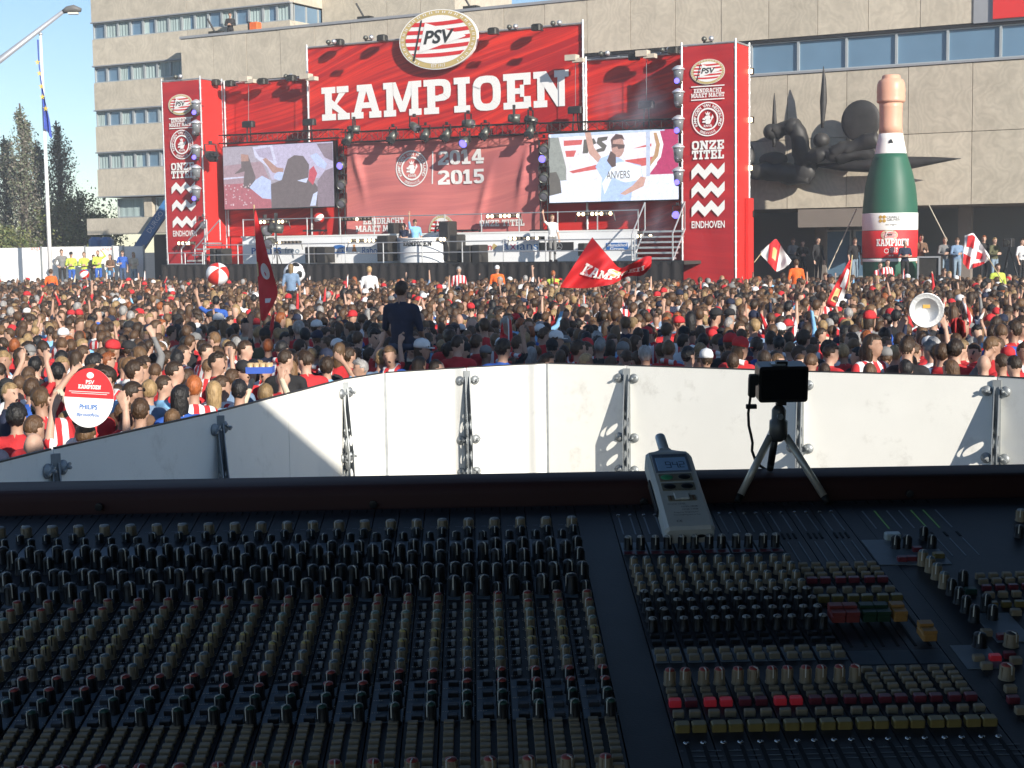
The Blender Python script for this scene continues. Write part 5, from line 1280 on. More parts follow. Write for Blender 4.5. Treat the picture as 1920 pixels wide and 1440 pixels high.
# ================================================================== white barrier fence round the mixing place
ZF = 1.6
M_fwhite = mat('barrier_white_paint', (0.80, 0.79, 0.74), 0.5, var=0.025, scale=2.5, var2=0.03, scale2=0.7, rand=0.02)
def stain(m, col, scale, lo, hi):
    nt = m.node_tree; b = nt.nodes['Principled BSDF']; src = b.inputs['Base Color'].links[0].from_socket
    tc = nt.nodes.new('ShaderNodeTexCoord'); n = nt.nodes.new('ShaderNodeTexNoise'); n.inputs['Scale'].default_value = scale; n.inputs['Detail'].default_value = 8; n.inputs['Roughness'].default_value = 0.75
    nt.links.new(tc.outputs['Object'], n.inputs['Vector'])
    mr = nt.nodes.new('ShaderNodeMapRange'); mr.inputs['From Min'].default_value = lo; mr.inputs['From Max'].default_value = hi; nt.links.new(n.outputs['Fac'], mr.inputs['Value'])
    mx = nt.nodes.new('ShaderNodeMix'); mx.data_type = 'RGBA'; mx.inputs['B'].default_value = (*col, 1)
    nt.links.new(mr.outputs['Result'], mx.inputs['Factor']); nt.links.new(src, mx.inputs['A']); nt.links.new(mx.outputs['Result'], b.inputs['Base Color'])
stain(M_fwhite, (0.56, 0.54, 0.49), 2.6, 0.56, 0.8)
stain(M_fwhite, (0.3, 0.28, 0.25), 9.0, 0.70, 0.78)
FP = [(-330, 950), (100, 843), (410, 773), (645, 712), (720, 700), (875, 690), (1025, 682), (1175, 686), (1500, 697), (1870, 707), (2250, 730)]
PT = [gnd(x, y, ZF) for x, y in FP]
fence = thing('barrier_fence', 'white barrier fence of flat panels curving between mixing desk and crowd', 'fence', (PT[5].x, PT[5].y, 0))
def curve_plate(outer, holes, depth):
    c = bpy.data.curves.new('plate', 'CURVE'); c.dimensions = '2D'; c.fill_mode = 'BOTH'; c.extrude = depth/2
    for pts in [outer]+holes:
        s_ = c.splines.new('POLY'); s_.points.add(len(pts)-1); s_.use_cyclic_u = True
        for q, p_ in zip(s_.points, pts): q.co = (p_[0], p_[1], 0, 1)
    o = bpy.data.objects.new('plate', c); COL.objects.link(o); dg = bpy.context.evaluated_depsgraph_get(); dg.update()
    me = bpy.data.meshes.new_from_object(o.evaluated_get(dg)); r_ = ([v_.co[:] for v_ in me.vertices], [tuple(f.vertices) for f in me.polygons])
    bpy.data.objects.remove(o); bpy.data.curves.remove(c); bpy.data.meshes.remove(me); return r_
gus = curve_plate([(0, 1.5), (0.045, 1.5), (0.24, 0.88), (0.26, 0.82), (0.26, 0.02), (0, 0.02)],
                  [ellipse(0.09, 1.04, 0.022, 0.028, 12)] + [ellipse(0.135, z_, 0.085, 0.062, 18) for z_ in (0.92, 0.73, 0.54, 0.35, 0.18)], 0.008)
def fence_point(i, t_=0.0): return PT[i].lerp(PT[i+1], t_)
spans = []
for i in range(len(PT)-1):
    A, B = PT[i], PT[i+1]; L = (B-A).length; n_ = 2 if L > 2.6 else 1
    if i == 0: n_ = 3
    for k in range(n_): spans.append((A.lerp(B, k/n_), A.lerp(B, (k+1)/n_)))
def norm_of(A, B):
    e = (B-A); e.z = 0; e.normalize(); n_ = Vector((e.y, -e.x, 0)); return e, n_     # n_ points to the camera side
for A, B in spans:
    e, n_ = norm_of(A, B); b = MB(); g = 0.006
    a, c_ = A+e*g, B-e*g
    P = lambda q, o, z: (q.x+n_.x*o, q.y+n_.y*o, z)
    b.add([P(a, 0, 0.05), P(c_, 0, 0.05), P(c_, 0, ZF), P(a, 0, ZF), P(a, -0.022, 0.05), P(c_, -0.022, 0.05), P(c_, -0.022, ZF), P(a, -0.022, ZF)], [(0,1,2,3),(5,4,7,6),(3,2,6,7),(0,3,7,4),(1,5,6,2),(0,4,5,1)])
    b.build('panel', M_fwhite, fence)
    b = MB(); a, c_ = A+e*0.03, B-e*0.03
    b.add([P(a, 0.003, ZF+0.0005), P(c_, 0.003, ZF+0.0005), P(c_, 0.003, ZF+0.014), P(a, 0.003, ZF+0.014), P(a, -0.025, ZF+0.0005), P(c_, -0.025, ZF+0.0005), P(c_, -0.025, ZF+0.014), P(a, -0.025, ZF+0.014)], [(0,1,2,3),(5,4,7,6),(3,2,6,7),(0,3,7,4),(1,5,6,2),(0,4,5,1)])
    b.build('edge_strip', M_black, fence)
joints = [s_[1] for s_ in spans[:-1]]
def disc(pos, n_):
    b = MB(); b.smooth = True; q = n_.to_track_quat('Z', 'Y').to_matrix().to_4x4(); X = Matrix.Translation(pos) @ q
    b.lathe([(0.058, 0.0), (0.058, 0.012), (0.034, 0.03), (0.02, 0.036)], 18, X)
    b.smooth = False; b.box(-0.05, 0.05, -0.008, 0.008, 0.03, 0.052, X @ Matrix.Rotation(random.uniform(-0.8, 0.8), 4, 'Z')); b.lathe([(0.014, 0.03), (0.014, 0.075), (0.01, 0.08)], 10, X)
    b.build('wing_nut', M_steel, fence)
brace_px = (100, 410, 645, 875, 1175, 1500, 1870)
for J in joints:
    bi = [i for i in range(len(PT)) if (PT[i]-J).length < 1e-3]
    isb = bool(bi) and FP[bi[0]][0] in brace_px
    if bi:
        i = bi[0]; e0, n0 = norm_of(PT[i-1], PT[i]); e1, n1 = norm_of(PT[i], PT[i+1]); n_ = (n0+n1).normalized(); cdr = Vector((-PT[i].x, -PT[i].y, 0)).normalized(); n_ = n_.lerp(cdr, 0.75).normalized(); e = Vector((-n_.y, n_.x, 0))
    else:
        s_ = [q for q in spans if (q[1]-J).length < 1e-6][0]; e, n_ = norm_of(*s_); n0 = n1 = n_; e0 = e1 = e
    if isb:
        X = Matrix.Translation((J.x, J.y, 0)) @ Matrix(((n_.x, 0, e.x, 0), (n_.y, 0, e.y, 0), (0, 1, 0, 0), (0, 0, 0, 1)))
        for s_ in (-1, 1):
            b = MB(); b.add([X @ Vector((p_[0]+0.004, p_[1], p_[2]+s_*0.026)) for p_ in gus[0]], gus[1]); b.build('brace_plate', M_steel, fence)
        b = MB(); b.box(0.003, 0.03, 0.03, ZF-0.03, -0.045, 0.045, X); b.build('post', M_steel, fence)
        for z_ in (1.45, 0.72, 0.32):
            for ev, nv, s_ in ((e0, n0, -1), (e1, n1, 1)):
                disc(Vector((J.x, J.y, z_)) + ev*s_*0.105 + nv*0.002, nv)
    elif bi:
        X = Matrix.Translation((J.x, J.y, 0)) @ Matrix(((n_.x, 0, e.x, 0), (n_.y, 0, e.y, 0), (0, 1, 0, 0), (0, 0, 0, 1)))
        b = MB(); b.box(0.002, 0.008, 0.05, ZF, -0.028, 0.028, X)
        for k in range(10): b.lathe([(0.008, 0.0), (0.006, 0.006)], 8, X @ Matrix.Translation((0.008, 0.12+k*0.155, 0.0)) @ Matrix.Rotation(R(90), 4, 'Y'))
        b.build('joint_strip', M_steel, fence)

# ================================================================== tent over the mixing place and an added unseen tower (they shade desk, fence and part of the crowd)
M_tent = mat('black_tent_cloth', (0.018, 0.018, 0.02), 0.95, var=0.1)
tent = thing('mixing_tent', 'black tent over the mixing desk, around the viewpoint', 'tent', (0, -2, 0))
TX0, TX1, TY0, TY1 = -0.95, 12.4, -6.0, 3.5
def gable(x): return min(5.58+(x-1.87)*0.476, 7.02, 7.02-(x-8.2)*0.5)
ridge = [TX0, 4.895, 8.2, TX1]
for a_, c_ in zip(ridge, ridge[1:]):
    b = MB(); za, zc_ = gable(a_), gable(c_)
    b.add([(a_, TY0, za), (c_, TY0, zc_), (c_, TY1, zc_), (a_, TY1, za), (a_, TY0, za+0.04), (c_, TY0, zc_+0.04), (c_, TY1, zc_+0.04), (a_, TY1, za+0.04)], [(0,3,2,1),(4,5,6,7),(0,1,5,4),(1,2,6,5),(2,3,7,6),(3,0,4,7)]); b.build('roof', M_tent, tent)
prof = [(x_, gable(x_)-0.01) for x_ in reversed(ridge)]
b = MB(); b.prism([(1.2, 0.0), (TX1, 0.0)] + prof[:-1] + [(1.2, gable(1.2)-0.01)], TY0-0.04, TY0-0.01); b.build('back_wall', M_tent, tent)  # only where it stops the sun; left stays open for sky fill
b = MB(); b.box(TX1+0.01, TX1+0.05, TY0, TY1, 0.0, gable(TX1)); b.build('side_wall', M_tent, tent)
b = MB(); b.prism([(TX0, 4.05), (TX1, 4.05)] + prof, TY1+0.01, TY1+0.04); b.build('shade_valance', M_tent, tent)  # added to keep sky light off the desk
for x_, y_ in ((TX0, TY0), (TX1, TY0), (TX1, TY1)):
    b = MB(); b.tube((x_, y_, 0), (x_, y_, gable(x_)), 0.06, 8); b.build('tent_pole', M_alu, tent)
b = MB(); b.box(TX0+0.02, TX1-0.02, TY0+0.02, 2.6, 1.72, 1.8); tag(b.build('platform', M_deck), 'dark plywood platform under the mixing desk', kind='structure')
dt = thing('unseen_shade_tower', 'unseen black block on tall legs, added to shade the crowd', 'tower', (14, 2.5, 0))
b = MB(); b.box(10.4, 17.0, 1.5, 3.5, 10.1, 13.8); b.build('shade_block', M_tent, dt)  # block added out of view so its shadow falls on the crowd
for x_ in (10.6, 16.8):
    for y_ in (1.6, 3.4):
        b = MB(); b.tube((x_, y_, 0), (x_, y_, 10.1), 0.05, 6); b.build('leg', M_alu, dt)

# ================================================================== mixing console
DT = ray(887, 59); AT = DT.cross(Vector((0, 0, 1))).normalized(); NT = AT.cross(DT).normalized()
CO = at(887, 985, 1.80)
CMX = Matrix(((AT.x, DT.x, NT.x, CO.x), (AT.y, DT.y, NT.y, CO.y), (AT.z, DT.z, NT.z, CO.z), (0, 0, 0, 1)))
CMI = CMX.inverted()
def con(px, py, h=0.0):
    d = CMI.to_3x3() @ ray(px, py); o = CMI @ CAM; p = o + d*((h-o.z)/d.z); return p.x, p.y
desk = thing('mixing_console', 'large dark analogue mixing console with rows of knobs in the foreground', 'mixing console', CMX)
def trow(y, h=0.0): return con(887, y, h)[1]
M_panel = mat('console_navy_panel', (0.027, 0.027, 0.031), 0.5, var=0.15, scale=30, spec=0.3, bump=0.05, bscale=400)
M_slot = mat('console_slot', (0.006, 0.006, 0.007), 0.8, var=0)
M_plate = mat('console_pale_plate', (0.16, 0.19, 0.22), 0.5, var=0.1, scale=60)
M_kblk = mat('knob_black', (0.016, 0.016, 0.018), 0.45, var=0.2, scale=120)
M_ktan = mat('knob_tan', (0.29, 0.225, 0.145), 0.55, var=0.08, scale=120)
def cap_mat(n, c): return mat('cap_'+n, c, 0.5, var=0.08, scale=150)
M_cap = dict(red=cap_mat('red', (0.32, 0.06, 0.05)), green=cap_mat('green', (0.03, 0.075, 0.055)), sage=cap_mat('sage', (0.2, 0.28, 0.24)), yellow=cap_mat('yellow', (0.4, 0.31, 0.1)), blue=cap_mat('blue', (0.13, 0.17, 0.19)),
             black=cap_mat('black', (0.03, 0.032, 0.036)), silver=cap_mat('silver', (0.3, 0.3, 0.3)), pale=cap_mat('pale', (0.28, 0.28, 0.27)), dark=cap_mat('dark', (0.05, 0.05, 0.055)))
M_ptr = mat('pointer_white', (0.7, 0.66, 0.58), 0.5, var=0)
M_ptrk = mat('pointer_black', (0.02, 0.02, 0.02), 0.5, var=0)
_KN = {}
def knob_me(d, h, body, cap, ptr='w', n=16):
    key = (d, h, body, cap, ptr)
    if key in _KN: return _KN[key]
    b = MB(); r = d/2; b.smooth = True; b.m = 0
    b.lathe([(r*1.12, 0), (r*1.12, h*0.08), (r*1.0, h*0.12), (r*0.86, h*0.9), (r*0.84, h*0.93)], n, cap=False)
    # grip ribs
    b.smooth = False
    for i in range(6):
        a = i*math.pi/3; X = Matrix.Rotation(a, 4, 'Z'); b.box(r*0.84, r*1.02, -r*0.1, r*0.1, h*0.12, h*0.86, X)
    b.smooth = True; b.m = 1
    b.lathe([(r*0.84, h*0.93), (r*0.8, h*0.98), (r*0.55, h*1.03), (r*0.01, h*1.05)], n, cap=False)
    b.smooth = False; b.m = 2
    b.box(-r*0.09, r*0.09, -r*0.82, -r*0.02, h*0.99, h*1.065)
    b.box(-r*0.09, r*0.09, -r*0.95, -r*0.84, h*0.4, h*0.99)
    me = b.build('knob', [M_ktan if body == 'tan' else (M_cap[body] if body in M_cap else M_kblk), M_cap[cap], M_ptr if ptr == 'w' else M_ptrk], data_only=True)
    _KN[key] = me; return me
_BN = {}
def button_me(w, l, h, m, m2=None):
    key = (w, l, h, m.name)
    if key in _BN: return _BN[key]
    b = MB(); b.bbox(-w/2, w/2, -l/2, l/2, 0, h, min(w, l)*0.1); _BN[key] = b.build('push_button', [m], data_only=True); return _BN[key]
knob_rec, butt_rec = [], []
def add_knob(me, a, t_, strip, ang=None, face=-1.0):
    knob_rec.append((t_, me, a, ang if ang is not None else random.gauss(face, 0.45), strip))
def add_button(me, a, t_, strip): butt_rec.append((t_, me, a, strip))
def plate(parent, a0, a1, t0, t1, h0, h1, m, name):
    b = MB(CMX); b.box(a0, a1, t0, t1, h0, h1); return b.build(name, m, parent)
TB, TF = trow(952), trow(1500)         # back and front of the panel
# base chassis
b = MB(CMX); b.box(-1.2, 1.5, TF-0.1, TB+0.06, -0.14, -0.012); b.build('chassis', M_black, desk)
PW = 0.0308
AR = con(1083.6, 986)[0]
tops = lambda y, h: con(887, y, h)[1]
NS = 24
def strip_print():
    """printed scales: ticks round the knobs and legend bars, in strip coordinates"""
    b = MB(); ar, al = PW*0.76, PW*0.3; rnd = random.Random(4)
    for y, h, rr_ in [(972, .012, .0078)]+[(y_, .013, .0066) for y_, _ in Y['tan_rows']]+[(y_, .015, .0072) for y_, _ in Y['blk_rows']]+[(1012.5, .014, .0075), (1032, .014, .0075), (1060.5, .016, .008), (1095, .012, .0068)]:
        t_ = tops(y, h)
        for k in range(9):
            an = R(-135+270*k/8)+math.pi/2
            b.box(rr_-0.0002, rr_+0.0007, -0.00016, 0.00016, 0.0010, 0.0012, Matrix.Translation((ar, t_, 0)) @ Matrix.Rotation(an, 4, 'Z'))
    for y in (1135, 1151, 1169, 1186.5, 1204.5, 1222, 1241, 1262, 1283, 1303, 1326):
        for k in range(4):
            w_ = rnd.uniform(0.0006, 0.0014); x_ = al-0.007+k*0.0022; b.box(x_, x_+w_, trow(y+9)-0.0004, trow(y+9)+0.0004, 0.0010, 0.0012)
    return b.build('printed_scale', M_ptr, data_only=True)
Y = dict(tan_rows=[(1110.7, 'red'), (1126, 'red'), (1143, 'sage'), (1159.5, 'sage'), (1178, 'yellow'), (1196, 'yellow'), (1213.5, 'blue'), (1233, 'blue')],
         blk_rows=[(1253, 'red'), (1274, 'red'), (1294.5, 'green'), (1316, 'green')])
ME_print = strip_print()
Y = dict(tan_rows=[(1110.7, 'red'), (1126, 'red'), (1143, 'sage'), (1159.5, 'sage'), (1178, 'yellow'), (1196, 'yellow'), (1213.5, 'blue'), (1233, 'blue')],
         blk_rows=[(1253, 'red'), (1274, 'red'), (1294.5, 'green'), (1316, 'green')])
for i in range(NS):
    a1 = AR - i*PW; a0 = a1 - PW
    st = plate(desk, a0+0.0006, a1-0.0006, TF, TB, -0.012, 0.0, M_panel, 'channel_strip')
    o = child('printed_scale', ME_print, st, Matrix.Translation((a0, 0, 0))); o['kind'] = 'stuff'
    ar, al, ac = a0+PW*0.76, a0+PW*0.3, a0+PW*0.37
    # pale legend plates
    for (y0, y1, b0, b1) in ((1352, 1277, 0.04, 0.96), (1124, 1073, 0.06, 0.5), (1048, 1014, 0.06, 0.5)):
        plate(st, a0+PW*b0, a0+PW*b1, trow(y0), trow(y1), 0.0, 0.0008, M_plate, 'legend_plate')
    add_knob(knob_me(0.0125, 0.012, 'tan', 'silver'), ar, tops(972, 0.012), st)
    for y, d, h in ((988, 0.010, 0.010), (1010, 0.0125, 0.018), (1031, 0.0125, 0.018), (1058, 0.0135, 0.02), (1093, 0.0105, 0.013)): add_knob(knob_me(d, h, 'kblk', 'black'), ar, tops(y, h), st, None, -0.2)
    for y, d, h in ((995.6, 0.010, 0.010), (1018, 0.013, 0.02), (1054, 0.0135, 0.017), (1080, 0.0135, 0.021)): add_knob(knob_me(d, h, 'kblk', 'black'), al, tops(y, h), st, None, -0.2)
    for y, c_ in Y['tan_rows']: add_knob(knob_me(0.0098, 0.013, 'tan', c_, 'k' if c_ == 'yellow' else 'w'), ar, tops(y, 0.013), st, random.gauss(0.35, 0.15) if c_ == 'yellow' else random.gauss(-0.9, 0.3))
    for k, (y, c_) in enumerate(Y['blk_rows']): add_knob(knob_me(0.0105, 0.015 + 0.004*(k == 3), 'kblk', c_), ar, tops(y, 0.015+0.004*(k == 3)), st, random.gauss(-0.75, 0.2))
    add_knob(knob_me(0.0115, 0.014, 'tan', 'red'), ac, tops(1421, 0.014), st, random.gauss(0, 0.5))
    for y in (1135, 1151, 1169, 1186.5, 1204.5, 1222, 1241, 1262): 
        add_button(button_me(0.0085, 0.006, 0.004, M_kblk), al-0.001, trow(y+3), st); add_button(button_me(0.004, 0.004, 0.0052, M_cap['silver']), al+0.0005, trow(y+4), st)
    for y, m_ in ((1283, 'blue'), (1303, 'dark'), (1326, 'blue'), (1345, 'dark')): add_button(button_me(0.0095, 0.0062, 0.005, M_kblk if random.random() < 0.7 else M_cap['dark']), al+0.002, trow(y+3), st)
    for y in (1358, 1367.5, 1379, 1391.5, 1403, 1415, 1430, 1446):
        for f_ in (0.27, 0.73): add_button(button_me(0.0088, 0.0058, 0.005, M_ktan), a0+PW*f_, trow(y+2), st)
    plate(st, a0+PW*0.25, a0+PW*0.3, trow(958), trow(953), 0.0, 0.0006, M_slot, 'vent_slot'); plate(st, a0+PW*0.65, a0+PW*0.7, trow(958), trow(953), 0.0, 0.0006, M_slot, 'vent_slot')
    b = MB(CMX); put_text(b, 'mic', 0, 0, 0.0045, 0, fn=lambda x, z: (a0+PW*0.35+x, trow(988)+z, 0.0005)); b.build('legend', M_plate, st)
# blank panels
AM = con(1144, 960)[0]; AM2 = AM + 9*PW; A3 = con(1599, 952)[0]
plate(desk, AR+0.0006, AM-0.0006, TF, TB, -0.012, 0.0, M_panel, 'blank_panel')
plate(desk, AM2+0.0006, A3-0.0006, TF, TB, -0.012, 0.0, M_panel, 'blank_panel')
plate(desk, A3+0.0006+0.24, A3+0.8, TF, TB, -0.012, 0.0, M_panel, 'blank_panel')
# ---- master section: nine strips of two columns
M_bred = mat('button_red', (0.17, 0.03, 0.04), 0.4, var=0.1, scale=80)
M_bredl = mat('button_red_lit', (0.4, 0.03, 0.05), 0.4, emit=(1.0, 0.06, 0.08), estr=0.035, var=0)
M_byel = mat('button_yellow', (0.23, 0.17, 0.055), 0.4, var=0.1, scale=80)
M_ring = mat('led_ring_chrome', (0.7, 0.7, 0.7), 0.2, metal=0.9, var=0)
lit = {0, 2, 3, 6, 7}
for s_ in range(9):
    a0 = AM + s_*PW; st = plate(desk, a0+0.0006, a0+PW-0.0006, TF, TB, -0.012, 0.0, M_panel, 'master_strip')
    for c_ in range(2):
        ca = a0 + PW*(0.27+0.46*c_); k = s_*2+c_
        # meter windows and vent slots at the back
        for y0, y1 in ((958, 953),): plate(st, ca-0.0012, ca+0.0012, trow(y0), trow(y1), 0.0, 0.0006, M_slot, 'vent_slot')
        plate(st, ca-0.0008, ca+0.0008, trow(1008), trow(976), 0.0, 0.0005, M_plate, 'meter_line')
        b = MB(CMX); b.lathe([(0.0022, 0), (0.0022, 0.001), (0.0012, 0.0014)], 10, Matrix.Translation((ca, trow(972), 0))); b.build('led_ring', M_ring, st)
        if s_ < 6:
            add_knob(knob_me(0.0098, 0.016, 'kblk', 'pale'), ca, tops(1011, 0.016), st, random.gauss(0.2, 0.3))
            for y in (1050, 1065, 1081, 1097.7): add_knob(knob_me(0.0095, 0.013, 'tan', 'blue'), ca, tops(y, 0.013), st, random.gauss(-0.7, 0.15))
            for y in (1113, 1130, 1147, 1164.8): add_knob(knob_me(0.0098, 0.014, 'kblk', 'pale', 'k'), ca, tops(y, 0.014), st, random.gauss(-0.3, 0.4))
            plate(st, ca-0.006, ca+0.006, trow(1046), trow(1041), 0.0, 0.001, M_bred, 'colour_band')
            for y in (1200, 1212): add_button(button_me(0.009, 0.006, 0.004, M_kblk), ca, trow(y+3), st)
            plate(st, ca-0.0065, ca+0.0065, trow(1251), trow(1226), 0.0, 0.0008, M_plate, 'legend_plate')
            for y in (1231, 1243): add_button(button_me(0.0095, 0.0062, 0.006, M_ktan), ca, trow(y+3), st)
            plate(st, ca-0.007, ca+0.007, trow(1046), trow(1024), 0.0, 0.0008, M_plate, 'legend_plate')
            add_knob(knob_me(0.0105, 0.015, 'tan', 'red'), ca+0.001, tops(1262, 0.015), st, random.gauss(0.1, 0.4))
        else:
            for y in (1074, 1083, 1093): add_button(button_me(0.0095, 0.0062, 0.006, M_ktan), ca, trow(y+3), st)
            add_button(button_me(0.011, 0.007, 0.006, M_bred), ca, trow(1105), st)
            add_button(button_me(0.0095, 0.0062, 0.006, M_ktan), ca, trow(1124), st); add_button(button_me(0.0115, 0.008, 0.007, M_byel), ca, trow(1141), st)
            # short faders with coloured caps
            plate(st, ca-0.0014, ca+0.0014, trow(1228), trow(1150), 0.0, 0.0005, M_slot, 'fader_slot')
            b = MB(CMX); tt = trow(1218 if s_ == 8 and c_ == 1 else 1180)
            b.bbox(ca-0.0068, ca+0.0068, tt-0.012, tt+0.012, 0.004, 0.011, 0.0012); b.box(ca-0.001, ca+0.001, tt-0.002, tt+0.002, 0.0, 0.005)
            for w_ in (-1, 1): b.box(ca-0.0066, ca+0.0066, tt+w_*0.0065-0.0052, tt+w_*0.0065+0.0052, 0.011, 0.0145 if w_ < 0 else 0.0165)
            b.build('fader_cap', (cap_mat('fader_red', (0.2, 0.035, 0.03)), cap_mat('fader_green', (0.012, 0.04, 0.02)), cap_mat('fader_orange', (0.36, 0.18, 0.05)))[s_-6], st)
            plate(st, a0+0.001, a0+PW-0.001, trow(1262), trow(1236), 0.0, 0.0006, M_plate, 'scribble_strip')
            for y in (1272, 1284, 1293, 1304): add_button(button_me(0.0095, 0.0062, 0.005, M_ktan), ca, trow(y+3), st)
        for y in (1303, 1315): add_button(button_me(0.0088, 0.0058, 0.004, M_ktan), ca, trow(y+3), st)
        add_button(button_me(0.0105, 0.0085, 0.006, M_bredl if k in lit else M_bred), ca, trow(1331), st)
        add_button(button_me(0.0095, 0.0062, 0.006, M_ktan), ca, trow(1353), st); add_button(button_me(0.0085, 0.005, 0.003, M_kblk), ca-0.002, trow(1363), st)
        add_button(button_me(0.0125, 0.0105, 0.007, M_byel), ca, trow(1378), st)
        b = MB(CMX); b.smooth = True; b.lathe([(0.0026, 0), (0.0026, 0.0012), (0.0014, 0.0016), (0.0012, 0.0004)], 12, Matrix.Translation((ca, trow(1403), 0))); b.build('led_ring', M_ring, st)
        plate(st, ca-0.0017, ca+0.0017, TF+0.002, trow(1409), 0.0, 0.0005, M_slot, 'fader_slot')
        if s_ < 9:
            for j, y in enumerate((1418, 1428, 1437)): plate(st, ca+0.0022, ca+PW*0.42, trow(y)-0.0002, trow(y)+0.0002, 0.0, 0.0005, M_plate, 'scale_line')
            b = MB(CMX); put_text(b, '10', 0, 0, 0.004, 0, fn=lambda x, z: (ca-PW*0.2+x, trow(1419)+z, 0.0005)); b.build('scale_number', M_plate, st)
# ---- third section at the edge of view
st = plate(desk, A3, A3+0.24, TF, TB, -0.012, 0.0, M_panel, 'monitor_section')
def ck(px, py, d, h, body, cap, ang=-0.5, ptr='w'): a, t_ = con(px, py, h); add_knob(knob_me(d, h, body, cap, ptr), a, t_, st, ang)
for px, py in ((1680, 1005), (1702, 1004), (1733, 988), (1748, 1004)): ck(px, py, 0.0105, 0.015, 'kblk', 'black')
for px, py in ((1731, 1032), (1745, 1044), (1757, 1057), (1771, 1073)): ck(px, py, 0.011, 0.017, 'tan', 'blue')
for px, py in ((1785, 1086), (1799, 1102), (1812, 1118), (1828, 1135), (1807, 1070), (1850, 1115)): ck(px, py, 0.0105, 0.017, 'kblk', 'black')
ck(1838, 1187, 0.0135, 0.014, 'kblk', 'black'); ck(1897, 1185, 0.0135, 0.014, 'tan', 'dark', 0.5); ck(1889, 1245, 0.0135, 0.014, 'tan', 'red', 0.4); ck(1915, 955, 0.012, 0.014, 'tan', 'silver'); ck(1912, 985, 0.011, 0.014, 'kblk', 'black'); ck(1862, 1135, 0.011, 0.015, 'kblk', 'black')
def pb(px, py, w, l, h, m): a, t_ = con(px, py, h); add_button(button_me(w, l, h, m), a, t_, st)
pb(1674, 999, 0.018, 0.012, 0.008, mat('lamp_box_pale', (0.42, 0.45, 0.42), 0.3)); pb(1760, 1036, 0.012, 0.01, 0.006, M_byel); pb(1820, 1102, 0.012, 0.009, 0.006, cap_mat('green', (0.05, 0.14, 0.1)))
for r_i, (y, m_) in enumerate(((1075, M_ktan), (1085, M_ktan), (1097, M_bred), (1110, M_ktan), (1128, M_byel))):
    for k in range(5): pb(1838+r_i*6+k*25, y-k*1.0, 0.0095, 0.0065, 0.006, m_)
for px, py, m_ in ((1692, 1043, M_bred), (1710, 1042, M_bred), (1720, 1025, M_bred), (1866, 1227, M_bredl), (1835, 1228, M_ktan), (1850, 1242, M_ktan), (1905, 1232, M_ktan), (1895, 1285, M_ktan), (1900, 1305, M_bred), (1880, 1188, M_bred), (1893, 1222, M_bred), (1905, 1142, M_ktan), (1850, 1180, M_ktan), (1915, 1325, M_ktan)): pb(px, py, 0.0105, 0.0075, 0.006, m_)
for (x0, y0, x1, y1) in ((1650, 1060, 1700, 1012), (1700, 1060, 1760, 1030), (1815, 1255, 1850, 1210), (1870, 1205, 1890, 1150)):
    a, t_ = con(x0, y0); c_, d_ = con(x1, y1); plate(st, min(a, c_), max(a, c_), min(t_, d_), max(t_, d_), 0.0, 0.0008, M_plate, 'legend_plate')
for k in range(7):
    a = A3+0.008+k*0.015
    plate(st, a-0.0008, a+0.0008, trow(1006), trow(972), 0.0, 0.0005, mat('meter_green', (0.1, 0.16, 0.08), 0.5, emit=(0.2, 0.7, 0.1), estr=0.03, var=0) if k in (1, 4, 5) else M_plate, 'meter_line')
    plate(st, a-0.0012, a+0.0012, trow(958), trow(953), 0.0, 0.0006, M_slot, 'vent_slot')
    if k > 3:
        plate(st, a-0.0014, a+0.0014, trow(1022), trow(1014), 0.0, 0.0006, M_slot, 'vent_slot'); plate(st, a-0.0008, a+0.0008, trow(1060), trow(1026), 0.0, 0.0005, M_plate, 'meter_line')
for k in range(6):
    for s_ in (6, 7, 8): pass
for s_ in range(6, 9):
    a0 = AM+s_*PW
    for j in range(3):
        plate(desk, a0+PW*(0.25+0.22*j)-0.0012, a0+PW*(0.25+0.22*j)+0.0012, trow(1022), trow(1012), 0.0003, 0.0009, M_slot, 'vent_slot')
    for j in range(2): plate(desk, a0+PW*(0.3+0.4*j)-0.0007, a0+PW*(0.3+0.4*j)+0.0007, trow(1066), trow(1028), 0.0003, 0.0009, M_plate, 'meter_line')
# place the knobs and buttons: the nearest ones as parts of their strips, the small far ones joined
def seen(a, t_):
    x, y = proj(CMX @ Vector((a, t_, 0.008))); return -25 < x < 1945 and y < 1470
def scatter(recs, name, limit, stuff_name):
    recs = sorted([r for r in recs if seen(r[2], r[0])], key=lambda r: r[0])
    for t_, me, a, *rest in recs[:limit]:
        ang = rest[0] if name == 'knob' else 0.0; st_ = rest[-1]
        o = bpy.data.objects.new(name, me); COL.objects.link(o); o.parent = st_
        o.matrix_local = Matrix.Translation((a, t_, 0.0)) @ Matrix.Rotation(ang, 4, 'Z')
    mats_, V, F, MI, SM = [], [], [], [], []
    for t_, me, a, *rest in recs[limit:]:
        ang = rest[0] if name == 'knob' else 0.0; X = Matrix.Translation((a, t_, 0.0)) @ Matrix.Rotation(ang, 4, 'Z'); o0 = len(V)
        idx = []
        for m_ in me.materials:
            if m_ not in mats_: mats_.append(m_)
            idx.append(mats_.index(m_))
        V += [tuple(X @ v_.co) for v_ in me.vertices]
        for p_ in me.polygons: F.append(tuple(i+o0 for i in p_.vertices)); MI.append(idx[p_.material_index]); SM.append(p_.use_smooth)
    if F:
        me = bpy.data.meshes.new(stuff_name); me.from_pydata(V, [], F)
        for m_ in mats_: me.materials.append(m_)
        me.polygons.foreach_set('material_index', MI); me.polygons.foreach_set('use_smooth', SM); me.update()
        o = child(stuff_name, me, desk); o['kind'] = 'stuff'
scatter(knob_rec, 'knob', 300, 'far_knobs'); scatter(butt_rec, 'push_button', 300, 'far_buttons')
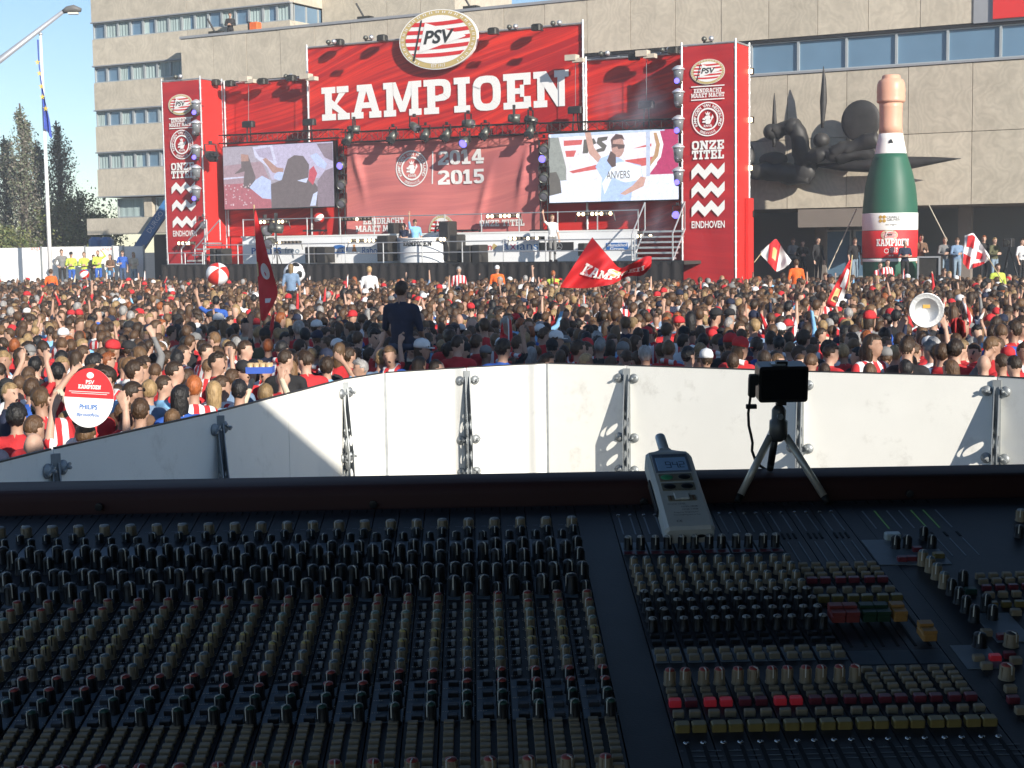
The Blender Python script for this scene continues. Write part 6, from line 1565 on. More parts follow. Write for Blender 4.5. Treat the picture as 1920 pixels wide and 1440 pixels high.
# ---- rail at the back of the console
M_rail = mat('console_rail_lacquer', (0.055, 0.024, 0.022), 0.6, var=0.12, scale=6, spec=0.15)
b = MB(CMX); b.smooth = True
t0 = TB+0.012; prof = [(0, -0.02), (0, 0.013), (0.002, 0.019), (0.006, 0.0235), (0.012, 0.0255), (0.05, 0.0255), (0.06, 0.0225), (0.066, 0.016), (0.068, -0.05)]
vs = [(x_, t0+p_[0], p_[1]) for x_ in (-1.2, 1.5) for p_ in prof]; n_ = len(prof)
b.add(vs, [(i, n_+i, n_+i+1, i+1) for i in range(n_-1)] + [tuple(range(n_)), tuple(range(2*n_-1, n_-1, -1))]); b.build('back_rail', M_rail, desk)
for px, py in ((186, 950), (700, 945), (1207, 940), (1705, 925)):
    d = CMI.to_3x3() @ ray(px, py); o = CMI @ CAM; p_ = o+d*((t0-o.y)/d.y)
    b = MB(CMX); b.lathe([(0.005, 0.0), (0.005, 0.003), (0.003, 0.0035)], 12, Matrix.Translation((p_.x, t0-0.0003, p_.z)) @ Matrix.Rotation(R(90), 4, 'X')); b.build('screw_cap', M_kblk, desk)

# ================================================================== sound level meter leaning on the rail
MMX = CMX @ Matrix.Translation((0.2474, -0.0906, 0.003)) @ Matrix.Rotation(0.066, 4, 'Z') @ Matrix.Rotation(0.335, 4, 'X') @ Matrix.Diagonal((0.92, 0.884, 0.775, 1))
mt = thing('sound_level_meter', 'grey handheld sound level meter with blue display leaning on the console rail', 'sound meter', MMX)
M_mt = mat('meter_grey_plastic', (0.55, 0.54, 0.5), 0.5, var=0.05, scale=40)
b = MB(MMX); w0, w1, L = 0.0315, 0.031, 0.172
# body as lofted rounded sections along y
secs = [(0.0, w0*0.93, 0.002, 0.026), (0.004, w0, 0.0, 0.03), (0.09, w0*0.97, 0.0, 0.03), (L-0.01, w1, 0.0, 0.031), (L, w1*0.94, 0.002, 0.029), (L+0.006, w1*0.6, 0.006, 0.026), (L+0.013, 0.0095, 0.009, 0.023), (L+0.018, 0.0072, 0.009, 0.0225)]
rings = []
for y_, hw, z0, z1 in secs:
    bv = min(hw, z1-z0)*0.16; rings.append([(-hw, y_, z0+bv), (-hw+bv, y_, z0), (hw-bv, y_, z0), (hw, y_, z0+bv), (hw, y_, z1-bv), (hw-bv, y_, z1), (-hw+bv, y_, z1), (-hw, y_, z1-bv)])
vs = [p_ for r_ in rings for p_ in r_]; fs = [tuple(range(8)), tuple(range(len(vs)-1, len(vs)-9, -1))]
for k in range(len(rings)-1):
    for i in range(8): j = (i+1) % 8; fs.append((k*8+i, (k+1)*8+i, (k+1)*8+j, k*8+j))
b.add(vs, fs); b.build('housing', M_mt, mt)
b = MB(MMX); b.smooth = True; b.lathe([(0.0072, 0), (0.007, 0.037), (0.0066, 0.039), (0.001, 0.0395)], 18, Matrix.Translation((0, L+0.016, 0.016)) @ Matrix.Rotation(R(-90), 4, 'X')); b.build('microphone', mat('mic_steel', (0.5, 0.56, 0.62), 0.4, metal=0.25, var=0.05), mt)
zf = 0.0312
def mpl(name, x0, x1, y0, y1, z0, z1, m, bev=0.0006): bb = MB(MMX); bb.bbox(x0, x1, y0, y1, z0, z1, bev); return bb.build(name, m, mt)
mpl('display_bezel', -0.0235, 0.0235, L-0.05, L-0.008, zf-0.001, zf+0.0006, mat('bezel_blue_grey', (0.16, 0.19, 0.25), 0.4), 0.0004)
ds = mpl('display', -0.02, 0.02, L-0.047, L-0.017, zf+0.0006, zf+0.0012, mat('lcd_blue', (0.34, 0.52, 0.75), 0.35, var=0.05, scale=60), 0.0003)
def seg(digit, x, y, s_, m_):
    on = {'9': 'abcdfg', '4': 'bcfg', '2': 'abged'}[digit]; w, h, k = 0.0058*s_, 0.0062*s_, 0.0011*s_
    P_ = dict(a=(0, 2*h, w, k), g=(0, h, w, k), d=(0, 0, w, k), f=(0, h, k, h), b=(w, h, k, h), e=(0, 0, k, h), c=(w, 0, k, h))
    for n__ in on:
        x_, y_, ww, hh = P_[n__]; m_.box(x+x_, x+x_+ww, y+y_, y+y_+hh, zf+0.0013, zf+0.0015)
b = MB(MMX)
for i, (dg_, x_) in enumerate((('9', -0.0085), ('4', 0.0005), ('2', 0.0095))): seg(dg_, x_, L-0.0415, 1.05, b)
b.box(0.0078, 0.0089, L-0.0418, L-0.0405, zf+0.0013, zf+0.0015); b.build('display_digits', mat('lcd_ink', (0.04, 0.07, 0.16), 0.4), ds)
b = MB(MMX); put_text(b, 'SL-100   SOUND LEVEL METER', 0, 0, 0.0032, 0, fn=lambda x, z: (x, L-0.0135+z, zf+0.0008)); b.build('title_print', M_dprint, mt)
def obtn(x, y, m_): 
    bb = MB(MMX); bb.smooth = True; bb.ell((x, y, zf), (0.0085, 0.0062, 0.0022), 18, 8); bb.build('button', m_, mt)
M_olive = mat('meter_recess', (0.2, 0.18, 0.13), 0.6)
for y_ in (L-0.062, L-0.083):
    mpl('button_recess', -0.0215, 0.0215, y_-0.008, y_+0.008, zf-0.001, zf+0.0004, M_olive, 0.0004)
obtn(-0.0115, L-0.062, mat('button_green', (0.06, 0.3, 0.14), 0.4)); obtn(0.0115, L-0.062, M_kblk); obtn(-0.0115, L-0.083, M_kblk); obtn(0.0115, L-0.083, M_kblk)
b = MB(MMX)
for (tx, x_, y_, s_) in (('OFF    A  C   CALIBR', 0, 0.079, 0.0034), ('SOUND LEVEL:', -0.009, 0.0485, 0.0036), ('Lo=35~100dB', 0.006, 0.0425, 0.0036), ('Hi=65~130dB', 0.006, 0.0365, 0.0036), ('Frequency Weighting A,C', 0, 0.0305, 0.003), ('Time weighting slow or Fast', 0, 0.025, 0.003), ('CE', -0.012, 0.011, 0.0062)):
    vs, fs = text_poly(tx, s_, 0.0); b.add([(x_+p_, y_+q_, zf+0.0006) for p_, q_ in vs], fs)
b.build('print', M_dprint, mt)
mpl('switch_recess', -0.018, 0.018, 0.0575, 0.069, zf-0.001, zf+0.0004, M_olive, 0.0004)
mpl('slide_switch', -0.0095, 0.0095, 0.059, 0.0735, zf+0.0004, zf+0.003, M_mt, 0.001)
for x_ in (-0.0145, 0.0145): mpl('switch_mark', x_-0.0012, x_+0.0012, 0.058, 0.068, zf+0.0005, zf+0.001, mat('switch_brown', (0.14, 0.08, 0.05)), 0.0002)
b = MB(MMX); put_text(b, 'CAL.', 0, 0, 0.006, 0, fn=lambda x, z: (x-0.008, 0.0015, 0.013+z)); b.build('foot_print', M_dprint, mt)
b = MB(MMX); b.smooth = True; b.ell((0.014, 0.003, 0.014), (0.009, 0.004, 0.005), 14, 8); b.build('socket', M_kblk, mt)
mpl('rear_stand', -0.012, 0.012, 0.125, 0.131, -0.06, 0.001, M_kblk, 0.0005)
mpl('side_clip', -0.0335, -0.0312, 0.05, 0.12, 0.008, 0.02, M_kblk, 0.0005)

# ================================================================== action camera on a mini tripod
fa, fb_ = con(1382, 938, 0.0), con(1553, 941, 0.0)
hubp = CMI @ at(1459, 818, 1.90)
tp = thing('mini_tripod', 'small metal mini tripod standing astride the console rail', 'tripod', CMX @ Matrix.Translation((hubp.x, hubp.y, 0)))
M_chr = mat('brushed_tube', (0.6, 0.54, 0.46), 0.35, metal=0.35, var=0.1, scale=60)
M_rub = mat('rubber_black', (0.012, 0.012, 0.012), 0.7)
t_f = TB + 0.004
feet = [Vector((*con(1382, 941, 0.002), 0.002)), Vector((*con(1553, 943, 0.002), 0.002)), Vector((CMI @ at(1436, 886, 1.95)))]
for f in feet[:2]: f.y = min(f.y, TB+0.009)
feet[2].y = TB+0.05; feet[2].z = 0.027
for i, f in enumerate(feet):
    top_ = hubp + Vector((-0.010 if i == 0 else (0.010 if i == 1 else -0.002), 0.0 if i < 2 else 0.008, 0))
    b = MB(CMX); b.smooth = True; d_ = (f-top_).normalized()
    b.tube(top_, f-d_*0.010, 0.0048, 14, 0.0046); o = b.build('leg', M_chr if i < 2 else mat('dark_tube', (0.05, 0.05, 0.05), 0.4, metal=0.5), tp)
    b = MB(CMX); b.smooth = True; b.tube(f-d_*0.010, f, 0.0046, 12, 0.0042); b.build('rubber_foot', M_rub, o)
b = MB(CMX); b.smooth = True
b.lathe([(0.006, -0.006), (0.0105, -0.002), (0.0115, 0.004), (0.0115, 0.02), (0.009, 0.022), (0.009, 0.034), (0.0075, 0.037), (0.0045, 0.04)], 20, Matrix.Translation(hubp)); b.build('hub', mat('hub_grey', (0.1, 0.095, 0.09), 0.4, metal=0.4), tp)
b = MB(CMX); b.smooth = True
b.lathe([(0.0045, 0.04), (0.003, 0.046), (0.0065, 0.05), (0.0135, 0.053), (0.0135, 0.058), (0.006, 0.06), (0.005, 0.066)], 20, Matrix.Translation(hubp)); b.build('mount_screw', M_kblk, tp)
b = MB(CMX); b.tube(hubp+Vector((0, -0.012, 0.028)), hubp+Vector((0, -0.004, 0.028)), 0.004, 12); b.build('lock_screw', M_steel, tp)
# camera body
cb = hubp + Vector((0.004, 0, 0.066))
gc = thing('action_camera', 'small black action camera with blank screen on the mini tripod', 'camera', CMX @ Matrix.Translation(cb))
p00, p11 = CMI @ at(1420, 752, 1.89), CMI @ at(1512, 682, 1.89)
hw = (p11.x-p00.x)/2; cx_ = (p11.x+p00.x)/2; z0, z1 = p00.z, p11.z
def rbox(mb, x0, x1, z0, z1, y0, y1, r, n=5):
    pts = []
    for (qx, qz, a0) in ((x1-r, z0+r, -90), (x1-r, z1-r, 0), (x0+r, z1-r, 90), (x0+r, z0+r, 180)):
        for k in range(n+1): an = R(a0+90*k/n); pts.append((qx+r*math.cos(an), qz+r*math.sin(an)))
    mb.prism(pts, y0, y1)
yb = cb.y
b = MB(CMX); rbox(b, cx_-hw, cx_+hw, z0, z1, yb-0.012, yb+0.02, 0.004); b.build('housing', mat('camera_black', (0.012, 0.012, 0.013), 0.35, var=0.1), gc)
b = MB(CMX); rbox(b, cx_-hw*0.9, cx_+hw*0.9, z0+0.004, z1-0.004, yb-0.0135, yb-0.0118, 0.002); b.build('screen', mat('blank_screen', (0.008, 0.008, 0.009), 0.12, var=0), gc)
b = MB(CMX); rbox(b, cx_-0.008, cx_+0.006, z1, z1+0.0045, yb-0.004, yb+0.006, 0.001); b.build('shutter_button', M_kblk, gc)
b = MB(CMX); rbox(b, cx_-0.014, cx_+0.003, z1, z1+0.0018, yb-0.006, yb+0.01, 0.0005); b.build('top_latch', mat('latch_clear', (0.3, 0.32, 0.33), 0.2), gc)
b = MB(CMX); b.box(cx_-0.006, cx_+0.006, yb-0.004, yb+0.006, z0-0.006, z0); b.build('mount_foot', M_kblk, gc)
# cable with plug
plug = CMI @ at(1411, 716, 1.89)
cab = thing('camera_cable', 'thin black cable hanging from the side of the action camera', 'cable', CMX @ Matrix.Translation(plug))
b = MB(CMX); rbox(b, plug.x-0.0045, cx_-hw, plug.z-0.0035, plug.z+0.0095, yb-0.006, yb+0.004, 0.002); rbox(b, plug.x-0.005, plug.x+0.003, plug.z-0.019, plug.z+0.006, yb-0.0055, yb+0.0035, 0.002); b.build('plug', M_rub, cab)
pts = [CMI @ at(x_, y_, 1.895) for x_, y_ in ((1408, 735), (1406, 752), (1403, 775), (1404, 798), (1408, 815), (1411, 830), (1410, 845), (1416, 862))]
pts += [CMI @ at(1426, 874, 1.94), CMI @ at(1442, 884, 1.96), CMI @ at(1450, 900, 2.0)]
b = MB(CMX); b.smooth = True; b.path([tuple(p_) for p_ in pts], 0.0018, 8); b.build('cord', M_rub, cab)
q = CMI @ at(1405, 763, 1.895); b = MB(CMX); b.box(q.x-0.004, q.x+0.009, q.y-0.003, q.y+0.003, q.z-0.002, q.z+0.003); b.build('cable_tie', M_rub, cab)
# ================================================================== people
def lat(v_): return Vector(v_)
SK = [(0.40, 0.24, 0.17), (0.48, 0.30, 0.22), (0.34, 0.2, 0.14), (0.2, 0.11, 0.075)]
M_skin = [mat('skin_%s' % n, c, 0.55, var=0.08, scale=25, spec=0.35) for n, c in zip(('tan', 'fair', 'warm', 'deep'), SK)]
def fab(n, c, var=0.2): return mat('cloth_'+n, c, 0.85, var=var, scale=9, bump=0.35, bscale=22)
TOPS = {'red': fab('red', (0.48, 0.025, 0.03)), 'white': fab('white', (0.68, 0.68, 0.68), .1), 'black': fab('black', (0.018, 0.018, 0.02)), 'navy': fab('navy', (0.014, 0.02, 0.045)),
        'grey': fab('grey', (0.18, 0.18, 0.18)), 'light blue': fab('light_blue', (0.2, 0.42, 0.66)), 'denim': fab('denim', (0.16, 0.24, 0.36)), 'cream': fab('cream', (0.55, 0.48, 0.36)),
        'orange': fab('orange', (0.75, 0.13, 0.02)), 'olive': fab('olive', (0.09, 0.09, 0.045)), 'maroon': fab('maroon', (0.2, 0.02, 0.03)), 'blue': fab('blue', (0.03, 0.1, 0.4)), 'hi-vis yellow': fab('hivis', (0.45, 0.55, 0.08)), 'brown': fab('brown', (0.14, 0.08, 0.05))}
def stripe_mat():
    m = bpy.data.materials.new('cloth_striped'); m.use_nodes = True; nt = m.node_tree; b = nt.nodes['Principled BSDF']; b.inputs['Roughness'].default_value = 0.85
    tc = nt.nodes.new('ShaderNodeTexCoord'); w = nt.nodes.new('ShaderNodeTexWave'); w.inputs['Scale'].default_value = 2.7; w.wave_profile = 'SIN'
    nt.links.new(tc.outputs['Object'], w.inputs['Vector']); cr = nt.nodes.new('ShaderNodeValToRGB'); cr.color_ramp.interpolation = 'CONSTANT'
    cr.color_ramp.elements[0].color = (0.5, 0.025, 0.03, 1); cr.color_ramp.elements[1].position = 0.5; cr.color_ramp.elements[1].color = (0.68, 0.68, 0.68, 1)
    nt.links.new(w.outputs['Fac'], cr.inputs['Fac']); nt.links.new(cr.outputs['Color'], b.inputs['Base Color']); return m
TOPS['red and white striped'] = stripe_mat()
LEGS = [fab('jeans', (0.05, 0.08, 0.15)), TOPS['black'], TOPS['grey'], fab('khaki', (0.22, 0.18, 0.12)), fab('pale_jeans', (0.2, 0.27, 0.34))]
def hairm(n, c): return mat('hair_'+n, c, 0.5, var=0.45, scale=30, spec=0.4, bump=0.6, bscale=70, rand=0.35, stretch=(1, 1, 0.35))
HAIR = {'dark brown': hairm('dark_brown', (0.032, 0.018, 0.009)), 'brown': hairm('brown', (0.068, 0.036, 0.017)), 'light brown': hairm('light_brown', (0.125, 0.07, 0.032)), 'blond': hairm('blond', (0.27, 0.18, 0.085)),
        'black': hairm('black', (0.01, 0.009, 0.009)), 'grey': hairm('grey', (0.26, 0.25, 0.24)), 'ginger': hairm('ginger', (0.24, 0.07, 0.02))}
CAPS = {'red': TOPS['red'], 'white': TOPS['white'], 'navy': TOPS['navy'], 'black': TOPS['black'], 'grey': TOPS['grey']}
M_eye = mat('eye_dark', (0.03, 0.02, 0.02), 0.3, var=0)
HC = Vector((0, 0.012, 1.640))
def seg_arm(sh, el, wr, tip, side, spread=0.0, long=0):
    """primitives of one arm with hand: tags 1 top, 4 forearm, 0 skin"""
    P = [('cap', sh, el, 0.058, 0.046, 1), ('cap', el, wr, 0.043, 0.03, 4)]
    wr, tip = Vector(wr), Vector(tip); d = (tip-wr).normalized()
    x = d.cross(Vector((0, 1, 0.2)));  x = x.normalized() if x.length > 0.1 else Vector((1, 0, 0)); x *= side
    pc = wr + d*0.05
    P.append(('cap', wr+d*0.02-x*0.012, wr+d*0.085-x*0.014, 0.026, 0.024, 0)); P.append(('cap', wr+d*0.02+x*0.012, wr+d*0.085+x*0.016, 0.026, 0.022, 0))
    nrm = d.cross(x).normalized()
    for k, (o, L) in enumerate(((-0.033, 0.078), (-0.011, 0.09), (0.012, 0.083), (0.034, 0.064))):
        b0 = wr + d*0.095 + x*o; mid = b0 + d*L*0.55 + x*o*0.25 - nrm*0.006; P.append(('cap', b0, mid, 0.0105, 0.0098, 0)); P.append(('cap', mid, mid + d*L*0.4 - nrm*0.022, 0.0098, 0.008, 0))
    t0 = wr + d*0.04 - x*0.03; P.append(('cap', t0, t0 + d*0.035 - x*0.035, 0.013, 0.011, 0)); P.append(('cap', t0 + d*0.035 - x*0.035, t0 + d*0.068 - x*0.04, 0.011, 0.009, 0))
    return P
def body_prims(pose, yaw=0.0, nod=0.0):
    P = [('ell', (0, 0, 0.97), (0.165, 0.118, 0.13), 2), ('cap', (0, 0.0, 1.0), (0, 0.0, 1.2), 0.135, 0.145, 1), ('ell', (0, 0, 1.12), (0.155, 0.11, 0.16), 1), ('ell', (0, -0.005, 1.3), (0.185, 0.122, 0.17), 1),
         ('cap', (-0.15, -0.012, 1.41), (0.15, -0.012, 1.41), 0.072, 0.072, 1), ('ell', (0, -0.02, 1.45), (0.11, 0.075, 0.05), 1),
         ('cap', (0, -0.015, 1.44), (0, 0.0, 1.57), 0.06, 0.055, 0)]
    head = [('ell', (0, 0.005, 1.655), (0.076, 0.096, 0.105), 0), ('ell', (0, 0.04, 1.59), (0.058, 0.062, 0.062), 0), ('ell', (0, 0.062, 1.548), (0.032, 0.03, 0.024), 0),
            ('cap', (0, 0.092, 1.66), (0, 0.112, 1.618), 0.009, 0.014, 0), ('ell', (-0.078, 0.0, 1.635), (0.012, 0.02, 0.032), 0), ('ell', (0.078, 0.0, 1.635), (0.012, 0.02, 0.032), 0),
            ('cap', (-0.045, 0.082, 1.685), (0.045, 0.082, 1.685), 0.012, 0.012, 0), ('cap', (-0.018, 0.096, 1.578), (0.018, 0.096, 1.578), 0.007, 0.007, 3), ('ell', (-0.03, 0.085, 1.66), (0.013, 0.011, 0.008), 3), ('ell', (0.03, 0.085, 1.66), (0.013, 0.011, 0.008), 3)]
    Z = Matrix.Rotation(yaw, 3, 'Z')
    for h in head:
        if h[0] == 'ell': P.append(('elr', tuple(Z @ Vector(h[1])), h[2], h[3], yaw))
        else: P.append(('cap', tuple(Z @ Vector(h[1])), tuple(Z @ Vector(h[2])), h[3], h[4], h[5]))
    arms = {'down': ((0.25, -0.03, 1.12), (0.25, 0.07, 0.88), (0.24, 0.13, 0.72)), 'front': ((0.25, 0.02, 1.14), (0.09, 0.24, 1.12), (-0.02, 0.27, 1.15)), 'up': ((0.30, 0.06, 1.60), (0.24, 0.12, 1.84), (0.2, 0.14, 2.0)),
            'wave': ((0.36, 0.05, 1.52), (0.44, 0.1, 1.78), (0.46, 0.12, 1.95)), 'high': ((0.25, 0.08, 1.67), (0.24, 0.12, 1.93), (0.23, 0.14, 2.1)), 'sideup': ((0.31, 0.06, 1.56), (0.27, 0.14, 1.80), (0.235, 0.16, 1.94)),
            'head': ((0.34, 0.04, 1.5), (0.2, 0.1, 1.7), (0.1, 0.12, 1.78)), 'lap': ((0.24, 0.02, 1.14), (0.2, 0.2, 1.0), (0.16, 0.32, 0.98)), 'hip': ((0.34, -0.06, 1.16), (0.22, 0.02, 1.0), (0.15, 0.06, 0.97)), 'wide': ((0.34, 0.06, 1.60), (0.32, 0.13, 1.86), (0.27, 0.15, 2.0)), 'tray': ((0.26, 0.1, 1.55), (0.16, 0.16, 1.8), (0.15, 0.18, 1.93))}
    for side, key in ((-1, pose[0]), (1, pose[1])):
        e_, w_, t_ = [(p[0]*side, p[1], p[2]) for p in arms[key]]
        P += seg_arm((0.19*side, -0.012, 1.405), e_, w_, t_, side)
    legs = pose[2] if len(pose) > 2 else 'stand'
    for s_ in (-1, 1):
        if legs == 'stand':
            P += [('cap', (0.09*s_, 0, 0.93), (0.1*s_, 0.02, 0.5), 0.088, 0.062, 2), ('cap', (0.1*s_, 0.02, 0.5), (0.105*s_, -0.01, 0.1), 0.058, 0.04, 2), ('ell', (0.11*s_, 0.06, 0.045), (0.045, 0.13, 0.045), 3)]
        else:
            P += [('cap', (0.1*s_, 0.0, 0.93), (0.17*s_, 0.38, 0.9), 0.09, 0.065, 2), ('cap', (0.17*s_, 0.38, 0.9), (0.15*s_, 0.36, 0.5), 0.058, 0.042, 2), ('ell', (0.15*s_, 0.42, 0.46), (0.045, 0.13, 0.045), 3)]
    return P
def sdf(P, X):
    """distance of points X (n,3) to each primitive -> tag of the nearest"""
    best = np.full(len(X), 1e9); tagv = np.zeros(len(X), int)
    for p in P:
        if p[0] in ('ell', 'elr'):
            q = X - np.array(p[1])
            if p[0] == 'elr':
                c, s_ = math.cos(-p[4]), math.sin(-p[4]); q = np.stack([q[:, 0]*c-q[:, 1]*s_, q[:, 0]*s_+q[:, 1]*c, q[:, 2]], 1)
            r = np.array(p[2]); k = np.linalg.norm(q/r, axis=1); d = (k-1)*r.min(); tg = p[3]
        else:
            a, b = np.array(p[1]), np.array(p[2]); ab = b-a; t_ = np.clip(((X-a)@ab)/(ab@ab), 0, 1); d = np.linalg.norm(X-a-t_[:, None]*ab, axis=1) - (p[3]+(p[4]-p[3])*t_); tg = p[5]
        if tg == 3: d = d - 0.004
        m = d < best; best[m] = d[m]; tagv[m] = tg
    return tagv
def remesh_body(P, voxel, ntri, smooth_it=3):
    b = MB()
    for p in P:
        if p[0] in ('ell', 'elr'):
            X = Matrix.Translation(p[1]) @ Matrix.Rotation(p[4] if p[0] == 'elr' else 0, 4, 'Z'); b.ell((0, 0, 0), p[2], 14, 10, X)
        else:
            a, c = Vector(p[1]), Vector(p[2]); q = (c-a).to_track_quat('Z', 'Y').to_matrix().to_4x4(); L = (c-a).length
            prof = [(max(1e-4, p[3]*math.sin(t_)), -p[3]*math.cos(t_)) for t_ in (0.02, 0.5, 1.0, math.pi/2)] + [(p[4]*math.cos(t_), L+p[4]*math.sin(t_)) for t_ in (0, 0.5, 1.0, 1.55)]
            b.lathe(prof, 10, Matrix.Translation(a) @ q)
    me = b.build('tmp', M_eye, data_only=True)
    o = bpy.data.objects.new('tmp', me); COL.objects.link(o)
    md = o.modifiers.new('r', 'REMESH'); md.mode = 'VOXEL'; md.voxel_size = voxel
    ms = o.modifiers.new('s', 'SMOOTH'); ms.iterations = smooth_it; ms.factor = 0.5
    mdc = o.modifiers.new('d', 'DECIMATE'); mdc.ratio = 0.1
    dg = bpy.context.evaluated_depsgraph_get(); dg.update()
    mdc.show_viewport = False; dg.update(); n0 = sum(len(p.vertices)-2 for p in o.evaluated_get(dg).data.polygons)
    out = []
    for n in ntri:
        mdc.show_viewport = True; mdc.ratio = min(1, n/n0); dg.update()
        m2 = bpy.data.meshes.new_from_object(o.evaluated_get(dg)); m2.materials.clear(); out.append(m2)
    bpy.data.objects.remove(o); bpy.data.meshes.remove(me)
    return out
_TB = {}
def template(pose, yaw=0.0, fine=False, ntri=2600):
    key = (pose, round(yaw, 2), fine)
    if key in _TB: return _TB[key]
    P = body_prims(pose, yaw)
    me, = remesh_body(P, 0.010 if fine else 0.016, [7000 if fine else ntri])
    C = np.array([p.center[:] for p in me.polygons]); tg = sdf(P, C)
    tor = ((tg == 1) | (tg == 2)) & (np.abs(C[:, 0]) < 0.19); tg[tor & (C[:, 2] > 0.95)] = 1; tg[tor & (C[:, 2] <= 0.95)] = 2
    # hem of the sleeve and shirt end cleanly
    for i in range(5): me.materials.append(M_eye)
    me.polygons.foreach_set('material_index', tg.astype(np.int32)); me.polygons.foreach_set('use_smooth', [True]*len(me.polygons)); me.update()
    me.name = 'person'; _TB[key] = (me, yaw); return _TB[key]
def hair_mesh(style, seed):
    rnd = random.Random(seed)
    bm = bmesh.new(); bmesh.ops.create_icosphere(bm, subdivisions=4, radius=1.0)
    sx, sy, sz = 0.0805, 0.0995, 0.106
    for v in bm.verts:
        d = v.co.normalized(); k = 1.0; off = Vector((0, 0, 0))
        nz = mnoise.noise(d*5+Vector((seed, 0, 0)))
        if style == 'crop': k = 1.0+0.02*nz+0.015*mnoise.noise(d*18+Vector((seed, 1, 5)))
        elif style == 'short': k = 1.06+0.07*nz+0.05*max(0, d.z)+0.05*mnoise.noise(d*16+Vector((seed, 1, 5)))
        elif style == 'curly': k = 1.16+0.14*mnoise.noise(d*9+Vector((seed, 3, 0)))+0.05*nz
        elif style == 'long': k = 1.05+0.05*nz
        elif style == 'quiff': k = 1.02+0.06*nz+(0.16 if d.y > 0.1 and d.z > 0.4 else 0)*(1+nz)+0.05*mnoise.noise(d*16+Vector((seed, 1, 5)))
        low = (-0.78 if d.y < -0.35 else (-0.6 if d.y < -0.1 else -0.25))
        inside = (d.y > 0.30 and d.z < 0.42) or (abs(d.x) > 0.72 and d.z < -0.05 and d.y > -0.3) or d.z < low
        if d.z < -0.3 and d.y < 0: k *= 0.96
        if style == 'long':
            inside = d.y > 0.22 and d.z < 0.45
            if d.z < -0.05 and not inside:
                off = Vector((0, -0.012, -0.24*min(1, (-d.z-0.05)*1.25)*(0.8+0.4*rnd.random()))); k = 1.0+0.05*nz+0.04*math.sin(d.x*22)
        if inside: k = 0.78
        v.co = Vector((d.x*sx*k, d.y*sy*k+0.002, d.z*sz*k)) + off
    me = bpy.data.meshes.new('hair'); bm.to_mesh(me); bm.free(); me.materials.append(HAIR['brown'])
    me.polygons.foreach_set('use_smooth', [True]*len(me.polygons)); me.update(); return me
HM = {s_: [hair_mesh(s_, k*7.3+j) for k in range(3)] for j, s_ in enumerate(('crop', 'short', 'curly', 'long', 'quiff'))}
def cap_mesh(brim=True):
    b = MB(); b.smooth = True
    prof = [(0.086, 0.0), (0.090, 0.03), (0.084, 0.07), (0.06, 0.105), (0.02, 0.12), (0.006, 0.126)]
    b.lathe([(r, z) for r, z in prof], 18, Matrix.Scale(1.2, 4, (0, 1, 0)))
    if brim:
        b.smooth = False
        pts = [(0.075*math.cos(a), 0.085+0.085*math.sin(a)) for a in [math.pi*i/10 for i in range(11)]]
        b.add([(x_, y_, 0.012) for x_, y_ in pts]+[(x_, y_, 0.004) for x_, y_ in pts], [tuple(range(11)), tuple(range(21, 10, -1))]+[(i, 11+i, 12+i, i+1) for i in range(10)])
    return b.build('cap', TOPS['red'], data_only=True)
ME_cap, ME_bean = cap_mesh(True), cap_mesh(False)
def glasses_mesh():
    b = MB()
    for s_ in (-1, 1): b.ell((0.034*s_, 0.098, 0.018), (0.027, 0.006, 0.02), 10, 6); b.tube((0.06*s_, 0.09, 0.022), (0.082*s_, 0.0, 0.018), 0.003, 4)
    b.tube((-0.012, 0.1, 0.022), (0.012, 0.1, 0.022), 0.003, 4)
    return b.build('sunglasses', mat('sunglass_black', (0.01, 0.01, 0.01), 0.15), data_only=True)
ME_gls = glasses_mesh()
def scarf_mesh():
    b = MB(); b.smooth = True
    pts = [(0.085*math.cos(a), -0.01+0.078*math.sin(a), 1.485+0.012*math.sin(a*2)-0.02*math.sin(a)) for a in [2*math.pi*i/16 for i in range(17)]]
    b.path(pts, 0.034, 8); b.path([(0.03, 0.08, 1.47), (0.05, 0.125, 1.4), (0.06, 0.135, 1.15)], 0.03, 6, [0.03, 0.032, 0.03])
    return b.build('scarf', TOPS['red and white striped'], data_only=True)
ME_scf = scarf_mesh()
PEOPLE = []
def obj_mats(o, mats_):
    for i, m_ in enumerate(mats_):
        o.material_slots[i].link = 'OBJECT'; o.material_slots[i].material = m_
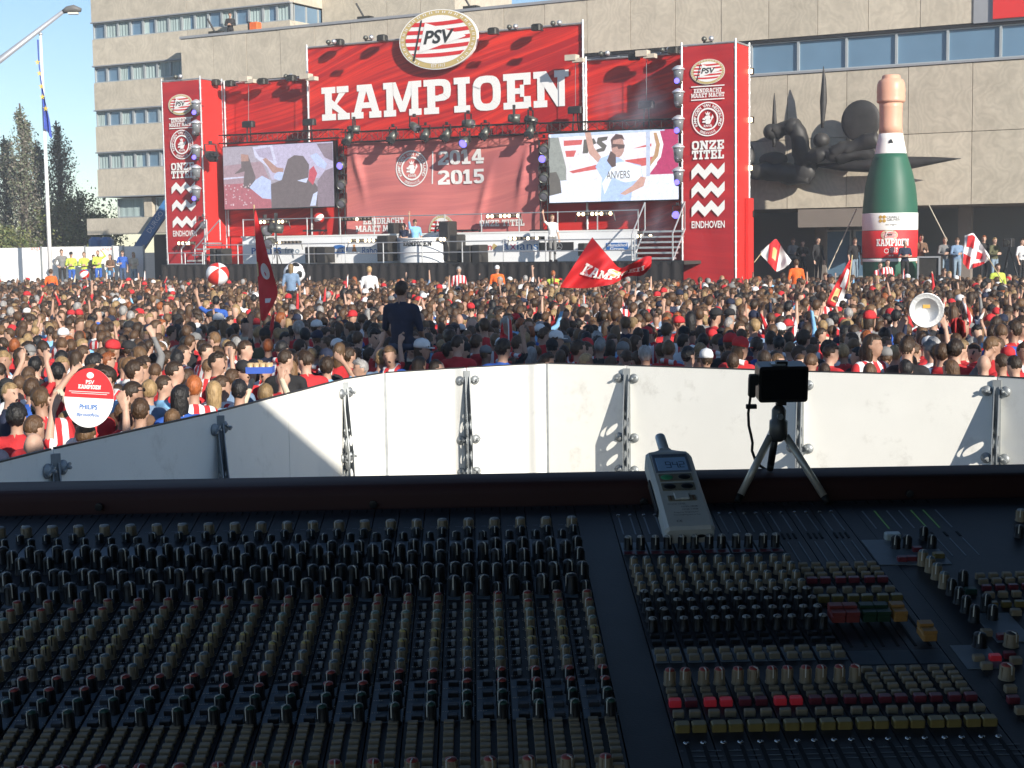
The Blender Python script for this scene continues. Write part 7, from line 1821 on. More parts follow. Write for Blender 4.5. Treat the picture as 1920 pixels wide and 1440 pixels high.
def person(x, y, z, h, rotz, pose=('down', 'down'), yaw=0.0, hair=('short', 'brown'), top='red', legs=None, skin=0, cap=None, gls=False, longsl=False, label=None, group=None, fine=False, name='person', tm=None, sx=1.0, cat='person', scarf=False, tilt=(0, 0)):
    me, yw = template(pose, yaw, fine)
    o = bpy.data.objects.new(name, me); COL.objects.link(o)
    k = h/1.757
    o.matrix_world = Matrix.Translation((x, y, z)) @ Matrix.Rotation(tilt[0], 4, 'X') @ Matrix.Rotation(tilt[1], 4, 'Y') @ Matrix.Rotation(rotz, 4, 'Z') @ Matrix.Diagonal((k*sx, k*sx, k, 1)); WM[o] = o.matrix_world.copy()
    t_ = tm or TOPS[top]; obj_mats(o, [M_skin[skin], t_, legs or LEGS[0], M_eye, t_ if longsl else M_skin[skin]])
    H = Matrix.Rotation(yw, 4, 'Z') @ Matrix.Translation((0, 0.005, 1.662))
    if hair and hair[0] != 'bald':
        c = bpy.data.objects.new('hair', random.choice(HM[hair[0]])); COL.objects.link(c); c.parent = o; c.matrix_local = H if cap is None or hair[0] in ('long',) else H @ Matrix.Scale(0.97, 4)
        obj_mats(c, [HAIR[hair[1]]])
    if cap:
        c = bpy.data.objects.new('cap', ME_bean if cap.endswith('beanie') else ME_cap); COL.objects.link(c); c.parent = o
        c.matrix_local = H @ Matrix.Translation((0, -0.004, 0.012)) @ Matrix.Rotation(R(-6), 4, 'X'); obj_mats(c, [CAPS[cap.split()[0]]])
    if gls:
        c = bpy.data.objects.new('sunglasses', ME_gls); COL.objects.link(c); c.parent = o; c.matrix_local = H
    if scarf:
        c = bpy.data.objects.new('scarf', ME_scf); COL.objects.link(c); c.parent = o
    if label: tag(o, label, cat, group)
    PEOPLE.append(o)
    return o
def facepx(px, py, D, h=None):
    """feet position so that the head top shows at pixel (px,py) at distance D; returns x, y, z_of_head"""
    p = at(px, py, D); return p
def head_on_ground(px, py, h=1.74): return gnd(px, py, h)
# ================================================================== placed individuals
def P_at(px, py, h=1.74, z0=0.0, D=None, **kw):
    """a person whose head top is at the pixel; standing on height z0 (or at distance D with z0 following)"""
    if D is None: q = gnd(px, py, z0+h)
    else: q = at(px, py, D); z0 = q.z-h
    return person(q.x, q.y, z0, h, kw.pop('rot', 0.0), **kw), q
CROWD_PTS = []
def fence_gap(x, y):
    """signed distance beyond the fence line (positive = crowd side)"""
    best = 1e9
    for A, B in zip(PT, PT[1:]):
        ax, ay, bx, by = A.x, A.y, B.x, B.y; dx, dy = bx-ax, by-ay; t_ = max(0, min(1, ((x-ax)*dx+(y-ay)*dy)/(dx*dx+dy*dy)))
        d = math.hypot(x-ax-t_*dx, y-ay-t_*dy)
        if d < abs(best): best = d if dx*(y-ay)-dy*(x-ax) > 0 else -d
    return best
def placed(px, py, label, h=1.74, D=None, **kw):
    if D is None or D < 21.5:
        q = gnd(px, py, h) if D is None else at(px, py, D)
        if fence_gap(q.x, q.y) < 0.42:
            D = q.y
            while fence_gap(*at(px, py, D)[:2]) < 0.42: D += 0.05
            z = at(px, py, D).z
            if label.find('raised') < 0 and z < 1.8: h = max(1.5, z)
    o, q = P_at(px, py, h, D=D, label=label, group='people in the crowd', **kw); CROWD_PTS.append((q.x, q.y)); return o, q
PI = math.pi
# ---- on the stage
v_ = VF+0.75; u_, _ = fac(1036, 489, v_); q = FM @ Vector((u_, v_, ZD))
person(q.x, q.y, ZD, 1.80, PI+0.5, ('down', 'wave'), 0, ('crop', 'blond'), 'white', LEGS[2], 1, label='presenter in white shirt with one arm raised at the stage front', tm=TOPS['white'])
for px, py, rot, top, pose, hr, lab in ((778, 424, PI+0.2, 'light blue', ('down', 'high'), 'dark brown', 'presenter in pale blue shirt behind the counter with one arm raised'), (757, 419, PI-0.6, 'navy', ('front', 'front'), 'black', 'dark-haired presenter in dotted navy shirt behind the counter')):
    u_, z_ = fac(px, py, VF+1.15); q = FM @ Vector((u_, VF+1.15, 0)); person(q.x, q.y, ZD, z_-ZD if z_-ZD > 1.5 else 1.75, rot, pose, 0, ('short', hr), top, LEGS[0], 0, gls=True, label=lab)
# ---- on the roof
u_, z_ = fac(431, 24, VH+0.8); q = FM @ Vector((u_, VH+0.8, 0)); person(q.x, q.y, z_-1.75, 1.75, PI, ('front', 'front'), 0, ('short', 'black'), 'black', LEGS[1], 0, label='person in black standing on the hall roof', longsl=True)
# ---- in front of the far hoarding
for px, py, top, lg, hr, pose, lab, h in (
        (115, 468, 'grey', 1, 'brown', ('hip', 'hip'), 'man in dark jacket with hands on hips before the white hoarding', 1.84), (133, 473, 'hi-vis yellow', 5, 'dark brown', ('front', 'front'), 'medic in yellow vest with folded arms next to the man in dark jacket', 1.75),
        (157, 473, 'hi-vis yellow', 5, 'light brown', ('front', 'front'), 'middle one of the yellow-vested medics before the hoarding', 1.76), (183, 470, 'hi-vis yellow', 5, 'brown', ('head', 'front'), 'yellow-vested medic beside the camera operator before the hoarding', 1.78),
        (175, 478, 'black', 1, 'dark brown', ('tray', 'front'), 'camera operator in black before the white hoarding', 1.7), (206, 477, 'brown', 0, 'brown', ('front', 'front'), 'woman with long brown hair before the hoarding', 1.66),
        (206, 492, 'light blue', 0, 'light brown', ('down', 'down'), 'child in light blue before the hoarding', 1.3), (229, 470, 'blue', 0, 'dark brown', ('down', 'front'), 'man in blue shirt and sunglasses before the hoarding', 1.78), (250, 473, 'cream', 4, 'blond', ('front', 'down'), 'blond woman in cream top at the end of the group by the hoarding', 1.72)):
    q = at(px, py, DH-1.0)
    person(q.x, q.y, q.z-h, h, PI+random.uniform(-0.5, 0.5), pose, 0, ('long' if 'woman' in lab else 'short', hr), top, (LEGS+[TOPS['blue']])[lg], 1, cap='black' if px == 133 else None, gls=(px == 229), label=lab, longsl=top in ('grey', 'hi-vis yellow', 'black', 'cream'))
# ---- on the terrace
for px, py, top, lg, hr, pose, lab, v, gl in (
        (1487, 447, 'grey', 1, 'light brown', ('front', 'front'), 'person in grey top in the dark entrance', 6.5, 0), (1505, 451, 'black', 1, 'brown', ('front', 'front'), 'shorter person in black between the grey top and the tall man in black', 6.0, 0),
        (1534, 445, 'black', 1, 'black', ('down', 'down'), 'tall man all in black on the terrace beside the guy rope', 4.6, 0), (1603, 446, 'black', 4, 'dark brown', ('down', 'down'), 'man in black printed T-shirt and jeans at the tower side of the bottle', 3.6, 1),
        (1697, 451, 'navy', 1, 'grey', ('front', 'front'), 'man in navy T-shirt with folded arms before the bottle label', 2.9, 0), (1727, 440, 'brown', 1, 'dark brown', ('front', 'down'), 'man in dark top half hidden beside the bottle', 4.4, 0),
        (1772, 445, 'grey', 4, 'light brown', ('front', 'front'), 'man in grey shirt with folded arms beyond the bottle', 3.9, 0), (1795, 446, 'denim', 4, 'brown', ('down', 'front'), 'man in open denim shirt next to the grey-shirted man', 3.8, 1),
        (1845, 442, 'black', 1, 'ginger', ('down', 'down'), 'person in black behind the red and white flag on the terrace', 4.4, 0), (1865, 446, 'olive', 4, 'blond', ('front', 'front'), 'camera operator in mottled shirt beside the tripod on the terrace', 4.3, 0),
        (1916, 452, 'white', 1, 'dark brown', ('front', 'down'), 'person in pale top at the very edge of the terrace', 4.2, 0)):
    u_, z_ = fac(px, py, v); q = FM @ Vector((u_, v, 0)); h = z_-1.4
    h = min(1.92, max(1.62, h)); person(q.x, q.y, 1.4, h, PI+0.3+random.uniform(-0.4, 0.4), pose, random.choice((0, 0.4, -0.4)), ('short' if px != 1534 else 'crop', hr), top, LEGS[lg], 1, gls=bool(gl), label=lab, longsl=top in ('grey', 'denim', 'olive', 'black') and px != 1603)
for px, py, lab, tp in ((1650, 492, 'man in striped shirt sitting at the bottle foot, tower side', 'red and white striped'), (1664, 487, 'man in striped shirt sitting at the bottle foot, nearer the navy man', 'red and white striped')):
    u_, z_ = fac(px, py, 2.2); q = FM @ Vector((u_, 2.2, 0)); person(q.x, q.y, z_-1.72, 1.72, PI+0.3, ('lap', 'lap', 'sit'), 0, ('crop', 'brown'), tp, LEGS[0], 1, label=lab)

# ---- people one can pick out in the crowd
so_, q_sit = placed(752, 529, 'man in dark navy shirt raised high above the crowd, seen from behind', 1.76, D=20.3, pose=('lap', 'lap', 'sit'), hair=('short', 'dark brown'), top='navy', skin=0, rot=-0.35, sx=1.06)
placed(750, 640, 'dark-haired person carrying the raised man on the shoulders', 1.74, D=20.6, hair=('short', 'black'), top='black')
fw, q_fw = placed(1008, 588, 'man in light blue shirt holding up the big waving red flag', 1.78, hair=('short', 'dark brown'), top='light blue', pose=('down', 'wave'), longsl=True, rot=-0.25, yaw=-0.5)
sg, q_sg = placed(160, 795, 'person holding the round red and white sign overhead', 1.74, D=12.95, hair=('short', 'light brown'), top='red and white striped', pose=('wide', 'wide'), skin=1, fine=True, rot=0.0)
ds_, q_ds = placed(1735, 632, 'person lifting the large silver dish with both arms', 1.76, D=21.2, hair=('short', 'brown'), top='red', pose=('wide', 'wide'), skin=1, fine=True)
tr2, q_tr = placed(497, 722, 'person in cream sleeves balancing a blue tray of drinks overhead', 1.74, D=16.4, hair=('short', 'blond'), top='cream', pose=('tray', 'tray'), longsl=True, fine=True)
tf, q_tf = placed(497, 628, 'person with bare raised arm holding the tall narrow flag', 1.76, D=24.5, hair=('curly', 'black'), top='black', pose=('high', 'down'))
spec = [  # px, py(head top), label, hair, top, extra
 (22, 612, 'fan in red shirt with yellow number five and red cap', ('short', 'brown'), 'red', dict(cap='red', rot=0.3)),
 (375, 594, 'fan in red shirt with white sponsor word and grey cap below the beach ball', ('crop', 'grey'), 'red', dict(cap='grey')),
 (1345, 578, 'fan in red shirt with white number seven and red cap', ('short', 'brown'), 'red', dict(cap='red', rot=0.2)),
 (305, 705, 'man with cropped hair and light blue shirt looking sideways behind the sign', ('crop', 'dark brown'), 'light blue', dict(rot=-1.0, skin=1, top2=1)),
 (358, 712, 'man with thick brown hair in black shirt at the fence beside the blond woman', ('short', 'brown'), 'black', dict(rot=-0.3)),
 (400, 716, 'woman with long blond hair at the fence', ('long', 'blond'), 'denim', {}),
 (448, 714, 'dark-haired person in light blue next to the blond woman at the fence', ('short', 'black'), 'light blue', {}),
 (200, 662, 'ginger-haired man with dark glasses looking sideways', ('quiff', 'ginger'), 'white', dict(rot=-0.9, gls=True, skin=1)),
 (232, 671, 'fair short-haired man in striped shirt behind the light blue shirt', ('crop', 'light brown'), 'red and white striped', {}),
 (262, 673, 'dark-haired man with white collar between two short-haired men', ('short', 'dark brown'), 'white', {}),
 (290, 682, 'short-haired man with grey hood at the middle of the flagpole-side crowd', ('crop', 'brown'), 'grey', {}),
 (107, 683, 'dark-haired woman directly above the round sign', ('curly', 'black'), 'maroon', {}),
 (73, 668, 'man with red headscarf and cropped hair near the round sign', ('crop', 'brown'), 'red', {}),
 (30, 760, 'woman with bushy black hair in red at the lower corner of the crowd', ('curly', 'black'), 'red', {}),
 (62, 780, 'man with receding brown hair in red below the woman with bushy hair', ('crop', 'brown'), 'red', dict(rot=-0.5)),
 (62, 812, 'balding grey-haired man right at the fence in the lower corner', ('bald', 'grey'), 'white', dict(skin=1)),
 (35, 705, 'man with cropped hair in red and white stripes near the photo edge', ('crop', 'brown'), 'red and white striped', {}),
 (58, 712, 'man with fuzzy short hair in blue near the photo edge', ('short', 'brown'), 'blue', {}),
 (262, 750, 'man with short brown hair at the fence just beside the sign', ('short', 'brown'), 'white', {}),
 (322, 770, 'brown-haired child at the fence beside the sign', ('short', 'light brown'), 'cream', dict(h=1.6)),
 (530, 692, 'bald man in red at the fence beside the tray of drinks', ('bald', 'grey'), 'red', dict(skin=1)),
 (612, 672, 'man shading his eyes at the fence corner', ('curly', 'dark brown'), 'light blue', dict(pose=('down', 'head'))),
 (606, 590, 'bearded man in striped shirt turning sideways beside the tall flag', ('short', 'dark brown'), 'red and white striped', dict(rot=-1.2, yaw=-0.3)),
 (945, 557, 'man in white shirt and sunglasses facing back toward the desk', ('short', 'brown'), 'white', dict(rot=PI-0.3, gls=True, skin=1)),
 (1215, 560, 'man in navy shirt and sunglasses facing back beyond the waving flag', ('short', 'brown'), 'navy', dict(rot=PI+0.2, gls=True, skin=1)),
 (870, 645, 'hooded woman in black glancing back in the shaded middle', ('long', 'black'), 'black', dict(rot=PI-0.5, skin=1, cap='black beanie')),
 (963, 625, 'man with cropped hair facing back in the shaded middle', ('crop', 'dark brown'), 'black', dict(rot=PI+0.1)),
 (1100, 625, 'person with big round black afro hair in red near the fence', ('curly', 'black'), 'red', dict(skin=3)),
 (1035, 640, 'person in black cap and black shirt beside the flag bearer', ('crop', 'black'), 'black', dict(cap='black')),
 (1153, 603, 'fair-haired man with red collar beyond the afro-haired person', ('crop', 'light brown'), 'red', {}),
 (1168, 645, 'person in grey hooded top near the fence beside the afro-haired one', ('bald', 'grey'), 'grey', dict(cap='grey beanie')),
 (1357, 690, 'man with receding hair right behind the fence by the small camera', ('crop', 'dark brown'), 'navy', {}),
 (1460, 632, 'tall dark-haired man right above the small camera', ('quiff', 'black'), 'grey', {}),
 (1625, 622, 'ginger curly-haired person near the silver dish', ('curly', 'ginger'), 'white', {}),
 (1660, 655, 'person in grey beanie at the fence on the tower side of the silver dish', ('short', 'brown'), 'light blue', dict(cap='grey beanie')),
 (1845, 666, 'bald man at the fence beyond the silver dish', ('bald', 'grey'), 'black', dict(skin=1)),
 (1890, 655, 'person in red cap near the photo edge behind the fence', ('short', 'brown'), 'red', dict(cap='red')),
 (1300, 545, 'ginger-haired man in the lit middle distance beyond the white cap', ('short', 'ginger'), 'maroon', {}),
 (1358, 637, 'person in navy cap beside the number seven shirt', ('short', 'brown'), 'grey', dict(cap='navy')),
 (545, 495, 'woman with long blond hair raised on shoulders before the football', ('long', 'blond'), 'denim', dict(D=44, h=1.66)),
 (692, 500, 'person in white T-shirt raised above the crowd before the stage', ('short', 'blond'), 'white', dict(D=46)),
 (860, 501, 'grey-haired person in striped shirt raised above the crowd before the stage', ('curly', 'grey'), 'red and white striped', dict(D=52, rot=PI)),
 (932, 499, 'steward in orange with white cap before the stage', ('short', 'grey'), 'orange', dict(D=54, cap='white', rot=PI)),
 (95, 505, 'steward in orange before the far hoarding near the photo edge', ('short', 'brown'), 'orange', dict(D=62)),
 (1493, 487, 'steward in orange below the white and red flag', ('short', 'brown'), 'orange', dict(D=50)),
 (1871, 495, 'steward in yellow vest below the red and white flag', ('short', 'dark brown'), 'hi-vis yellow', dict(D=49, rot=PI)),
 (1770, 503, 'man in black T-shirt with sunglasses before the terrace', ('crop', 'brown'), 'black', dict(D=50, rot=PI, gls=True)),
 (1037, 508, 'red-haired person in yellow vest before the stage, beside the waving flag', ('short', 'ginger'), 'hi-vis yellow', dict(D=54)),
 (405, 556, 'fan in blue raising a bare arm below the beach ball', ('short', 'black'), 'blue', dict(D=33, pose=('wave', 'down'))),
 (155, 548, 'fan with raised bare arm below the group at the hoarding', ('short', 'brown'), 'red', dict(D=44, pose=('down', 'high'))),
 (1268, 592, 'fan in maroon with both hands raised near the number seven shirt', ('short', 'brown'), 'red', dict(D=30, pose=('high', 'down'))),
 (985, 517, 'fan with fist raised before the stage beside the orange steward', ('short', 'grey'), 'white', dict(D=50, pose=('down', 'high'))),
]
NAMED = {}
for px, py, lab, hr, tp, kw in spec:
    kw = dict(kw); kw.pop('top2', None); h = kw.pop('h', 1.74); D = kw.pop('D', None)
    NAMED[(px, py)] = placed(px, py, lab, h, D=D, hair=hr, top=tp, legs=random.choice(LEGS), **kw)
# prints on shirts
def back_print(o, text, m, size, z, width=None):
    b = MB(); put_text(b, text, 0, 0, size, 0, bold=0.02, width=width, fn=lambda x, zz: (x, -0.135-0.012*(1-abs(x)/0.15), z+zz))
    c = link('shirt_print', b.build('shirt_print', m, data_only=True), o)
back_print(NAMED[(22, 612)][0], '5', mat('yellow_shirt_print', (0.7, 0.42, 0.03)), 0.34, 1.1)
back_print(NAMED[(375, 594)][0], 'freo', M_wprint, 0.12, 1.33)
back_print(NAMED[(1345, 578)][0], '7', M_wprint, 0.26, 1.08); back_print(NAMED[(1345, 578)][0], 'freo', M_wprint, 0.1, 1.36)

# ================================================================== the rest of the crowd
HK = ['dark brown', 'brown', 'light brown', 'blond', 'black', 'grey', 'ginger']; HP = [0.32, 0.35, 0.14, 0.06, 0.06, 0.05, 0.02]
TK = list(TOPS.keys()); TPd = {'red': .33, 'red and white striped': .16, 'white': .13, 'black': .1, 'navy': .09, 'grey': .08, 'light blue': .05, 'denim': .03, 'cream': .02, 'maroon': .03, 'blue': .02, 'olive': .01, 'brown': .01}
TP = np.array([TPd.get(k, 0.0) for k in TK]); TP /= TP.sum()
def fence_y(x):
    """distance of the fence line at lateral position x (crowd stands beyond it)"""
    for i in range(len(PT)-1):
        a, b = PT[i], PT[i+1]
        if a.x <= x <= b.x: return lerp(a.y, b.y, (x-a.x)/(b.x-a.x))
    return PT[0].y if x < PT[0].x else PT[-1].y
cand = []
s_ = 0.52; row = 0; yy = 8.0
while yy < 74:
    xx = -0.40*yy-1.2 + (s_/2 if row % 2 else 0)
    while xx < 0.40*yy+1.2:
        jx, jy = xx+random.uniform(-.15, .15), yy+random.uniform(-.15, .15)
        q = FMI @ Vector((jx, jy, 0)); ok = True
        if jy < 24 and fence_gap(jx, jy) < 0.42: ok = False
        if random.random() < (0.14 if jy < 26 else 0.06): ok = False
        if q.x > DU0-0.5 and q.x < 8.3 and q.y > VF-0.75: ok = False
        if q.x >= 8.3 and q.y > 1.1: ok = False
        if q.x <= DU0-0.5 and jy > DH-3.6: ok = False
        if q.x <= DU0-0.5 and q.y > 9.0: ok = False
        if ok:
            x_, y_ = proj((jx, jy, 1.62))
            if -40 < x_ < 1960 and not any((jx-a)**2+(jy-b)**2 < 0.12 for a, b in CROWD_PTS): cand.append((jx, jy))
        xx += s_
    yy += s_*0.86; row += 1
cand.sort(key=lambda p: p[1])
NEAR = 300-len(CROWD_PTS)
LM = [('the round sign', 165, 745), ('the tray of drinks', 488, 690), ('the tall narrow flag', 500, 560), ('the raised man', 750, 620), ('the big waving flag', 1120, 520), ('the small camera', 1465, 690), ('the silver dish', 1735, 585),
      ('the number five shirt', 25, 650), ('the number seven shirt', 1345, 610), ('the afro-haired person', 1100, 650), ('the cream sleeves', 497, 740), ('the long hanging flag', 1570, 560), ('the edge red cap', 1890, 655), ('the fence bend', 900, 690), ('the blond woman', 400, 740)]
poses = [(('down', 'down'), .70), (('front', 'front'), .12), (('down', 'up'), .012), (('tray', 'tray'), .012), (('head', 'down'), .02), (('front', 'down'), .13)]
near = []
for (x, y) in cand[:NEAR]:
    h = random.gauss(1.73, 0.09); hk = random.choices(HK, HP)[0]; sty = random.choices(('crop', 'short', 'curly', 'long', 'quiff', 'bald'), (.24, .44, .08, .13, .1, .02))[0]
    tp = str(RNG.choice(TK, p=TP)); cp = None
    if random.random() < 0.1: cp = random.choice(('red', 'white', 'navy', 'black', 'grey', 'grey beanie'))
    ps = random.choices([p[0] for p in poses], [p[1] for p in poses])[0]
    rot = random.gauss(-0.15, 0.55) if random.random() > 0.12 else PI+random.uniform(-0.8, 0.8)
    near.append((x, y, h, hk, sty, tp, cp, ps, rot))
looks = {}
for n_ in near:
    px, py = proj((n_[0], n_[1], n_[2]-0.15)); lm = min(LM, key=lambda l: (l[1]-px)**2+(l[2]-py)**2); dd = math.hypot(lm[1]-px, lm[2]-py)
    x, y, h, hk, sty, tp, cp, ps, rot = n_
    head = {'crop': 'cropped ', 'short': 'short ', 'curly': 'curly ', 'long': 'long ', 'quiff': 'swept '}.get(sty, '')
    desc = ('bald' if sty == 'bald' else head+hk+' hair') if not cp else cp+(' cap' if 'beanie' not in cp else '')
    looks.setdefault((desc, tp, lm[0]), []).append((dd, n_))
for (desc, tp, lm), L in looks.items():
    L.sort(key=lambda e: e[0])
    for k, (dd, n_) in enumerate(L):
        x, y, h, hk, sty, tp_, cp, ps, rot = n_
        tn = 'striped' if tp.startswith('red and') else tp
        lab = f'person, {desc} and {tn} top, {"beside" if len(L) == 1 else ordn[min(k, 11)]+" closest to"} {lm}'
        person(x, y, 0, h, rot, ps, random.choice((0, 0, 0.5, -0.5, -0.8)), (sty, hk), tp, random.choice(LEGS), random.choices((0, 1, 2, 3), (.45, .3, .2, .05))[0], cap=cp, gls=random.random() < 0.08, longsl=tp in ('grey', 'denim', 'navy', 'olive', 'cream', 'brown') and random.random() < 0.6, label=lab, group='people in the crowd', sx=random.uniform(0.95, 1.08), scarf=random.random() < 0.13, tilt=(random.gauss(0, .04), random.gauss(0, .05)))
# far crowd: one mass, built from low bodies
palette = []; pidx = {}
def pm(m):
    if m.name not in pidx: pidx[m.name] = len(palette); palette.append(m)
    return pidx[m.name]
def low_template(pose, yaw):
    P = [p for p in body_prims(pose, yaw)]
    keep = []
    for p in P:
        zc = p[1][2] if p[0] != 'cap' else max(p[1][2], p[2][2])
        if zc > 0.95 and not (p[0] == 'cap' and p[3] < 0.02): keep.append(p)
    me, = remesh_body(keep, 0.025, [340], 2)
    V = np.array([v.co[:] for v in me.vertices]); T = []
    for p in me.polygons:
        vs = list(p.vertices)
        for k in range(1, len(vs)-1): T.append((vs[0], vs[k], vs[k+1]))
    T = np.array(T); tg = sdf(keep, V[T].mean(1)); bpy.data.meshes.remove(me)
    return V, T, tg
LOW = [(low_template(ps, yw), yw) for ps, yw in ((('down', 'down'), 0), (('down', 'down'), 0.6), (('front', 'front'), -0.6), (('down', 'high'), 0), (('tray', 'tray'), 0))]
LOWP = [.47, .25, .25, .018, .012]
def low_hair(style, seed):
    me = hair_mesh(style, seed); o = bpy.data.objects.new('tmp', me); COL.objects.link(o); md = o.modifiers.new('d', 'DECIMATE'); md.ratio = 120/len(me.polygons)
    dg = bpy.context.evaluated_depsgraph_get(); dg.update(); m2 = bpy.data.meshes.new_from_object(o.evaluated_get(dg)); bpy.data.objects.remove(o)
    V = np.array([v.co[:] for v in m2.vertices]); T = np.array([t_ for p in m2.polygons for t_ in [(p.vertices[0], p.vertices[k], p.vertices[k+1]) for k in range(1, len(p.vertices)-1)]])
    bpy.data.meshes.remove(m2); return V, T
LH = {s_: low_hair(s_, 5.5+i) for i, s_ in enumerate(('crop', 'short', 'curly', 'long', 'quiff'))}
capV = np.array([v.co[:] for v in ME_cap.vertices]); capT = np.array([t_ for p in ME_cap.polygons for t_ in [(p.vertices[0], p.vertices[k], p.vertices[k+1]) for k in range(1, len(p.vertices)-1)]])
VV, TT, MI = [], [], []; base = 0
for (x, y) in cand[NEAR:]:
    (V, T, tg), yw = random.choices(LOW, LOWP)[0]
    h = random.gauss(1.735, 0.08)/1.757; rot = random.gauss(-0.15, 0.6) if random.random() > 0.14 else PI+random.uniform(-.9, .9)
    sk = random.choices((0, 1, 2, 3), (.45, .3, .2, .05))[0]; tp = str(RNG.choice(TK, p=TP)); hk = random.choices(HK, HP)[0]
    sty = random.choices(('crop', 'short', 'curly', 'long', 'quiff', 'bald'), (.24, .44, .08, .13, .1, .02))[0]
    c, s2 = math.cos(rot), math.sin(rot); lx, ly = random.gauss(0, .05), random.gauss(0, .04)
    def putm(V, T, mi, off=0.0):
        global base
        W = V*h; W = np.stack([W[:, 0]*c-W[:, 1]*s2+x+lx*W[:, 2], W[:, 0]*s2+W[:, 1]*c+y+ly*W[:, 2], W[:, 2]], 1)
        VV.append(W); TT.append(T+base); MI.append(mi); base += len(V)
    lut = np.array([pm(M_skin[sk]), pm(TOPS[tp]), pm(LEGS[0]), pm(M_eye), pm(M_skin[sk]) if random.random() < 0.6 else pm(TOPS[tp])])
    putm(V, T, lut[tg])
    cy, sy_ = math.cos(yw), math.sin(yw)
    def headm(V): W = np.stack([V[:, 0]*cy-V[:, 1]*sy_, V[:, 0]*sy_+V[:, 1]*cy, V[:, 2]], 1); return W+np.array([0, 0.005, 1.662])
    if sty != 'bald':
        hv, ht = LH[sty]; putm(headm(hv), ht, np.full(len(ht), pm(HAIR[hk])))
    if random.random() < 0.1: putm(headm(capV+np.array([0, 0, 0.01])), capT, np.full(len(capT), pm(CAPS[random.choice(('red', 'white', 'navy', 'black', 'grey', 'red'))])))
VV = np.concatenate(VV); TT = np.concatenate(TT); MI = np.concatenate(MI)
me = bpy.data.meshes.new('crowd'); me.vertices.add(len(VV)); me.vertices.foreach_set('co', VV.ravel()); me.loops.add(len(TT)*3); me.loops.foreach_set('vertex_index', TT.ravel().astype(np.int32))
me.polygons.add(len(TT)); me.polygons.foreach_set('loop_start', np.arange(0, len(TT)*3, 3, dtype=np.int32))
for m_ in palette: me.materials.append(m_)
me.polygons.foreach_set('material_index', MI.astype(np.int32)); me.polygons.foreach_set('use_smooth', np.ones(len(TT), bool)); me.update(calc_edges=True); me.validate()
o = bpy.data.objects.new('crowd', me); COL.objects.link(o); tag(o, 'dense mass of supporters filling the square up to the stage', 'crowd', kind='stuff')
print('CROWD', len(cand), 'near', NEAR, 'tris', len(TT))

# ================================================================== flags and things held up
def sheet(name, label, top, bot, D, m, n=28, wav=0.1, cat='flag', prints=None, group='flags in the crowd'):
    def curve(pts, t_):
        L = [0]
        for a, b in zip(pts, pts[1:]): L.append(L[-1]+math.hypot(a[0]-b[0], a[1]-b[1]))
        s_ = t_*L[-1]
        for i in range(len(pts)-1):
            if s_ <= L[i+1]+1e-9: k = (s_-L[i])/max(1e-9, L[i+1]-L[i]); return (lerp(pts[i][0], pts[i+1][0], k), lerp(pts[i][1], pts[i+1][1], k))
        return pts[-1]
    def sm(pts, t_): 
        a = [curve(pts, min(1, max(0, t_+d))) for d in (-.05, -.025, 0, .025, .05)]; return (sum(p[0] for p in a)/5, sum(p[1] for p in a)/5)
    def fn(a, t_, lift=0.0):
        A, B = sm(top, a), sm(bot, a); p = at(lerp(B[0], A[0], t_), lerp(B[1], A[1], t_), D + wav*math.sin(a*11+t_*2.2)*(0.3+a) + 0.4*wav*math.sin(a*23-t_*5) - lift); return tuple(p)
    b = MB(); b.smooth = True; b.grid(fn, n, 14); o = b.build(name, m, None, at(*bot[0], D)); tag(o, label, cat, group)
    for i, f in enumerate(b.f): pass
    return o, fn
def pole(o, a, c, D, D2=None, r=0.015, m=None):
    b = MB(); b.tube(at(*a, D), at(*c, D2 or D), r, 7); b.build('pole', m or mat('flag_stick', (0.5, 0.4, 0.22), 0.6), o)
M_flag = mat('flag_red', (0.52, 0.02, 0.025), 0.75, var=0.12, scale=3)
Dw = 27.5
fl, ff = sheet('waving_flag', 'big red flag with white lettering waving above the crowd', [(1109, 443), (1132, 470), (1162, 505), (1192, 490), (1216, 478), (1224, 482)], [(1046, 539), (1100, 541), (1150, 533), (1178, 516), (1205, 519), (1223, 497)], Dw, M_flag, wav=0.22)
pole(fl, (1035, 562), (1050, 536), Dw)
# lettering printed on the flag: follows the sheet
b = MB(); slab_text(b, 'KAMPIOEN', 0.62, 0.2, 0.26, 0, 1.05, fn=lambda x, z, l: ff(max(0, min(1, 0.06+x*0.72)), min(1, z+0.12-0.05*x), 0.02+l)); o = b.build('flag_lettering', M_wprint, fl)
crest(0.5, 0.62, 0.09, 0.17, 0, fl, None, fn=lambda x, z, l: ff(min(1, x), min(1, z), 0.02+l), step=0.003, text=False)
fl2, ff2 = sheet('tall_flag', 'tall narrow red flag hanging from a thin pole above the crowd', [(476, 386), (480, 470), (486, 560), (489, 604)], [(479, 392), (500, 470), (523, 552), (495, 604)], 24.0, M_flag, wav=0.06)
pole(fl2, (476, 384), (490, 612), 24.05, None, 0.012)
b = MB(); 
for k, (a, t_) in enumerate(((0.55, 0.5),)): b.add([ff2(a+0.07*math.cos(x_)*1.0, min(1, max(0, t_+0.28*math.sin(x_))), 0.02) for x_ in [2*PI*i/20 for i in range(20)]], [tuple(range(20))])
b.add([ff2(a, t_, 0.02) for a, t_ in ((0.78, .3), (0.82, .3), (.83, .6), (.79, .65))], [(0, 1, 2, 3)])
b.build('flag_print', mat('faded_white_print', (0.6, 0.55, 0.53)), fl2)
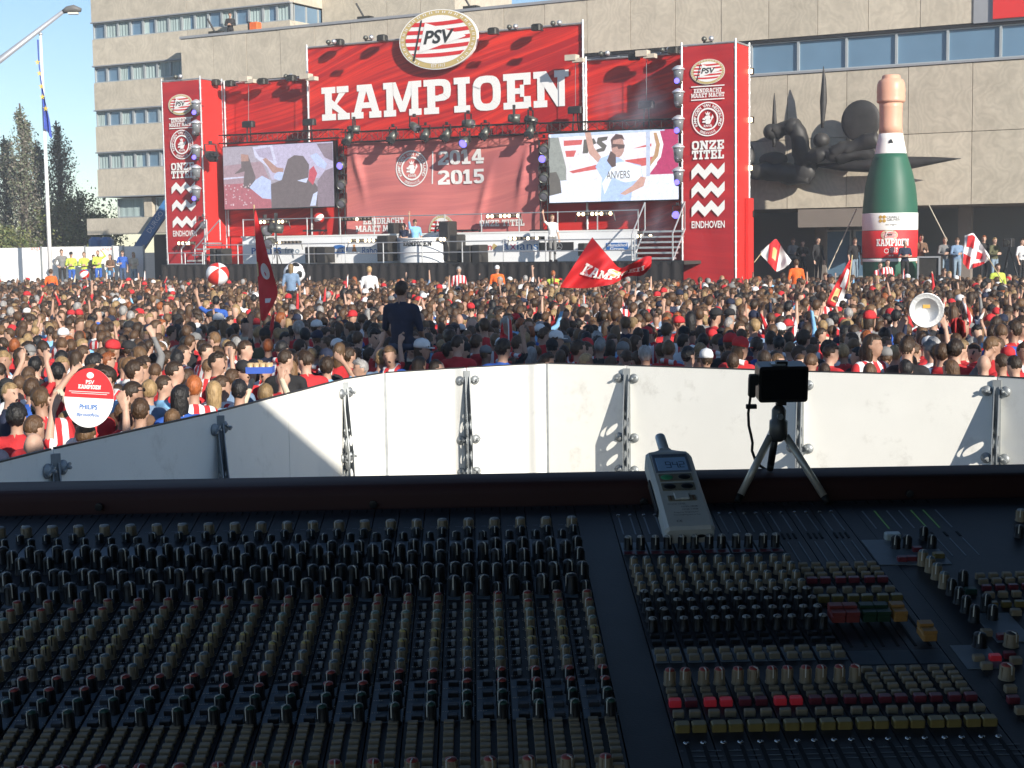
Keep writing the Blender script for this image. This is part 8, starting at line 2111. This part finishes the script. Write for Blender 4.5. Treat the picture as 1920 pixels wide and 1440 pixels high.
def bands(name, label, top, bot, D, cols, wav=0.08, n=5):
    o, fn = sheet(name, label, top, bot, D, cols[0], wav=wav)
    for k, (a0, a1, t0, t1, m_) in enumerate(cols[1]):
        b = MB(); b.smooth = True; b.grid(lambda a, t_: fn(lerp(a0, a1, a), lerp(t0, t1, t_), 0.012+0.004*k), 8, 6); b.build('flag_band', m_, o)
    return o
W_, R_ = mat('flag_white', (0.7, 0.68, 0.68), 0.8, var=0.08), M_flag
o = bands('supporter_flag', 'white and red flag with crest raised before the entrance', [(1425, 473), (1440, 460), (1455, 446), (1470, 470), (1485, 490)], [(1427, 478), (1440, 492), (1455, 510), (1468, 505), (1480, 496)], 50, (W_, [(0.25, 0.6, 0.0, 1.0, R_), (0.38, 0.52, .3, .7, M_gold)])); pole(o, (1414, 492), (1428, 474), 50)
o = bands('supporter_flag', 'long red and white flag hanging low over heads before the bottle', [(1596, 482), (1580, 510), (1560, 545), (1546, 575)], [(1597, 488), (1590, 530), (1582, 560), (1572, 588)], 34, (R_, [(0.2, 0.55, 0.15, .6, W_), (0.6, 0.85, 0.45, 0.8, M_gold), (0.55, 0.9, 0.0, 0.35, W_)])); pole(o, (1598, 478), (1590, 545), 34)
o = bands('supporter_flag', 'red and white patterned flag on a slanting pole before the terrace', [(1808, 442), (1825, 436), (1842, 460), (1856, 480)], [(1805, 492), (1815, 506), (1840, 497), (1857, 487)], 46, (W_, [(0.0, 0.3, 0.0, 0.35, R_), (0.1, 0.35, 0.6, 0.95, R_), (0.5, 0.7, 0.3, 0.6, R_), (0.4, 0.8, 0.0, 0.15, R_)])); pole(o, (1848, 475), (1890, 545), 46, 44)
sheet('red_pennant', 'small upright red flag among heads in the shaded middle', [(941, 604), (938, 625), (936, 642)], [(942, 604), (945, 625), (947, 642)], 22, M_flag, wav=0.02)
sheet('red_cloth_bundle', 'bunched dark red flag held up beyond the silver dish', [(1780, 600), (1795, 595), (1810, 603)], [(1783, 622), (1800, 638), (1812, 630)], 22, mat('dark_red_flag', (0.3, 0.02, 0.02), 0.8), wav=0.1)
# round sign
Ds = 12.75; c_ = at(167, 746, Ds); rx, rz_ = 46.5*Ds/FPX, 56*Ds/FPX
SGX = Matrix.Translation(c_) @ Matrix.Rotation(R(4), 4, 'Y') @ Matrix.Rotation(R(-6), 4, 'X')
sgn = thing('round_sign', 'round red and white cardboard sign held up in the crowd', 'sign', SGX)
zs = rz_*0.0
el = ellipse(0, 0, rx, rz_, 48)
b = MB(SGX); b.prism(el, 0, 0.006); b.build('board', M_wprint, sgn)
up = [(x_, z_) for x_, z_ in el if z_ > -0.02]; b = MB(SGX); b.flat([(rx*math.cos(t_), rz_*math.sin(t_)) for t_ in [PI*i/24 for i in range(25)]], -0.002); b.build('red_half', M_rprint, sgn)
b = MB(SGX); slab_text(b, 'PSV', 0, 0.115, 0.035, -0.004, 0.085, lift=0.0002) if False else None
def st_(tx, z, s_, m_, w=None, bold=0.01): bb = MB(SGX); put_text(bb, tx, 0, z, s_, -0.005, bold=bold, width=w); bb.build('lettering', m_, sgn)
st_('PSV', 0.118, 0.045, M_wprint, 0.07, 0.02); bb = MB(SGX); slab_text(bb, 'KAMPIOEN', 0, 0.075, 0.034, -0.005, 0.19, lift=0.0002); bb.build('lettering', M_wprint, sgn)
st_('PHILIPS', -0.095, 0.055, M_bprint, 0.15, 0.025); st_('#proudofyou', -0.155, 0.045, M_bprint, 0.19, 0.015)
for z_, w in ((0.05, 0.34), (0.035, 0.3)): bb = MB(SGX); bb.box(-w/2, w/2, -0.005, -0.003, z_-0.002, z_+0.002); bb.build('rule', M_wprint, sgn)
bb = MB(SGX); bb.flat(ellipse(0, 0.19, 0.03, 0.026, 20), -0.004); bb.build('badge', M_wprint, sgn)
# silver dish
Dd = 21.0; c_ = at(1737, 582, Dd); rd = 33*Dd/FPX
DSX = Matrix.Translation(c_) @ Matrix.Rotation(R(90-3), 4, 'X')
dsh = thing('silver_dish', 'large round silver trophy dish held up above the crowd', 'trophy', DSX)
b = MB(DSX); b.smooth = True; b.lathe([(0.001, -0.012), (rd*0.64, -0.012), (rd*0.7, -0.004), (rd*0.96, 0.0), (rd, 0.004), (rd, 0.008), (rd*0.95, 0.006), (rd*0.72, 0.004), (rd*0.68, 0.004), (rd*0.64, -0.003), (0.001, -0.003)], 48, cap=False); b.build('plate', mat('polished_silver', (0.4, 0.41, 0.42), 0.36, metal=0.7, var=0.06, scale=14, bump=0.1, bscale=40), dsh)
b = MB(DSX); b.box(-0.05, 0.05, -0.02+0.05, 0.03+0.05, 0.0, 0.004); b.build('badge', M_obprint, dsh)
# tray with cups
Dt = 16.2; c_ = at(488, 694, Dt)
ty = thing('drinks_tray', 'blue cardboard tray full of cups held overhead', 'tray', c_)
b = MB(); M0 = Matrix.Translation(c_); b.box(-0.14, 0.14, -0.1, 0.1, -0.03, -0.022, M0)
for a in ((-0.14, 0.14, -0.1, -0.094), (-0.14, 0.14, 0.094, 0.1), (-0.14, -0.134, -0.094, 0.094), (0.134, 0.14, -0.094, 0.094)): b.box(*a, -0.022, 0.04, M0)
b.build('box', mat('tray_blue', (0.04, 0.1, 0.42), 0.6), ty)
for i in range(4):
    for j in range(2):
        b = MB(); b.smooth = True; b.lathe([(0.026, -0.02), (0.034, 0.075), (0.032, 0.075), (0.03, 0.06)], 12, M0 @ Matrix.Translation((-0.1+0.066*i, -0.045+0.09*j, 0))); b.build('cup', mat('beer_cup', (0.5, 0.36, 0.2), 0.3), ty)
# ================================================================== thin volume added over the square, standing in for lens veil
hz = bpy.data.materials.new('veil_volume'); hz.use_nodes = True; nt = hz.node_tree; nt.nodes.clear()
out = nt.nodes.new('ShaderNodeOutputMaterial'); pv = nt.nodes.new('ShaderNodeVolumePrincipled'); pv.inputs['Color'].default_value = (0.9, 0.94, 1.0, 1); pv.inputs['Density'].default_value = 0.0012; pv.inputs['Anisotropy'].default_value = 0.0
nt.links.new(pv.outputs['Volume'], out.inputs['Volume'])
b = MB(); b.box(-70, 70, -20, 135, -1.0, 21.0); tag(b.build('veil_volume', hz), 'thin veil volume added over the square to soften contrast', kind='stuff')
